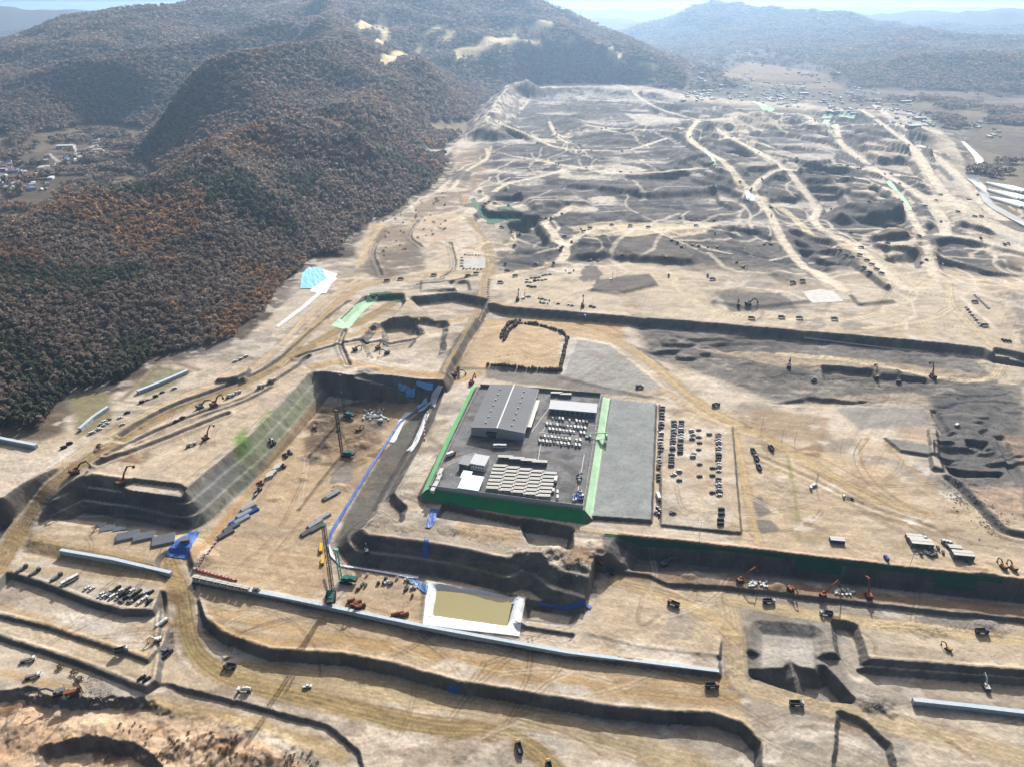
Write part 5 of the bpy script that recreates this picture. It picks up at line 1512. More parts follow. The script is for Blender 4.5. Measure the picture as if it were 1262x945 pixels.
X = lambda px, py, ang, col, pose, sc=1.0, w=None: place(spec(('exc', col, pose), excavator_spec, col, pose), 'excavator', px, py, ang, f'{col} excavator' + (' with raised boom' if pose in ('high', 'up', 'long') else ''), 'excavator', 'excavators working on the site', w, sc=sc)
X(740, 694, 130, 'orange', 'up')
X(912, 716, 20, 'orange', 'long', 1.0, 'at the left end of the long wall bench')
X(974, 727, -60, 'orange', 'dig', 1.0, 'second along the long wall bench')
X(1014, 734, 25, 'orange', 'long', 1.0, 'in the middle of the long wall bench')
X(1070, 735, 85, 'orange', 'high', 1.2, 'at the right end of the long wall bench')
X(818, 696, 20, 'grey', 'reach', 1.2)
X(195, 789, 200, 'white', 'dig')
X(206, 803, 230, 'grey', 'dig')
X(73, 855, 200, 'grey', 'up', 1.3)
X(150, 597, 55, 'rust', 'high', 1.5, 'cutting the embankment edge')
X(93, 583, 30, 'rust', 'up', 1.5, 'at the top left of the embankment front')
X(254, 541, 60, 'rust', 'high', 1.2)
X(264, 500, 60, 'rust', 'up', 1.4)
X(247, 503, 40, 'grey', 'reach', 1.4)
X(560, 463, 10, 'orange', 'reach', 1.4, "on the haul road above the yard's back corner")
X(581, 473, 70, 'red', 'up', 1.3, "at the yard's back left corner")
X(972, 453, 70, 'grey', 'up', 1.4)
X(1079, 466, 80, 'tan', 'high', 1.4)
X(1107, 471, 60, 'grey', 'reach', 1.3)
X(1149, 466, 85, 'orange', 'high', 1.6)
X(922, 376, 20, 'grey', 'reach', 1.6)
X(910, 377, 80, 'grey', 'up', 1.2)
X(638, 370, 85, 'grey', 'high', 1.4)
X(718, 378, 85, 'grey', 'high', 1.4)
X(1236, 699, 100, 'tan', 'dig')
X(1248, 701, 100, 'tan', 'dig')
X(438, 432, 20, 'grey', 'dig', 1.2, 'in the trench pit left of the yard')
X(452, 424, 160, 'grey', 'dig', 1.2, 'in the trench pit left of the yard')
X(466, 430, 60, 'rust', 'reach', 1.2, 'in the trench pit left of the yard')
X(477, 436, 220, 'grey', 'up', 1.2, 'in the trench pit left of the yard')
X(1168, 800, 120, 'tan', 'dig', .8, 'on the sand terrace at the right')
for q, c in (((452, 680), 'grey'), ((441, 749), 'rust'), ((388, 527), 'yellow'), ((442, 530), 'yellow')):
    X(*q, rv.uniform(0, 360), c, 'dig')
# ------------------------------------------------------------------ sheets, walls, fences that follow the ground
def resample(P, n):
    P = [Vector(p) for p in P]
    L = [0]
    for i in range(len(P) - 1):
        L.append(L[-1] + (P[i + 1] - P[i]).length)
    out = []
    for k in range(n):
        s = L[-1] * k / (n - 1)
        i = max(j for j in range(len(L)) if L[j] <= s + 1e-9)
        i = min(i, len(P) - 2)
        t = (s - L[i]) / max(1e-9, L[i + 1] - L[i])
        out.append(P[i].lerp(P[i + 1], t))
    return out

def drape(A, B, n, m, off=.25, wave=0.0, thick=.12, seed=1):
    """a cloth laid over the ground between two lines of photo points"""
    PA, PB = resample([at(*a) for a in A], n), resample([at(*b) for b in B], n)
    V, F = [], []
    xs, ys = [], []
    for i in range(n):
        for j in range(m):
            p = PA[i].lerp(PB[i], j / (m - 1))
            xs.append(p.x)
            ys.append(p.y)
    xs, ys = np.array(xs), np.array(ys)
    zs = ground(xs, ys) + off + (fbm(xs / 2.2, ys / 2.2, seed, 2) - .5) * wave
    k = n * m
    V = [(xs[i], ys[i], zs[i]) for i in range(k)] + [(xs[i], ys[i], zs[i] - thick) for i in range(k)]
    for i in range(n - 1):
        for j in range(m - 1):
            a = i * m + j
            F.append((a, a + m, a + m + 1, a + 1))
            F.append((k + a + 1, k + a + m + 1, k + a + m, k + a))
    edge = [i * m for i in range(n)] + [(n - 1) * m + j for j in range(1, m)] + [i * m + m - 1 for i in range(n - 2, -1, -1)] + [j for j in range(m - 2, 0, -1)]
    for q in range(len(edge)):
        a, b = edge[q], edge[(q + 1) % len(edge)]
        F.append((b, a, k + a, k + b))
    return MB().add(V, F)

def sheet(name, A, B, m, look, cat, n=24, k=6, off=.3, wave=.4, where=None, group=None, label=None, seed=1):
    o = solo(name, drape(A, B, n, k, off, wave, seed=seed).mesh(name, m))
    a = A[len(A) // 2]
    tagged(o, look, cat, where or near_landmark(*a), a, group, label)
    return o

def wall_run(P, h, t, sink=1.0, step=4.0, top=None):
    """a wall along plan points; its foot sinks into the ground and its top runs level with the ground line"""
    P = [Vector(p) for p in P]
    L = sum((P[i + 1] - P[i]).length for i in range(len(P) - 1))
    Q = resample(P, max(2, int(L / step)))
    b = MB()
    V, F = [], []
    for i, p in enumerate(Q):
        d = (Q[min(i + 1, len(Q) - 1)] - Q[max(i - 1, 0)])
        d.z = 0
        d.normalize()
        s = Vector((-d.y, d.x, 0)) * t / 2
        z = p.z if top is None else top
        for q, zz in ((p - s, z - sink), (p + s, z - sink), (p + s, z + h), (p - s, z + h)):
            V.append((q.x, q.y, zz))
    for i in range(len(Q) - 1):
        a = i * 4
        for j in range(4):
            F.append((a + j, a + (j + 1) % 4, a + 4 + (j + 1) % 4, a + 4 + j))
    F.append((0, 3, 2, 1))
    e = (len(Q) - 1) * 4
    F.append((e, e + 1, e + 2, e + 3))
    V2 = [V[i] for i in range(len(V))]
    F2 = [tuple(reversed(f)) for f in F]
    return b.add(V2, F2)

def posts_along(P, step):
    P = [Vector(p) for p in P]
    L = sum((P[i + 1] - P[i]).length for i in range(len(P) - 1))
    return resample(P, max(2, int(L / step) + 1))

# --- cloths and nets
M_NETSHADE = mat('shaded_green_net', (34, 138, 80), .9, var=.22, scale=.12)  # darker copy of the yard bank's net: shade is painted in
M_NETPALELIT = mat('pale_or_sunlit_net', (168, 204, 172), .9, var=.2, scale=.12)  # yard bank's net paled as if sunlit; also nets and gate pale in themselves
M_NETLIT = mat('sunlit_green_net', (112, 186, 126), .9, var=.22, scale=.15)  # brighter copy of the yard bank's net: sunlight is painted in
M_NETD = mat('dark_green_net', (24, 84, 60), .85, var=.15, scale=.3)
M_BLUE = mat('blue_tarpaulin', (54, 90, 164), .55, var=.2, scale=.6)
M_LBLUE = mat('light_blue_tarpaulin', (120, 190, 226), .55, var=.2, scale=.3)
M_WHITE = mat('white_sheet', (206, 210, 214), .7, var=.08, scale=.3)
M_PANELB = mat('pale_blue_concrete', (176, 190, 202), .8, var=.14, scale=.4)
M_SCAFB = mat('blue_sheeting', (120, 172, 236), .6, var=.1, scale=.3)
M_BROWNW = mat('muddy_water', (142, 135, 94), .12, var=.05, scale=.05, spec=.5)

sheet('green_netting', [(527, 603), (620, 616), (720, 629)], [(520, 615), (620, 632), (723, 646)], M_NETSHADE, 'saturated green netting over the front bank of the raised yard', 'netting', 40, 8, label='saturated green netting over the front bank of the raised yard')
sheet('green_netting', [(588, 476), (556, 540), (527, 603)], [(582, 476), (550, 540), (520, 608)], M_NETLIT, '', 'netting', 40, 6, label='green netting in a painted sunlit tone over the left bank of the raised yard')
sheet('green_netting', [(743, 489), (733, 555), (721, 629)], [(752, 490), (742, 555), (730, 640)], M_NETPALELIT, '', 'netting', 40, 8, label='green netting in a painted sunlit tone on the bank between yard and asphalt pad')
sheet('green_netting', [(455, 363), (432, 380), (408, 402)], [(466, 367), (446, 386), (424, 406)], M_NETPALELIT, '', 'netting', 24, 6, label='pale netted bank on the left side of the square trench pit')
sheet('green_netting', [(455, 362), (476, 360), (498, 363)], [(458, 370), (478, 370), (496, 372)], M_NETD, '', 'netting', 24, 5, label='dark green netting on the far side of the square trench pit')
for a, b, l in (([(585, 244), (590, 252), (604, 264)], [(580, 246), (586, 258), (600, 272)], 'green netting on the left slope of the pond hollow'), ([(600, 266), (612, 262), (622, 260)], [(600, 276), (612, 276), (622, 272)], 'green netting in the middle of the pond hollow'),
                ([(612, 256), (628, 254), (638, 262)], [(614, 268), (628, 272), (640, 272)], 'green netting on the right slope of the pond hollow')):
    sheet('green_netting', a, b, M_NETD, '', 'netting', 14, 5, .3, .6, label=l)
for a, b, l in (([(1015, 141), (1040, 139), (1055, 141)], [(1012, 146), (1036, 145), (1052, 147)], 'pale green sheeted slope by the far town'), ([(1016, 148), (1012, 152), (1022, 158)], [(1024, 148), (1020, 152), (1030, 158)], 'pale green sheeted gully under the far town'),
                ([(926, 126), (936, 130), (945, 136)], [(930, 125), (942, 129), (955, 135)], 'pale green sheeted mound at the far site edge'), ([(1092, 225), (1108, 242), (1120, 260)], [(1096, 223), (1114, 242), (1124, 260)], 'long pale green netted ditch beside the far roads'),
                ([(866, 186), (876, 195), (880, 205)], [(870, 185), (880, 195), (884, 204)], 'pale green netted ditch on the far plateau')):
    sheet('green_netting', a, b, M_NETPALELIT, '', 'netting', 12, 4, .6, .6, label=l)
sheet('wall_netting', [(745, 657), (900, 675), (1080, 696), (1235, 713)], [(745, 660.5), (900, 679), (1080, 702), (1235, 719)], M_NETD, '', 'netting', 90, 4, .25, .08, label='dark green netting along the top of the long excavation wall')
sheet('wall_netting', [(980, 688), (1010, 692), (1038, 695)], [(980, 701), (1010, 705), (1037, 708)], M_NETD, '', 'netting', 14, 5, .3, .1, label='square dark green net hanging halfway on the long excavation wall')
sheet('wall_netting', [(1150, 709), (1180, 712), (1204, 715)], [(1150, 722), (1180, 726), (1203, 728)], M_NETD, '', 'netting', 14, 5, .3, .1, label='square dark green net on the right part of the excavation wall')
sheet('tarpaulin', [(372, 338), (380, 330), (396, 330)], [(370, 356), (384, 356), (402, 344)], M_LBLUE, '', 'tarpaulin', 16, 8, .6, 1.0, label='light blue tarpaulin over the cut hillside below the woods')
sheet('tarpaulin', [(398, 332), (406, 335), (416, 338)], [(382, 360), (392, 362), (402, 362)], M_WHITE, '', 'tarpaulin', 12, 8, .4, .5, label='white sheeted strip beside the light blue hillside tarpaulin')
sheet('tarpaulin', [(413, 342), (372, 378), (340, 402)], [(416, 344), (376, 380), (343, 404)], M_WHITE, '', 'tarpaulin', 20, 3, .4, .3, label='long white drain strip along the foot of the hillside')
# blue edged spillway beside the gravel slope
sheet('silt_fence', [(527, 490), (492, 520), (440, 600), (407, 655), (403, 672)], [(528.5, 491.5), (494.5, 521), (443, 601.5), (410.5, 656.5), (405.5, 672)], M_BLUE, '', 'silt barrier', 60, 3, .9, .3, label='long blue sheeted drain beside the gravel slope')
sheet('silt_fence', [(403, 672), (408, 686), (420, 698), (470, 706), (515, 714)], [(406, 671), (411, 684), (421, 696), (471, 704), (516, 711)], mat('lilac_sheet', (206, 208, 226), .6), '', 'silt barrier', 40, 3, .9, .3, label='pale lilac drain sheet curving round the cut slope foot')
sheet('drain_sheet', [(491, 519), (500, 508), (512, 508)], [(480, 545), (487, 545), (500, 516)], M_WHITE, '', 'drain sheet', 12, 4, .4, .2, label='white sheeted head of the drain at the excavation corner')
sheet('drain_sheet', [(524, 510), (508, 548), (500, 556)], [(529, 510), (514, 548), (507, 557)], M_WHITE, '', 'drain sheet', 16, 3, .5, .2, label='white sheet down the right side of the gravel slope')
sheet('drain_sheet', [(540, 475), (532, 487), (527, 498)], [(546, 476), (540, 489), (536, 502)], M_WHITE, '', 'drain sheet', 12, 4, .5, .3, label='white sheeted upper chute beside the haul road')
sheet('drain_sheet', [(514, 500), (522, 492), (526, 490)], [(516, 508), (526, 502), (530, 498)], mat('pale_blue_sheet', (186, 212, 230), .6), '', 'drain sheet', 10, 4, .5, .3, label='pale blue sheeted bend of the chute')
sheet('blue_sheeting', [(491, 472), (512, 472), (534, 473)], [(491, 480), (512, 481), (533, 481)], M_SCAFB, '', 'sheeting', 14, 4, .35, .1, label='bright blue sheeting on the dark excavation back wall')
sheet('blue_sheeting', [(500, 481), (506, 481), (511, 481)], [(500, 489), (506, 489), (511, 489)], M_SCAFB, '', 'sheeting', 6, 4, .35, .1, label='narrow blue sheet hanging under the back wall sheeting')
sheet('tarpaulin', [(531, 626), (536, 627), (541, 628)], [(524, 650), (530, 651), (535, 646)], M_BLUE, '', 'tarpaulin', 8, 8, .5, .8, label='blue tarpaulin chute on the spoil shelf')
sheet('tarpaulin', [(523, 664), (526, 664), (529, 665)], [(520, 686), (524, 687), (527, 686)], M_BLUE, '', 'tarpaulin', 6, 8, .5, .5, label='narrow blue chute hanging down the dark cut slope')
sheet('tarpaulin', [(664, 742), (695, 746), (730, 746)], [(664, 746), (696, 751), (728, 750)], M_BLUE, '', 'tarpaulin', 24, 4, .6, .9, label='crumpled blue tarpaulin strip right of the pond')
sheet('tarpaulin', [(504, 706), (512, 712), (528, 722)], [(501, 716), (512, 722), (526, 732)], mat('steel_blue_tarp', (70, 110, 160), .5), '', 'tarpaulin', 10, 5, .6, .5, label='steel blue tarpaulin left of the settling pond')
sheet('tarpaulin', [(553, 843), (560, 844), (567, 845)], [(552, 852), (560, 853), (566, 854)], M_BLUE, '', 'tarpaulin', 6, 5, .3, .2, label='small blue tarpaulin on the dark scarp of the lower road')
sheet('tarpaulin', [(918, 236), (924, 236), (928, 240)], [(920, 246), (925, 248), (930, 248)], M_LBLUE, '', 'tarpaulin', 6, 5, .6, .5, label='pale blue tarpaulin at the far road fork')
sheet('tarpaulin', [(222, 662), (234, 655), (246, 655)], [(204, 684), (216, 687), (232, 688)], M_BLUE, '', 'tarpaulin', 12, 8, .4, .6, label='blue tarpaulin lining the wash basin')
# white sheeted yards and sheds of the far site
for a, b, l in (([(989, 360), (1010, 357), (1027, 359)], [(1000, 374), (1022, 373), (1040, 372)], 'bright white covered pad on the plateau'), ([(572, 320), (584, 318), (598, 318)], [(571, 331), (584, 332), (598, 331)], 'square white gravelled yard on the plateau')):
    sheet('white_pad', a, b, mat('white_cover', (190, 190, 186), .9, var=.2, scale=.15) if 'covered' in l else mat('white_gravel', (172, 172, 168), .9, var=.2, scale=.1), '', 'pad', 14, 8, .35, .2, label=l)

# --- concrete walls
def wall(name, pts, h, t, m, label, cat, sink=1.0):
    b = wall_run([at(*p) for p in pts], h, t, sink)
    o = solo(name, b.mesh(name, m))
    cp = MB()
    P = [at(*p) for p in pts]
    c = wall_run([Vector((p.x, p.y, p.z + h + .004)) for p in P], .18, t + .3, 0)
    part('coping', c.mesh('coping', M_PANELB), o)
    jm = MB()
    Q = posts_along(P, 5.5)
    for i, q in enumerate(Q[:-1]):
        d = (Q[i + 1] - q)
        jm.box((q.x, q.y, q.z + (h - sink) / 2), (.35, t + .25, h + sink + .1), math.atan2(d.y, d.x))
    part('panel_joint', jm.mesh('panel_joint', M_CONC), o)
    tagged(o, '', cat, '', pts[0], label=label)
    return o
wall('retaining_wall', [(76, 681), (140, 692), (212, 709)], 3.2, 2.2, M_PANELB, 'pale concrete retaining wall left of the haul road', 'wall')
wall('retaining_wall', [(239, 714), (380, 742), (520, 771), (700, 804), (886, 827)], .7, 2.0, M_PANELB, 'long pale concrete retaining wall below the settling pond', 'wall', 3.6)
wall('retaining_wall', [(1124, 866), (1190, 873), (1290, 885)], 3.2, 2.2, M_PANELB, 'pale concrete retaining wall at the lower right', 'wall')
wall('culvert_wall', [(170, 485), (205, 471), (232, 459)], 3.0, 3.2, M_PANELB, 'long pale blue concrete culvert at the forest foot', 'culvert')
wall('culvert_wall', [(99, 531), (116, 516), (134, 504)], 3.0, 2.6, M_PANELB, 'short ribbed pale culvert below the forest', 'culvert')
wall('culvert_wall', [(-10, 541), (20, 547), (46, 552)], 3.5, 2.6, M_PANELB, 'pale concrete wall at the far left forest edge', 'wall')

# --- the settling pond
pw = [at(538, 757), at(622, 770), at(630, 742), at(541, 730)]
zw = 8.6
po = [plan(541, 731, zw), plan(628, 742, zw), plan(621, 769, zw), plan(538, 757, zw)]
cx_, cy_ = sum(p[0] for p in po) / 4, sum(p[1] for p in po) / 4
pond = solo('pond_water', MB().prism([(cx_ + (p[0] - cx_) * 1.22, cy_ + (p[1] - cy_) * 1.3) for p in po], zw - .5, zw).mesh('pond_water', M_BROWNW))
pond['kind'] = 'structure'
rim = [[(527, 717), (590, 726), (648, 736)], [(537, 728), (590, 735), (636, 742)]], [[(648, 736), (643, 760), (640, 784)], [(634, 742), (630, 756), (625, 771)]], [[(640, 784), (580, 777), (521, 769)], [(624, 771), (580, 765), (538, 758)]], [[(521, 769), (524, 740), (527, 717)], [(539, 758), (541, 742), (543, 729)]]
pr = thing('pond_lining', at(585, 722))
pr.location = (0, 0, 0)
for i, (A, B) in enumerate(rim):
    part('lining_panel', drape(A, B, 20, 6, .3, .25, .1, i + 5).mesh('lining_panel', M_WHITE), pr)
tagged(pr, '', 'pond lining', '', (585, 722), label='crumpled white sheet lining round the muddy settling pond')

# ------------------------------------------------------------------ the paved yard
M_WALLG, M_ROOFG = mat('grey_cladding', (150, 156, 162), .6, var=.06, scale=.1), mat('grey_metal_roof', (116, 119, 125), .8, var=.1, scale=.05, spec=.1)
M_WALLW, M_ROOFW = mat('white_cladding', (214, 216, 216), .6, var=.06), mat('white_metal_roof', (190, 194, 198), .7, var=.05, scale=.2, spec=.1)

def shed(name, fl, fr, depth, eave, ridge, wallm, roofm, label, cat='building', along=True, gate=None, ribs=True, z=None):
    """a gabled shed: front-left and front-right foot points, ridge running away from the front (or across it)"""
    fl, fr = at(*fl), at(*fr)
    z0 = min(fl.z, fr.z) if z is None else z
    W = math.hypot(fr.x - fl.x, fr.y - fl.y)
    a = math.atan2(fr.y - fl.y, fr.x - fl.x)
    t = thing(name, (fl.x, fl.y, z0), a)
    b = MB()
    if along:
        P = [(0, 0), (W, 0), (W, eave), (W / 2, ridge), (0, eave)]
        b.side(P, 0, depth)
    else:
        b.side([(0, 0), (W, 0), (W, eave), (0, eave)], 0, depth)
    part('wall', b.mesh('wall', wallm), t)
    def slab(p0, p1, p2, p3, th=.25):
        n = (Vector(p1) - Vector(p0)).cross(Vector(p3) - Vector(p0)).normalized()
        if n.z < 0:
            n = -n
        V = [Vector(p) + n * .03 for p in (p0, p1, p2, p3)]
        V += [p + n * th for p in V]
        return MB().add(V, [(3, 2, 1, 0), (4, 5, 6, 7), (0, 1, 5, 4), (1, 2, 6, 5), (2, 3, 7, 6), (3, 0, 4, 7)])
    o = .6
    if along:
        kz = (ridge - eave) / (W / 2) * o
        for s, q in ((0, slab((-o, -o, eave - kz), (W / 2, -o, ridge), (W / 2, depth + o, ridge), (-o, depth + o, eave - kz))), (1, slab((W / 2, -o, ridge), (W + o, -o, eave - kz), (W + o, depth + o, eave - kz), (W / 2, depth + o, ridge)))):
            r = part('roof', q.mesh('roof', roofm if s or not isinstance(roofm, tuple) else roofm), t)
            if ribs:
                rb = MB()
                for k in range(1, int(depth / 4)):
                    y = k * 4
                    x0, x1 = ((0, W / 2 - .6) if s == 0 else (W / 2 + .6, W))
                    zz = lambda x: eave + (ridge - eave) * (1 - abs(x - W / 2) / (W / 2)) + .33
                    rb.beam((x0, y, zz(x0)), (x1, y, zz(x1)), .07, .04)
                part('roof_seam', rb.mesh('roof_seam', roofm), r)
        part('ridge_cap', MB().beam((W / 2, -o, ridge + .34), (W / 2, depth + o, ridge + .34), 1.2, .16).mesh('ridge_cap', PAINT['white']), t)
    else:
        part('roof', slab((-o, -o, eave), (W + o, -o, eave), (W + o, depth + o, ridge), (-o, depth + o, ridge)).mesh('roof', roofm), t)
    tagged(t, '', cat, '', fl, label=label)
    return t, W

roofs = [Vector((*plan(581, 528, 42.6), 0)), Vector((*plan(645, 536, 42.6), 0)), Vector((*plan(604, 476, 42.6), 0)), Vector((*plan(663, 482, 42.6), 0))]
DEP = ((roofs[2] - roofs[0]).length + (roofs[3] - roofs[1]).length) / 2
print('warehouse', (roofs[1] - roofs[0]).length, DEP)
wh, WW = shed('warehouse', (581, 536), (645, 543), DEP, 8.0, 10.2, M_WALLG, M_ROOFG, 'big grey gabled warehouse on the paved yard')
part('gate_door', MB().box((WW * .40, -.16, 2.6), (6.5, .3, 5.2)).mesh('gate_door', PAINT['dark']), wh)
cn = MB().box((WW * .40, -2.4, 5.6), (9, 4.4, .25), rx=.12)
part('canopy', cn.mesh('canopy', PAINT['dark']), wh)
for k in range(5):
    part('dock_door', MB().box((WW + .12, DEP * (.2 + .14 * k), 2.0), (.2, 4.2, 4.0)).mesh('dock_door', PAINT['grey']), wh)
part('gutter', MB().box((WW + .75, DEP / 2, 7.75), (.25, DEP, .3)).mesh('gutter', PAINT['white']), wh)
part('dock_canopy', MB().box((WW + 2.2, DEP * .5, 5.2), (4.0, DEP * .62, .2)).mesh('dock_canopy', PAINT['white']), wh)
for k in range(7):
    for xx in (.25, .75):
        z_ = 8.0 + 2.2 * (1 - abs(xx - .5) * 2) + .25
        part('roof_vent', MB().box((WW * xx, DEP * (.1 + .13 * k), z_ + .4), (1.6, 1.6, .9), top=(.8, .8)).mesh('roof_vent', PAINT['silver']), wh)
lb, lw = shed('office_shed', (677, 509), (734, 514), 13, 5.0, 5.9, mat('blue_grey_cladding', (120, 130, 142), .6), M_ROOFW, 'long low grey shed with white roof edge behind the parked vans', along=False)
for k in range(9):
    f = part('window', MB().box((lw * (.08 + .105 * k), -.06, 2.3), (2.2, .12, 1.2)).mesh('window', M_GLASS), lb)
so_, sw = shed('site_office', (580, 578), (597, 581), 12, 6.0, 6.4, M_WALLW, M_ROOFW, 'white two-storey site office in the yard', along=False)
for z in (1.6, 4.4):
    for k in range(5):
        part('window', MB().box((sw * (.12 + .19 * k), -.06, z), (1.4, .12, 1.1)).mesh('window', M_GLASS), so_)
ga, gw = shed('garage_block', (566, 577), (578, 579.5), 11, 5.0, 5.2, PAINT['grey'], mat('grey_membrane_roof', (128, 134, 142), .7), 'grey flat-roofed block beside the white site office', along=False)
tn, tw = shed('tarp_roof_shelter', (565, 605), (589, 608.5), 16, 3.4, 4.0, M_WALLW, mat('ice_blue_roof', (206, 230, 232), .6), 'ice blue roofed shelter at the front of the yard', along=False)
t2, _w = shed('tarp_roof_shelter', (568, 592), (578, 593.5), 8, 3.0, 3.6, M_WALLW, mat('ice_white_roof', (216, 230, 238), .6), 'small white-blue shelter between office and front shelter', along=False)
# rows of white-roofed units
gridw = spec('cont', container_spec, PAINT['grey'])
rows7 = [((617, 577), (676, 585.5))] + []
for r in range(7):
    t = r / 6
    a = (617 + (608 - 617) * t, 577 + (604 - 577) * t)
    b = (677 + (669 - 677) * t, 586 + (613.5 - 586) * t)
    for c in range(5):
        u = c / 4
        q = (a[0] + (b[0] - a[0]) * u, a[1] + (b[1] - a[1]) * u)
        place(gridw, 'container_office', *q, -4, 'white-roofed unit', 'container', 'white-roofed units in the yard', f'in the {["farthest", "second", "third", "fourth", "fifth", "sixth", "nearest"][r]} row of the container grid')
for q in ((623, 566), (637, 568), (651, 570), (665, 572)):
    place(gridw, 'container_office', *q, -4, 'white-roofed unit', 'container', 'white-roofed units in the yard', 'in the separate row behind the container grid', sc=1.1)
for q in ((686, 487), (697, 488.5)):
    place(gridw, 'container_office', *q, -3, 'white-roofed unit', 'container', 'white-roofed units in the yard', "at the yard's far fence", sc=1.0)
for q in ((543, 584), (541, 591), (538, 598), (535, 603)):
    place(spec('cont_s', container_spec, PAINT['white'], 9.0, 3.0, 2.6), 'container_office', *q, 78, 'cream site cabin', 'cabin', 'cream cabins by the left bank', 'along the left bank of the yard', 'y')
# grey front panel fence and side fence of the yard
def fence(name, pts, h, step, m, label, t=.15):
    P = [at(*p) for p in pts]
    f = solo(name, wall_run(P, h, t, .3, 3).mesh(name, m))
    for q in posts_along(P, step):
        part('post', MB().bar((q.x, q.y, q.z - .3), (q.x, q.y, q.z + h + .25), .09, 5).mesh('post', M_STEEL), f)
    tagged(f, '', 'fence', '', pts[0], label=label)
M_PAN = mat('grey_fence_panel', (172, 180, 184), .6, var=.08)
fence('panel_fence', [(529.5, 601.5), (620, 613.5), (718.5, 626.5)], 3.2, 9, M_PAN, 'grey panel fence along the front of the paved yard')
fence('panel_fence', [(590.5, 478), (560, 540), (531, 600)], 2.0, 12, M_PAN, 'grey panel fence along the left of the paved yard')
fence('panel_fence', [(740, 489), (730, 555), (718.5, 625)], 2.4, 12, M_PAN, 'grey panel fence along the right of the paved yard')
fence('panel_fence', [(592, 476.5), (660, 481), (740, 487.5)], 3.0, 12, mat('green_fence_panel', (86, 120, 104), .7), 'green panel fence along the back of the paved yard')
fence('rail_fence', [(815, 642), (816, 560), (812, 500)], .9, 12, PAINT['rust'], 'low rusty rail between asphalt pad and dirt lot')
# gate on the right bank
gp = at(737, 541)
gt = thing('yard_gate', gp, rad(4))
part('deck', MB().box((0, 0, 1.2), (15, 5, .4)).mesh('deck', M_NETPALELIT), gt)
for sx in (-7, 7):
    part('gate_post', MB().box((sx, 0, 2.4), (1.2, 5, 4.8)).mesh('gate_post', M_NETPALELIT), gt)
part('guard_booth', MB().box((-9.5, 0, 1.6), (3, 3, 3.2)).mesh('guard_booth', PAINT['dark']), gt)
part('beam', MB().box((0, 2.2, 4.9), (15, .7, .7)).mesh('beam', M_NETPALELIT), gt)
tagged(gt, '', 'gate', '', (737, 541), label='pale green gateway crossing the netted bank of the yard')
# stored goods in the yard corner
rg = random.Random(9)
for i in range(16):
    q = (706 + rg.random() * 13, 606 + rg.random() * 11)
    o = place([('crate', MB().box((0, 0, .9), (rg.uniform(1.6, 3.4), rg.uniform(1.4, 2.2), 1.8)).mesh('crate', PAINT[rg.choice(['blue', 'white', 'grey', 'dark'])]), (0, 0, 0), []), ('pallet', MB().box((0, 0, .08), (2.6, 2.2, .16)).mesh('pallet', PAINT['tan']), (0, 0, 0), [])], 'goods_crate', *q, rg.uniform(0, 90), 'stacked goods crate', 'crate', 'goods in the yard corner', 'in the near right yard corner')
for i in range(8):
    q = (711 + rg.random() * 6, 584 + rg.random() * 10)
    place([('drum', MB().bar((0, 0, 0), (0, 0, 2.2), 1.2, 10).mesh('drum', PAINT[rg.choice(['dark', 'grey', 'silver'])]), (0, 0, 0), []), ('lid', MB().bar((0, 0, 2.2), (0, 0, 2.35), .9, 10).mesh('lid', PAINT['dark']), (0, 0, 0), [])], 'storage_drum', *q, 0, 'dark storage drum', 'drum', 'drums by the right yard fence', 'by the right yard fence')
# parking markings on the asphalt
M_LINE = mat('line_paint', (206, 206, 200), .8)
mk = MB()
for p, q in (((668, 536), (662, 575)), ((700, 520), (735, 524)), ((664, 532), (712, 537)), ((556, 583), (549, 606)), ((655, 532), (690, 484)), ((668, 532), (700, 484)), ((720, 560), (712, 606))):
    a, b = at(*p), at(*q)
    d = (b - a).normalized()
    s = Vector((-d.y, d.x, 0)) * .2
    mk.add([a + s + Vector((0, 0, .03)), a - s + Vector((0, 0, .03)), b - s + Vector((0, 0, .03)), b + s + Vector((0, 0, .03))], [(0, 1, 2, 3)])
mo = solo('road_markings', mk.mesh('road_markings', M_LINE))
mo['kind'] = 'structure'
# ------------------------------------------------------------------ cranes and drilling rigs
def crawler_base(t, m, big=1.0):
    tr = MB().side([(-4 * big, .5), (-3.6 * big, 0), (3.6 * big, 0), (4 * big, .5), (4 * big, 1.1), (3.6 * big, 1.5), (-3.6 * big, 1.5), (-4 * big, 1.1)], -.5, .5).mesh('track', M_TYRE)
    part('track', tr, t, (0, 2.3 * big, 0))
    part('track', tr, t, (0, -2.3 * big, 0))
    part('undercarriage', MB().box((0, 0, 1.2), (3.6, 4.4, .9)).bar((0, 0, 1.6), (0, 0, 2.1), 1.2, 12).mesh('undercarriage', PAINT['dark']), t)
    b = part('body', MB().box((-1.6, 0, 3.2), (7.4 * big, 3.4 * big, 2.2), top=(.98, .95)).box((-3.4, 0, 4.5), (3, 3, .5)).mesh('body', m), t)
    part('counterweight', MB().box((-5.8 * big, 0, 3.2), (1.6, 3.6 * big, 2.0)).mesh('counterweight', PAINT['dark']), b)
    c = part('cab', MB().box((2.2, 1.5 * big, 3.4), (2.0, 1.3, 2.3), top=(.85, .9)).mesh('cab', m), t)
    part('window', MB().box((2.4, 1.5 * big, 3.7), (1.9, 1.36, 1.1), top=(.9, .95)).mesh('window', M_GLASS), c)

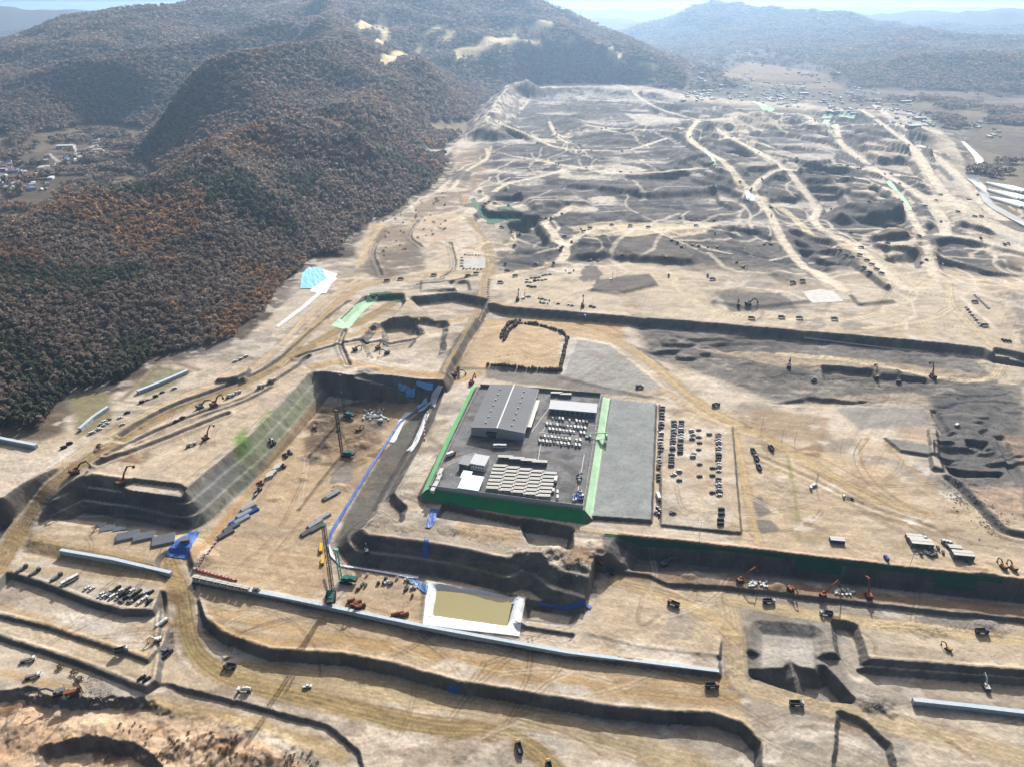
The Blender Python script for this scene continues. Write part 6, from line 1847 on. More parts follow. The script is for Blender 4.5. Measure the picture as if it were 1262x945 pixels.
def rig(px, py, ang, h, label, m, lm, drill=True, name='drilling_rig'):
    t = thing(name, at(px, py), rad(ang))
    crawler_base(t, m, 1.1)
    ma = MB().lattice((4.6, 0, .6), (4.6, 0, h), 1.7, .22, 1.9)
    mp = part('mast', ma.mesh('mast', lm), t)
    part('mast_head', MB().box((4.6, 0, h + .6), (3.2, 1.8, 1.2)).bar((5.8, -.6, h + .8), (5.8, .6, h + .8), .7, 10).mesh('mast_head', lm), mp)
    for s in (-1, 1):
        part('stay', MB().bar((-3.5, s * 1.3, 4.4), (4.2, s * .6, h * .62), .14, 5).mesh('stay', lm), t)
    if drill:
        part('auger', MB().bar((5.9, 0, .2), (5.9, 0, h * .9), .42, 8).mesh('auger', PAINT['dark']), t)
        part('drill_head', MB().box((5.9, 0, h * .55), (1.8, 1.8, 3.2)).mesh('drill_head', m), t)
    for s in (-.3, .3):
        part('hoist_cable', MB().bar((-2.0, s, 4.6), (5.0, s, h + .8), .05, 4).mesh('hoist_cable', PAINT['dark']), t)
    tagged(t, '', 'drilling rig', '', (px, py), label=label)

rig(430, 513, 150, 42, 'tall dark drilling rig at the far end of the excavation', PAINT['teal'], PAINT['dark'])
rig(428, 561, 165, 44, 'tall teal-bodied drilling rig in front of the dark one', PAINT['teal'], PAINT['dark'])
rig(428, 716, 170, 27, 'teal drilling rig with pale lattice mast by the cut slope', PAINT['teal'], mat('pale_teal', (112, 176, 168), .5), False)
# big crawler crane with an inclined lattice boom; its long shadow falls across the lower road
ct = thing('crawler_crane', at(408, 736), rad(100))
crawler_base(ct, PAINT['teal'], 1.2)
bo = MB().lattice((2.5, -1.0, 2.6), (12.0, -1.0, 50), 2.0, .22, 2.2)
bp = part('boom', bo.mesh('boom', PAINT['dark']), ct)
part('boom_head', MB().box((12.2, -1.0, 50.6), (2.2, 1.8, 1.4)).mesh('boom_head', PAINT['teal']), bp)
ma = MB().lattice((-1.5, 1.2, 3.6), (-7.5, 1.2, 24), 1.2, .13, 2.2)
part('back_mast', ma.mesh('back_mast', PAINT['dark']), ct)
for s in (-.4, .4):
    part('pendant_cable', MB().bar((-7.5, 1.2 + s, 24), (12.0, -1.0 + s, 50.5), .06, 4).mesh('pendant_cable', PAINT['dark']), ct)
part('hoist_cable', MB().bar((13.0, -1.0, 50.4), (13.0, -1.0, 9), .06, 4).mesh('hoist_cable', PAINT['dark']), ct)
part('hook_block', MB().box((13.0, -1.0, 8.4), (.9, .6, 1.4)).mesh('hook_block', PAINT['yellow']), ct)
tagged(ct, '', 'crane', '', (408, 736), label='teal crawler crane with tall dark lattice boom')
for q in ((396, 676), (398, 691)):
    place([('weight_block', MB().box((0, 0, 1.2), (8, 2.0, 2.0)).mesh('weight_block', PAINT['yellow']), (0, 0, 0), []), ('skid', MB().box((0, 0, .15), (8.6, 2.4, .3)).mesh('skid', PAINT['dark']), (0, 0, 0), [])], 'steel_block', *q, 100, 'yellow steel tank', 'tank', 'yellow tanks by the drain bend', 'at the bend of the lilac drain', 'y')

# --- steel and pipe stores
def bundle(px, py, ang, L, n, m, look, where, lay=2, r=.45, group='steel pipe bundles', name='pipe_bundle'):
    t = thing(name, at(px, py), rad(ang))
    for l in range(lay):
        for k in range(n - l):
            part('pipe', spec(('pipe', L, r, m.name), lambda: MB().bar((-L / 2, 0, r), (L / 2, 0, r), r, 8).mesh('pipe', m)), t, (0, (k - (n - l) / 2) * r * 2.1, l * r * 1.8))
    for s in (-.3, .3):
        part('timber_bearer', MB().box((L * s, 0, .04), (.4, n * r * 2.2, .1)).mesh('timber_bearer', PAINT['tan']), t)
    tagged(t, look, 'pipe bundle', where, (px, py), group)
for i, (px, py, n, L) in enumerate(((125, 648, 5, 7), (134, 651, 8, 11), (148, 652, 6, 9), (158, 660, 10, 15), (178, 661, 9, 14), (202, 665, 12, 15))):
    bundle(px, py, 20, L, n, M_STEEL, 'stack of grey steel piles', 'below the embankment front')
for px, py, c in ((306, 625, 'silver'), (301, 633, 'silver'), (292, 642, 'blue'), (285, 650, 'grey'), (278, 658, 'grey'), (388, 645, 'silver'), (398, 637, 'silver'), (380, 655, 'grey'), (298, 640, 'silver'), (309, 631, 'blue'), (391, 650, 'grey'), (406, 612, 'grey'), (410, 609, 'silver'), (460, 514, 'silver')):
    bundle(px, py, 48 if px < 440 else 10, 12, 5, PAINT[c], f'bundle of {c} drill pipes', 'on the excavation floor', group='drill pipe bundles')
for i, (px, py) in enumerate(((441, 743), (446, 747), (433, 741), (437, 746), (487, 758), (493, 757), (499, 758))):
    place([('shell', MB().bar((-2.6, 0, 1.3), (2.6, 0, 1.3), 1.25, 12).mesh('shell', PAINT['rust']), (0, 0, 0), []), ('saddle', MB().box((0, 0, .1), (4, 2, .2)).mesh('saddle', PAINT['dark']), (0, 0, 0), [])], 'casing_pipe', px, py, 20, 'rusty steel casing', 'casing', 'rusty casings by the crane', 'in front of the teal crane')
rg = random.Random(21)
for i in range(26):
    px, py = 438 + rg.random() * 78, 706 + rg.random() * 20
    py += (px - 438) * .12
    if 455 < px < 500 and py > 722:
        continue
    c = rg.choice(['red', 'white', 'grey', 'rust', 'dark'])
    place([('frame', MB().box((0, 0, .9), (rg.uniform(1.5, 3.5), rg.uniform(1.2, 2), 1.6)).mesh('frame', PAINT[c]), (0, 0, 0), []), ('hatch', MB().box((0, 0, 1.8), (1, .8, .2)).mesh('hatch', PAINT['dark']), (0, 0, 0), [])], 'generator_box', px, py, rg.uniform(0, 90), f'{c} equipment box', 'equipment', 'equipment boxes by the pond', 'on the work floor left of the pond')
for i in range(34):
    px, py = 446 + rg.random() * 34, 505 + rg.random() * 14
    place([('bag', MB().box((0, 0, .8), (1.9, 1.9, 1.6), top=(.8, .8)).mesh('bag', PAINT['white']), (0, 0, 0), [])], 'bulk_bag', px, py, rg.uniform(0, 90), 'white bulk bag', 'bulk bag', 'white bulk bags by the far rig', None, label='white bulk bag in the heap beside the far drilling rig')
for q, w in (((934, 719), 'the first'), ((1040, 730), 'the second')):
    for i in range(26):
        px, py = q[0] + rg.uniform(-11, 13), q[1] + rg.uniform(-3.5, 4)
        place([('slab', MB().box((0, 0, .5), (rg.uniform(.8, 2.2), rg.uniform(.8, 1.6), rg.uniform(.6, 1.2))).mesh('slab', PAINT['white']), (0, 0, 0), [])], 'concrete_chunk', px, py, rg.uniform(0, 90), '', 'rubble chunk', f'white rubble in {w} pile by the wall', None, label=f'white broken concrete chunk in {w} rubble pile under the long wall')
for i in range(9):
    px, py = 332 + rg.random() * 14, 572 + rg.random() * 14
    place(spec('cont_t', container_spec, PAINT['white'], 6.0, 2.4, 2.5), 'silo_unit', px, 588 - (px - 332) * 1.1 + rg.uniform(-1, 1), 40, 'white grout silo unit', 'silo unit', 'white units on the excavation floor', 'below the grassy embankment slope')
for q, c in (((319, 605), 'grey'), ((322, 596), 'orange'), ((316, 609), 'white'), ((352, 562), 'dark'), ((357, 558), 'grey'), ((349, 575), 'dark'), ((337, 548), 'dark'), ((333, 544), 'white')):
    place(spec(('load', c if c in PAINT else 'grey'), loader_spec, c), 'wheel_loader', *q, rg.uniform(0, 360), f'{c} wheel loader', 'loader', None, 'on the excavation floor')
# water-filled road barriers
bar_m = {c: MB().side([(-.9, 0), (.9, 0), (.9, .3), (.75, 1.0), (-.75, 1.0), (-.9, .3)], -.3, .3).mesh('shell', PAINT[c]) for c in ('red', 'white')}
cap_m = MB().bar((0, 0, 1.0), (0, 0, 1.12), .14, 6).mesh('cap', PAINT['dark'])
def barrier(px, py, ang, c, where):
    place([('shell', bar_m[c], (0, 0, 0), []), ('cap', cap_m, (0, 0, 0), [])], 'road_barrier', px, py, ang, f'{c} plastic road barrier', 'barrier', 'red and white road barriers', where, sc=1.25)
for i in range(24):
    barrier(240 + i * 2.2, 701 + i * .62, -14, 'red' if i % 2 else 'white', 'in the row at the excavation entrance')
    if i < 20:
        barrier(243 + i * 2.4, 703.6 + i * .62, -14, 'red', 'in the second row at the excavation entrance')
for i in range(9):
    barrier(256 + i * 1.6, 682 - i * 2.2, 55, 'red' if i % 2 else 'white', 'along the ramp up to the excavation')
for i in range(10):
    barrier(243 + i * .9, 700 - i * 1.7, 55, 'red' if i % 2 else 'white', 'along the left of the excavation entrance')
for i in range(16):
    barrier(527 - i * .45 + (i > 9) * (i - 9) * .5, 508 + i * 2.3, 80, 'red' if i % 2 else 'white', 'along the curved grey path')
for i in range(8):
    place(spec('cabin2', container_spec, mat('cream_cladding', (210, 200, 160), .7), 5.0, 2.4, 2.4), 'site_cabin', 243 + i * 8.6, 713 + i * 1.9, -12, 'cream site cabin', 'cabin', 'cream cabins on the retaining wall', 'along the long retaining wall')
put_car(316, 727, -10, 'on the long retaining wall', 'grey', 'pickup', True)
# wash basin frame and screens
wb = thing('wheel_wash', at(228, 672), rad(15))
part('pump_house', MB().box((0, 4, 1.6), (6, 4, 3.2)).mesh('pump_house', PAINT['grey']), wb)
part('spray_frame', MB().bar((-5, -3, 0), (-5, -3, 4), .15).bar((5, -3, 0), (5, -3, 4), .15).bar((-5, -3, 4), (5, -3, 4), .15).mesh('spray_frame', PAINT['blue']), wb)
tagged(wb, '', 'wheel wash', '', (228, 672), label='grey wheel wash unit standing in the blue tarp basin')

# --- machinery yard on the right
for q, s, c in (((1134, 672), 1.2, 'white'), ((1185, 686), 1.1, 'white'), ((1031, 667), .8, 'blue'), ((1126, 664), .9, 'grey'), ((1176, 676), .7, 'white')):
    place(spec(('cm', c), container_spec, PAINT[c] if c != 'white' else PAINT['grey'], 12.0, 5.0, 3.4), 'storage_container', *q, -8, f'{"white-topped" if c == "white" else c} tall storage container', 'container', None, None, sc=s)
for i in range(18):
    q = rg.choice(((1135, 676), (1165, 676), (1185, 688), (1145, 682)))
    place([('box', MB().box((0, 0, .8), (rg.uniform(1.5, 4), 1.6, 1.6)).mesh('box', PAINT[rg.choice(['white', 'blue', 'grey', 'dark'])]), (0, 0, 0), []), ('lid', MB().box((0, 0, 1.68), (1.2, 1.2, .14)).mesh('lid', PAINT['dark']), (0, 0, 0), [])], 'tool_chest', q[0] + rg.uniform(-13, 13), q[1] + rg.uniform(-4, 6), rg.uniform(0, 90), 'steel tool chest', 'tool chest', 'tool chests in the machinery yard', 'in the machinery yard')
place(spec(('exc', 'white', 'up'), excavator_spec, 'white', 'up'), 'drill_machine', 1215, 848, 80, 'white tracked drill machine', 'drill', None, 'in the deep right-hand trench')
rg2 = thing('drill_rig', at(93, 856), rad(20))
crawler_base(rg2, PAINT['rust'], .65)
part('mast', MB().lattice((3.5, 0, .5), (3.0, 0, 15), .9, .1, 1.6).mesh('mast', PAINT['rust']), rg2)
part('drill_rod', MB().bar((4.2, 0, .2), (3.7, 0, 13), .18, 6).mesh('drill_rod', PAINT['dark']), rg2)
tagged(rg2, '', 'drill rig', '', (93, 856), label='rust-red tracked drill rig on the grey rubble patch')
for q, w in (((1003, 598), 'on the chalky sand plain'), ((1179, 524), 'in the right-hand rock field'), ((753, 345), 'on the sandy plateau'), ((645, 368), 'above the dark scarp')):
    r = thing('sampling_rig', at(*q), rad(30))
    part('chassis', MB().box((0, 0, 1.1), (5, 2.2, 1.2)).mesh('chassis', PAINT['white']), r)
    part('mast', MB().lattice((2, 0, .5), (2, 0, 11), .8, .09, 1.5).mesh('mast', PAINT['white']), r)
    tagged(r, 'small white drill rig with thin mast', 'drill rig', w, q)

# --- lamp posts and survey masts
def lamp(px, py, h, where):
    t = thing('lamp_post', at(px, py))
    part('post', MB().bar((0, 0, 0), (0, 0, h), .16, 6, .1).mesh('post', M_STEEL), t)
    part('arm', MB().bar((-1.6, 0, h), (1.6, 0, h), .08, 5).mesh('arm', M_STEEL), t)
    for s in (-1, 1):
        part('lamp_head', MB().box((s * 1.6, 0, h - .1), (1.2, .5, .25)).mesh('lamp_head', PAINT['white']), t)
    tagged(t, 'tall floodlight post with two white heads', 'lamp post', where, (px, py), 'floodlight posts')
for q in ((963, 544), (979, 546), (1035, 556), (1005, 440), (760, 344), (938, 530), (862, 660), (1120, 700)):
    lamp(*q, 13, near_landmark(*q))

# --- black bags forming a bund round the sand field
bagm = MB().box((0, 0, .9), (2.0, 2.0, 1.8), top=(.82, .82)).box((0, 0, 1.95), (.5, .5, .3)).mesh('bulk_bag', mat('black_bag', (76, 64, 52), .9, var=.4))
for pts, n in (([(618, 416), (622, 406), (630, 398), (640, 396)], 12), ([(632, 398), (660, 400), (692, 410), (700, 417)], 22), ([(699, 418), (695, 435), (690, 456)], 16), ([(690, 457), (650, 455), (602, 450)], 22), ([(621, 420), (627, 408), (636, 401)], 10)):
    for p in posts_along([at(*q) for q in pts], 1)[:1] + resample([at(*q) for q in pts], n):
        o = solo('bulk_bag', bagm, (p.x + rg.uniform(-.6, .6), p.y + rg.uniform(-.6, .6), float(ground(p.x, p.y))), rg.uniform(0, 1.5))
        s = rg.uniform(1.2, 2.0)
        o.scale = (s, s, s)
        tagged(o, '', 'bulk bag', '', (0, 0), 'black bags in the bund', label='black bulk bag in the bund round the sand field')

# --- white edge blocks along the plateau scarp
eb = MB().box((0, 0, .5), (3.2, 1.0, 1.0), top=(.95, .7)).mesh('edge_block', PAINT['white'])
for pts, n, w in (([(993, 417), (1040, 423), (1090, 429), (1134, 434)], 34, 'along the foot of the dark plateau scarp'), ([(603, 345), (601, 360), (604, 374)], 12, 'down the left edge of the dark scarp')):
    for i, p in enumerate(resample([at(*q) for q in pts], n)):
        o = solo('edge_block', eb, (p.x, p.y, p.z), -.12)
        tagged(o, '', 'concrete block', '', (0, 0), f'white edge blocks {w}', label=f'white concrete edge block {w}')
# ------------------------------------------------------------------ the 300 nearest trees, shrubs, rocks
treekinds = {}
for k in range(3):
    for v in range(5):
        rs = np.random.RandomState(500 + k * 10 + v)
        V = crown_faces(100 if k < 2 else 110, k, rs)
        V = V * .92
        V[..., 2] = V[..., 2] * 1.25 + 1.15
        base = BASEC[k] * (1 + (rs.rand() - .5) * .4)
        cc = base * (1 + (rs.rand(len(V), 1) - .5) * .5)
        me = tri_mesh('crown', np.ascontiguousarray(V), cc)
        me.materials.append(M_LEAF)
        tr = MB().bar((0, 0, -.3), (0, 0, 1.5), .07, 6, .03)
        for q in range(5):
            a = q * 1.3 + v
            tr.bar((0, 0, .6 + q * .14), (.55 * math.cos(a), .55 * math.sin(a), 1.15 + q * .12), .03, 4, .01)
        treekinds[(k, v)] = (me, tr.mesh('trunk', M_BARK))
TL = ['bare brown tree in the near edge of the hillside woods', 'russet autumn tree in the near edge of the hillside woods', 'dark green pine in the near edge of the hillside woods']
TN = ['bare_tree', 'autumn_tree', 'pine_tree']
rt = random.Random(33)
for i in near_order:
    k = int(KIND[i])
    t = thing(TN[k], (float(TX[i]), float(TYY[i]), float(TZ[i])), rt.uniform(0, 6.28))
    s = 5.4 * rt.uniform(.6, .95)
    t.scale = (s, s, s * rt.uniform(.95, 1.2))
    me, tm = treekinds[(k, rt.randrange(5))]
    part('crown', me, t)
    part('trunk', tm, t)
    t['category'] = 'tree'
    t['group'] = 'trees at the near edge of the woods'
    t['label'] = TL[k]

shr = []
for v in range(4):
    rs = np.random.RandomState(700 + v)
    V = crown_faces(70, 0, rs)
    V[..., 2] = V[..., 2] * .7 + .5
    me = tri_mesh('shrub', np.ascontiguousarray(V), np.array(alb(136, 124, 92)) * (1 + (rs.rand(len(V), 1) - .5) * .7))
    me.materials.append(M_LEAF)
    shr.append(me)
def shrub(px, py, s, where, label):
    p = at(px, py)
    o = solo('shrub', shr[rt.randrange(4)], p, rt.uniform(0, 6.28))
    o.scale = (s, s, s * rt.uniform(.8, 1.1))
    tagged(o, '', 'shrub', '', (px, py), where, label=label)
for i in range(64):
    px, py = rt.choice(((190, 908), (215, 915), (255, 912), (280, 925), (300, 930), (350, 935), (205, 930), (165, 895), (380, 940)))
    shrub(px + rt.gauss(0, 12), py + rt.gauss(0, 8), rt.uniform(.5, 1.3), 'scrub in the near rough ground', 'low dark scrub bush on the rough ground below the site')
for q in ((75, 822), (93, 828), (98, 838)):
    shrub(*q, 2.6, None, f'round dark bush {"first" if q[0] < 80 else "second" if q[0] < 95 else "third"} of three beside the rubble patch')
shrub(123, 551, 3.4, None, 'lone dark bush beside the haul road bend')
for i in range(60):
    px, py = 470 + rt.random() * 80, 250 + rt.random() * 70
    shrub(px, py + (px - 470) * -.35, rt.uniform(1.5, 3), 'scrub on the cleared slope', 'dry scrub bush on the cleared slope under the woods')

# boulders on the rubble patch and spoil shelf: too many to count
def rubble(name, n, regions, smin, smax, colr, label, seed):
    r = random.Random(seed)
    V, Cc = [], []
    for i in range(n):
        cx, cy, rx, ry = r.choice(regions)
        p = at(cx + r.gauss(0, rx), cy + r.gauss(0, ry))
        s = r.uniform(smin, smax)
        a = [Vector((r.gauss(0, 1), r.gauss(0, 1), r.gauss(0, 1))).normalized() * s * r.uniform(.6, 1.1) for _ in range(5)]
        a = [p + Vector((q.x, q.y, q.z * .5 + s * .1)) for q in a]
        for f in ((0, 1, 2), (0, 2, 3), (0, 3, 4), (0, 4, 1), (1, 2, 3), (1, 3, 4)):
            V.append([tuple(a[j]) for j in f])
        Cc += [np.array(colr) * r.uniform(.7, 1.3)] * 6
    me = tri_mesh(name, np.array(V), np.array(Cc))
    me.materials.append(M_GROUND)
    o = bpy.data.objects.new(name, me)
    COL.objects.link(o)
    o['kind'] = 'stuff'
    o['label'] = label
rubble('rubble', 500, [(110, 850, 12, 9), (130, 862, 10, 6), (60, 880, 25, 10), (115, 838, 8, 4)], .3, .9, alb(176, 172, 168), 'broken grey rock scattered on the rubble patch', 1)
rubble('spoil_stones', 500, [(480, 650, 20, 8), (660, 690, 12, 6), (690, 690, 16, 8), (710, 700, 14, 6), (570, 655, 20, 5)], .3, .9, alb(176, 168, 158), 'loose rock on the torn edge of the spoil shelf', 2)
rubble('gravel', 450, [(1078, 868, 7, 4), (1195, 770, 30, 4), (1160, 776, 20, 3)], .25, .7, alb(176, 172, 166), 'pale gravel heaps in the lower right cuts', 3)
rubble('excavation_spoil', 500, [(400, 520, 12, 14), (450, 545, 12, 10), (385, 560, 8, 10), (465, 500, 14, 8)], .3, .9, alb(140, 120, 100), 'loose soil and stone on the excavation floor', 6)
rubble('rock_debris', 1100, [(1192, 612, 12, 12), (1225, 645, 10, 8), (1100, 470, 60, 8), (1200, 540, 25, 25), (1000, 458, 40, 6), (1180, 600, 8, 12)], .4, 1.2, alb(150, 148, 146), 'broken dark rock in the grey cutting', 4)

# river in the valley on the right
rv_pts = [(1186, 175), (1196, 185), (1206, 196), (1209, 206), (1200, 214), (1198, 222), (1208, 230), (1212, 240), (1218, 250), (1232, 260), (1248, 270), (1275, 282)]
P = [at(*q) for q in rv_pts]
W2 = [5, 7, 9, 9, 11, 12, 9, 9, 9, 12, 12, 12]
V, F = [], []
for i, p in enumerate(P):
    d = P[min(i + 1, len(P) - 1)] - P[max(0, i - 1)]
    s = Vector((-d.y, d.x, 0)).normalized() * W2[i]
    for q in (p - s, p + s):
        V.append((q.x, q.y, float(ground(q.x, q.y)) + 1.2))
    if i:
        F.append((2 * i - 2, 2 * i - 1, 2 * i + 1, 2 * i))
ro = solo('river_water', MB().add(V, F).mesh('river_water', mat('river_water', (150, 160, 166), .12, spec=.6)))
ro['kind'] = 'structure'

# ------------------------------------------------------------------ villages and far buildings
rh = random.Random(77)
HWALL = [mat('house_white', (206, 204, 198), .8), mat('house_cream', (190, 176, 150), .8), mat('house_brick', (140, 96, 76), .85)]
HROOF = {'white': mat('roof_white', (190, 194, 198), .8), 'grey': mat('roof_grey', (112, 118, 126), .7), 'blue': mat('roof_blue', (76, 108, 160), .6), 'brown': mat('roof_brown', (110, 78, 62), .8)}
def house_spec(kind, col):
    w = HWALL[{'white': 0, 'grey': 0, 'blue': 1, 'brown': 2}[col]]
    if kind == 'shed':
        L, W, e, r = 26, 13, 5, 5.8
    elif kind == 'block':
        L, W, e, r = 15, 11, 8, 8.5
    else:
        L, W, e, r = 12, 9, 4, 6.4
    b = MB().side([(-W / 2, 0), (W / 2, 0), (W / 2, e), (0, r), (-W / 2, e)], -L / 2, L / 2)
    ro = MB()
    for s in (-1, 1):
        ro.beam((s * W * .27, -L / 2 - .5, (e + r) / 2 + .2), (s * W * .27, L / 2 + .5, (e + r) / 2 + .2), W * .58, .3, up=(s * (r - e), 0, W / 2))
    d = MB().box((W / 2 + .06, 0, 1.6), (.12, 3 if kind == 'shed' else 1.4, 3.2 if kind == 'shed' else 2.2))
    return [('wall', b.mesh('wall', w), (0, 0, 0), []), ('roof', ro.mesh('roof', HROOF[col]), (0, 0, 0), [])]
def town(regions, n, where, group, kinds, cols, seed):
    r = random.Random(seed)
    for i in range(n):
        x0, y0, sx, sy = r.choice(regions)
        px, py = x0 + r.uniform(-sx, sx), y0 + r.uniform(-sy, sy)
        p = at(px, py)
        if float(bilinear(WOOD, np.array([p.x]), np.array([p.y]))[0]) > .5:
            continue
        k, c = r.choice(kinds), r.choice(cols)
        look = {'shed': 'workshop shed', 'block': 'apartment block', 'house': 'house'}[k]
        place(spec(('h', k, c), house_spec, k, c), {'shed': 'workshop_shed', 'block': 'apartment_block', 'house': 'village_house'}[k], px, py, r.choice((10, 100, 40, 130)) + r.uniform(-8, 8), '', {'shed': 'shed', 'block': 'building', 'house': 'house'}[k], f'{group}: {c}-roofed {look}s', None, label=f'{c}-roofed {look} among the buildings {where}', sc=r.uniform(.5, .85))
town([(20, 222, 24, 12), (50, 212, 25, 10), (80, 200, 25, 9), (105, 186, 22, 8), (10, 205, 12, 8), (125, 176, 14, 5), (30, 228, 30, 8)], 130, 'of the village behind the wooded spur', 'village behind the spur', ['house', 'house', 'house', 'block', 'shed'], ['white', 'white', 'grey', 'blue', 'brown'], 1)
town([(1000, 125, 40, 8), (1050, 122, 40, 8), (1090, 128, 40, 8), (1120, 145, 22, 10), (1065, 112, 20, 5), (960, 118, 30, 8), (1040, 138, 20, 6), (1150, 152, 14, 6), (975, 108, 20, 5), (1000, 118, 60, 12), (930, 110, 40, 12)], 260, 'of the town at the far end of the site', 'town beyond the site', ['house', 'house', 'shed', 'shed', 'block'], ['white', 'white', 'white', 'grey', 'blue'], 2)
town([(860, 66, 20, 8), (880, 85, 24, 10), (870, 100, 22, 10), (900, 112, 26, 8), (860, 118, 16, 6), (930, 64, 30, 3), (985, 85, 20, 10), (1010, 96, 20, 6), (880, 120, 40, 5), (900, 92, 50, 16), (960, 75, 30, 8)], 180, 'of the valley town under the far hills', 'valley town under the hills', ['house', 'shed', 'shed', 'block'], ['white', 'white', 'grey', 'blue'], 3)
town([(1215, 155, 18, 6), (1230, 165, 14, 5), (1225, 148, 10, 4), (1205, 160, 10, 4)], 24, 'of the hamlet across the river', 'hamlet across the river', ['house', 'shed'], ['white', 'white', 'grey'], 4)
town([(735, 26, 30, 6), (760, 20, 20, 5), (820, 62, 16, 3), (745, 32, 15, 3)], 22, 'in the gap between the two far hills', 'buildings in the gap', ['shed', 'block'], ['white', 'white', 'grey'], 5)
for q, l in (((948, 63), 'long white warehouse roof below the right-hand hill'), ((925, 70), 'low white warehouse at the head of the valley'), ((1030, 92), 'white greenhouse block in the valley fields'), ((1115, 127), 'wide white factory roof in the far town'), ((1133, 148), 'row of white factory roofs beside the river'), ((1125, 158), 'second white factory roof nearer the river road'), ((990, 117), 'white shed at the edge of the far town'), ((82, 183), 'long white greenhouse in the village valley'), ((480, 95), 'white farm shed on the wooded slope')):
    place(spec(('h', 'shed', 'white'), house_spec, 'shed', 'white'), 'white_warehouse', *q, 100, '', 'warehouse', None, None, label=l, sc=1.5)
# white vinyl greenhouses on the far right
for i in range(24):
    gb = spec('green', lambda: [('vinyl_cover', MB().side([(-4, 0), (4, 0), (4, 2), (2.4, 3.6), (0, 4.2), (-2.4, 3.6), (-4, 2)], -32, 32).mesh('vinyl_cover', M_WHITE), (0, 0, 0), []), ('door', MB().box((0, -32.1, 1.2), (2, .1, 2.2)).mesh('door', PAINT['grey']), (0, 0, 0), [])])
    place(gb, 'greenhouse', 1233 + (i % 8) * 4.6 + (i // 8) * 3.0, 232 + (i // 8) * 9.5 + (i % 8) * .7, 10, 'white vinyl greenhouse', 'greenhouse', 'greenhouses by the river', 'in the field beside the river', sc=1.15)
# pylons on the far hills
def pylon(px, py, h, label):
    t = thing('power_pylon', at(px, py), .4)
    b = MB()
    for a, c in ((1, 1), (1, -1), (-1, -1), (-1, 1)):
        b.bar((a * h * .09, c * h * .09, 0), (a * h * .015, c * h * .015, h), .5, 4, .25)
    for k in range(1, 9):
        z = h * k / 9
        w = h * (.09 - .075 * k / 9)
        for p, q in (((w, w), (-w, w)), ((-w, w), (-w, -w)), ((-w, -w), (w, -w)), ((w, -w), (w, w))):
            b.bar((*p, z), (*q, z), .2, 3)
    part('tower', b.mesh('tower', M_STEEL), t)
    for k in (.7, .82, .94):
        part('cross_arm', MB().bar((-h * .14, 0, h * k), (h * .14, 0, h * k), .3, 4).mesh('cross_arm', M_STEEL), t)
    tagged(t, '', 'pylon', '', (px, py), label=label)
pylon(715, 32, 75, 'grey power pylon in the gap left of the right-hand hill')
pylon(1014, 14, 70, 'grey power pylon on the crest of the right-hand hill')
pylon(1050, 24, 70, 'grey power pylon on the right shoulder of the hill')
pylon(1108, 38, 60, 'grey power pylon on the low far ridge')
# small machines and stores along the far haul roads
rf = random.Random(88)
cnt = 0
while cnt < 90:
    wd, P_ = rf.choice(FAR_PATHS)
    q = rf.choice(P_)
    x, y = q[0] + rf.gauss(0, 12), q[1] + rf.gauss(0, 12)
    z = float(ground(x, y))
    v = Vector((x, y, z - CAM_H))
    dep = v.y * CT - v.z * ST
    px, py = CX + FOC * v.x / dep, CY - FOC * (v.y * ST + v.z * CT) / dep
    cnt += 1
    if not (600 < px < 1262 and 100 < py < 340):
        continue
    k = cnt % 4
    w_ = 'on the far haul roads'
    if k == 0:
        place(spec(('exc', 'grey', 'dig'), excavator_spec, 'grey', 'dig')[:5], 'excavator', px, py, rf.uniform(0, 360), 'grey excavator', 'excavator', 'machines on the far haul roads', w_, loc=(x, y, z))
    elif k == 1:
        place(spec(('car', 'white', 'pickup', False), car_spec, 'white', 'pickup', False), 'pickup_truck', px, py, rf.uniform(0, 360), 'white pickup', 'pickup', 'machines on the far haul roads', w_, loc=(x, y, z), sc=1.2)
    else:
        place(spec(('dump', 'white', False, False), dump_spec, 'white', False, False), 'dump_truck', px, py, rf.uniform(0, 360), 'dark dump truck with white cab', 'dump truck', 'machines on the far haul roads', w_, loc=(x, y, z))
finish_labels()
HAZE_D, SKY_S, SUN_E, EXPO = 7.0e-5, 0.078, 4.7, 0.62
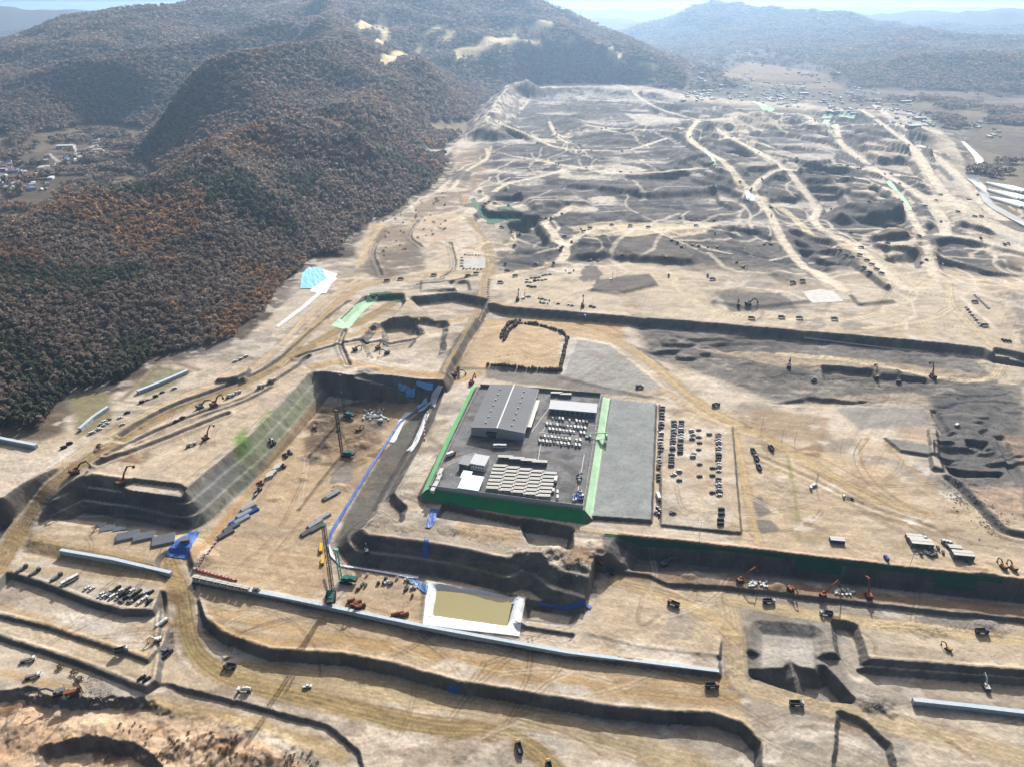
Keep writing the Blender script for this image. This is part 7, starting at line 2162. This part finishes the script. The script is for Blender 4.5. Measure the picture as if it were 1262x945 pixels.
# ------------------------------------------------------------------ air, sky, sun, camera
hz = bpy.data.meshes.new('haze')
bx0, bx1, by0, by1, bz0, bz1 = -26000, 26000, -500, 30500, float(ZT.min()) - 1.5, max(CAM_H, float(ZT.max())) + 25
hz.from_pydata([(bx0, by0, bz0), (bx1, by0, bz0), (bx1, by1, bz0), (bx0, by1, bz0), (bx0, by0, bz1), (bx1, by0, bz1), (bx1, by1, bz1), (bx0, by1, bz1)], [],
               [(3, 2, 1, 0), (4, 5, 6, 7), (0, 1, 5, 4), (1, 2, 6, 5), (2, 3, 7, 6), (3, 0, 4, 7)])
hm = bpy.data.materials.new('hazy_air')
N, L = nodes(hm)
N.remove(N['Principled BSDF'])
pv = N.new('ShaderNodeVolumePrincipled')
pv.inputs['Color'].default_value = (.42, .66, 1.0, 1)
pv.inputs['Density'].default_value = HAZE_D
pv.inputs['Anisotropy'].default_value = .45
L.new(pv.outputs['Volume'], N['Material Output'].inputs['Volume'])
hz.materials.append(hm)
ho = bpy.data.objects.new('haze', hz)
COL.objects.link(ho)
ho['kind'] = 'stuff'

w = bpy.data.worlds.new('World')
SC.world = w
w.use_nodes = True
N, L = w.node_tree.nodes, w.node_tree.links
sky = N.new('ShaderNodeTexSky')
sky.sky_type = 'NISHITA'
sky.sun_disc = False
sky.sun_elevation = SUN_EL
sky.sun_rotation = SUN_AZ
sky.air_density = 1.0
sky.dust_density = 9.0
sky.ozone_density = 0.4
L.new(sky.outputs['Color'], N['Background'].inputs['Color'])
N['Background'].inputs['Strength'].default_value = SKY_S

sl = bpy.data.lights.new('sun', 'SUN')
sl.energy = SUN_E
sl.angle = rad(.55)
sl.color = (1.0, .975, .94)
so = bpy.data.objects.new('sun', sl)
COL.objects.link(so)
sd = Vector((math.sin(SUN_AZ) * math.cos(SUN_EL), math.cos(SUN_AZ) * math.cos(SUN_EL), math.sin(SUN_EL)))
so.rotation_euler = (-sd).to_track_quat('-Z', 'Y').to_euler()
so.location = sd * 900

cd = bpy.data.cameras.new('drone_camera')
cd.sensor_fit = 'HORIZONTAL'
cd.sensor_width = 36.0
cd.lens = 36.0 * FOC / 1262.0
cd.clip_start = 1
cd.clip_end = 80000
co = bpy.data.objects.new('drone_camera', cd)
COL.objects.link(co)
co.location = (0, 0, CAM_H)
co.rotation_euler = (math.pi / 2 - TILT, 0, 0)
SC.camera = co

SC.view_settings.view_transform = 'Standard'
SC.view_settings.look = 'None'
SC.view_settings.gamma = 1
SC.view_settings.exposure = EXPO
SC.view_settings.use_curve_mapping = False
SC.render.engine = 'CYCLES'
SC.cycles.use_denoising = True
SC.cycles.max_bounces = 5
SC.cycles.diffuse_bounces = 1
SC.cycles.volume_bounces = 0
SC.cycles.use_adaptive_sampling = True
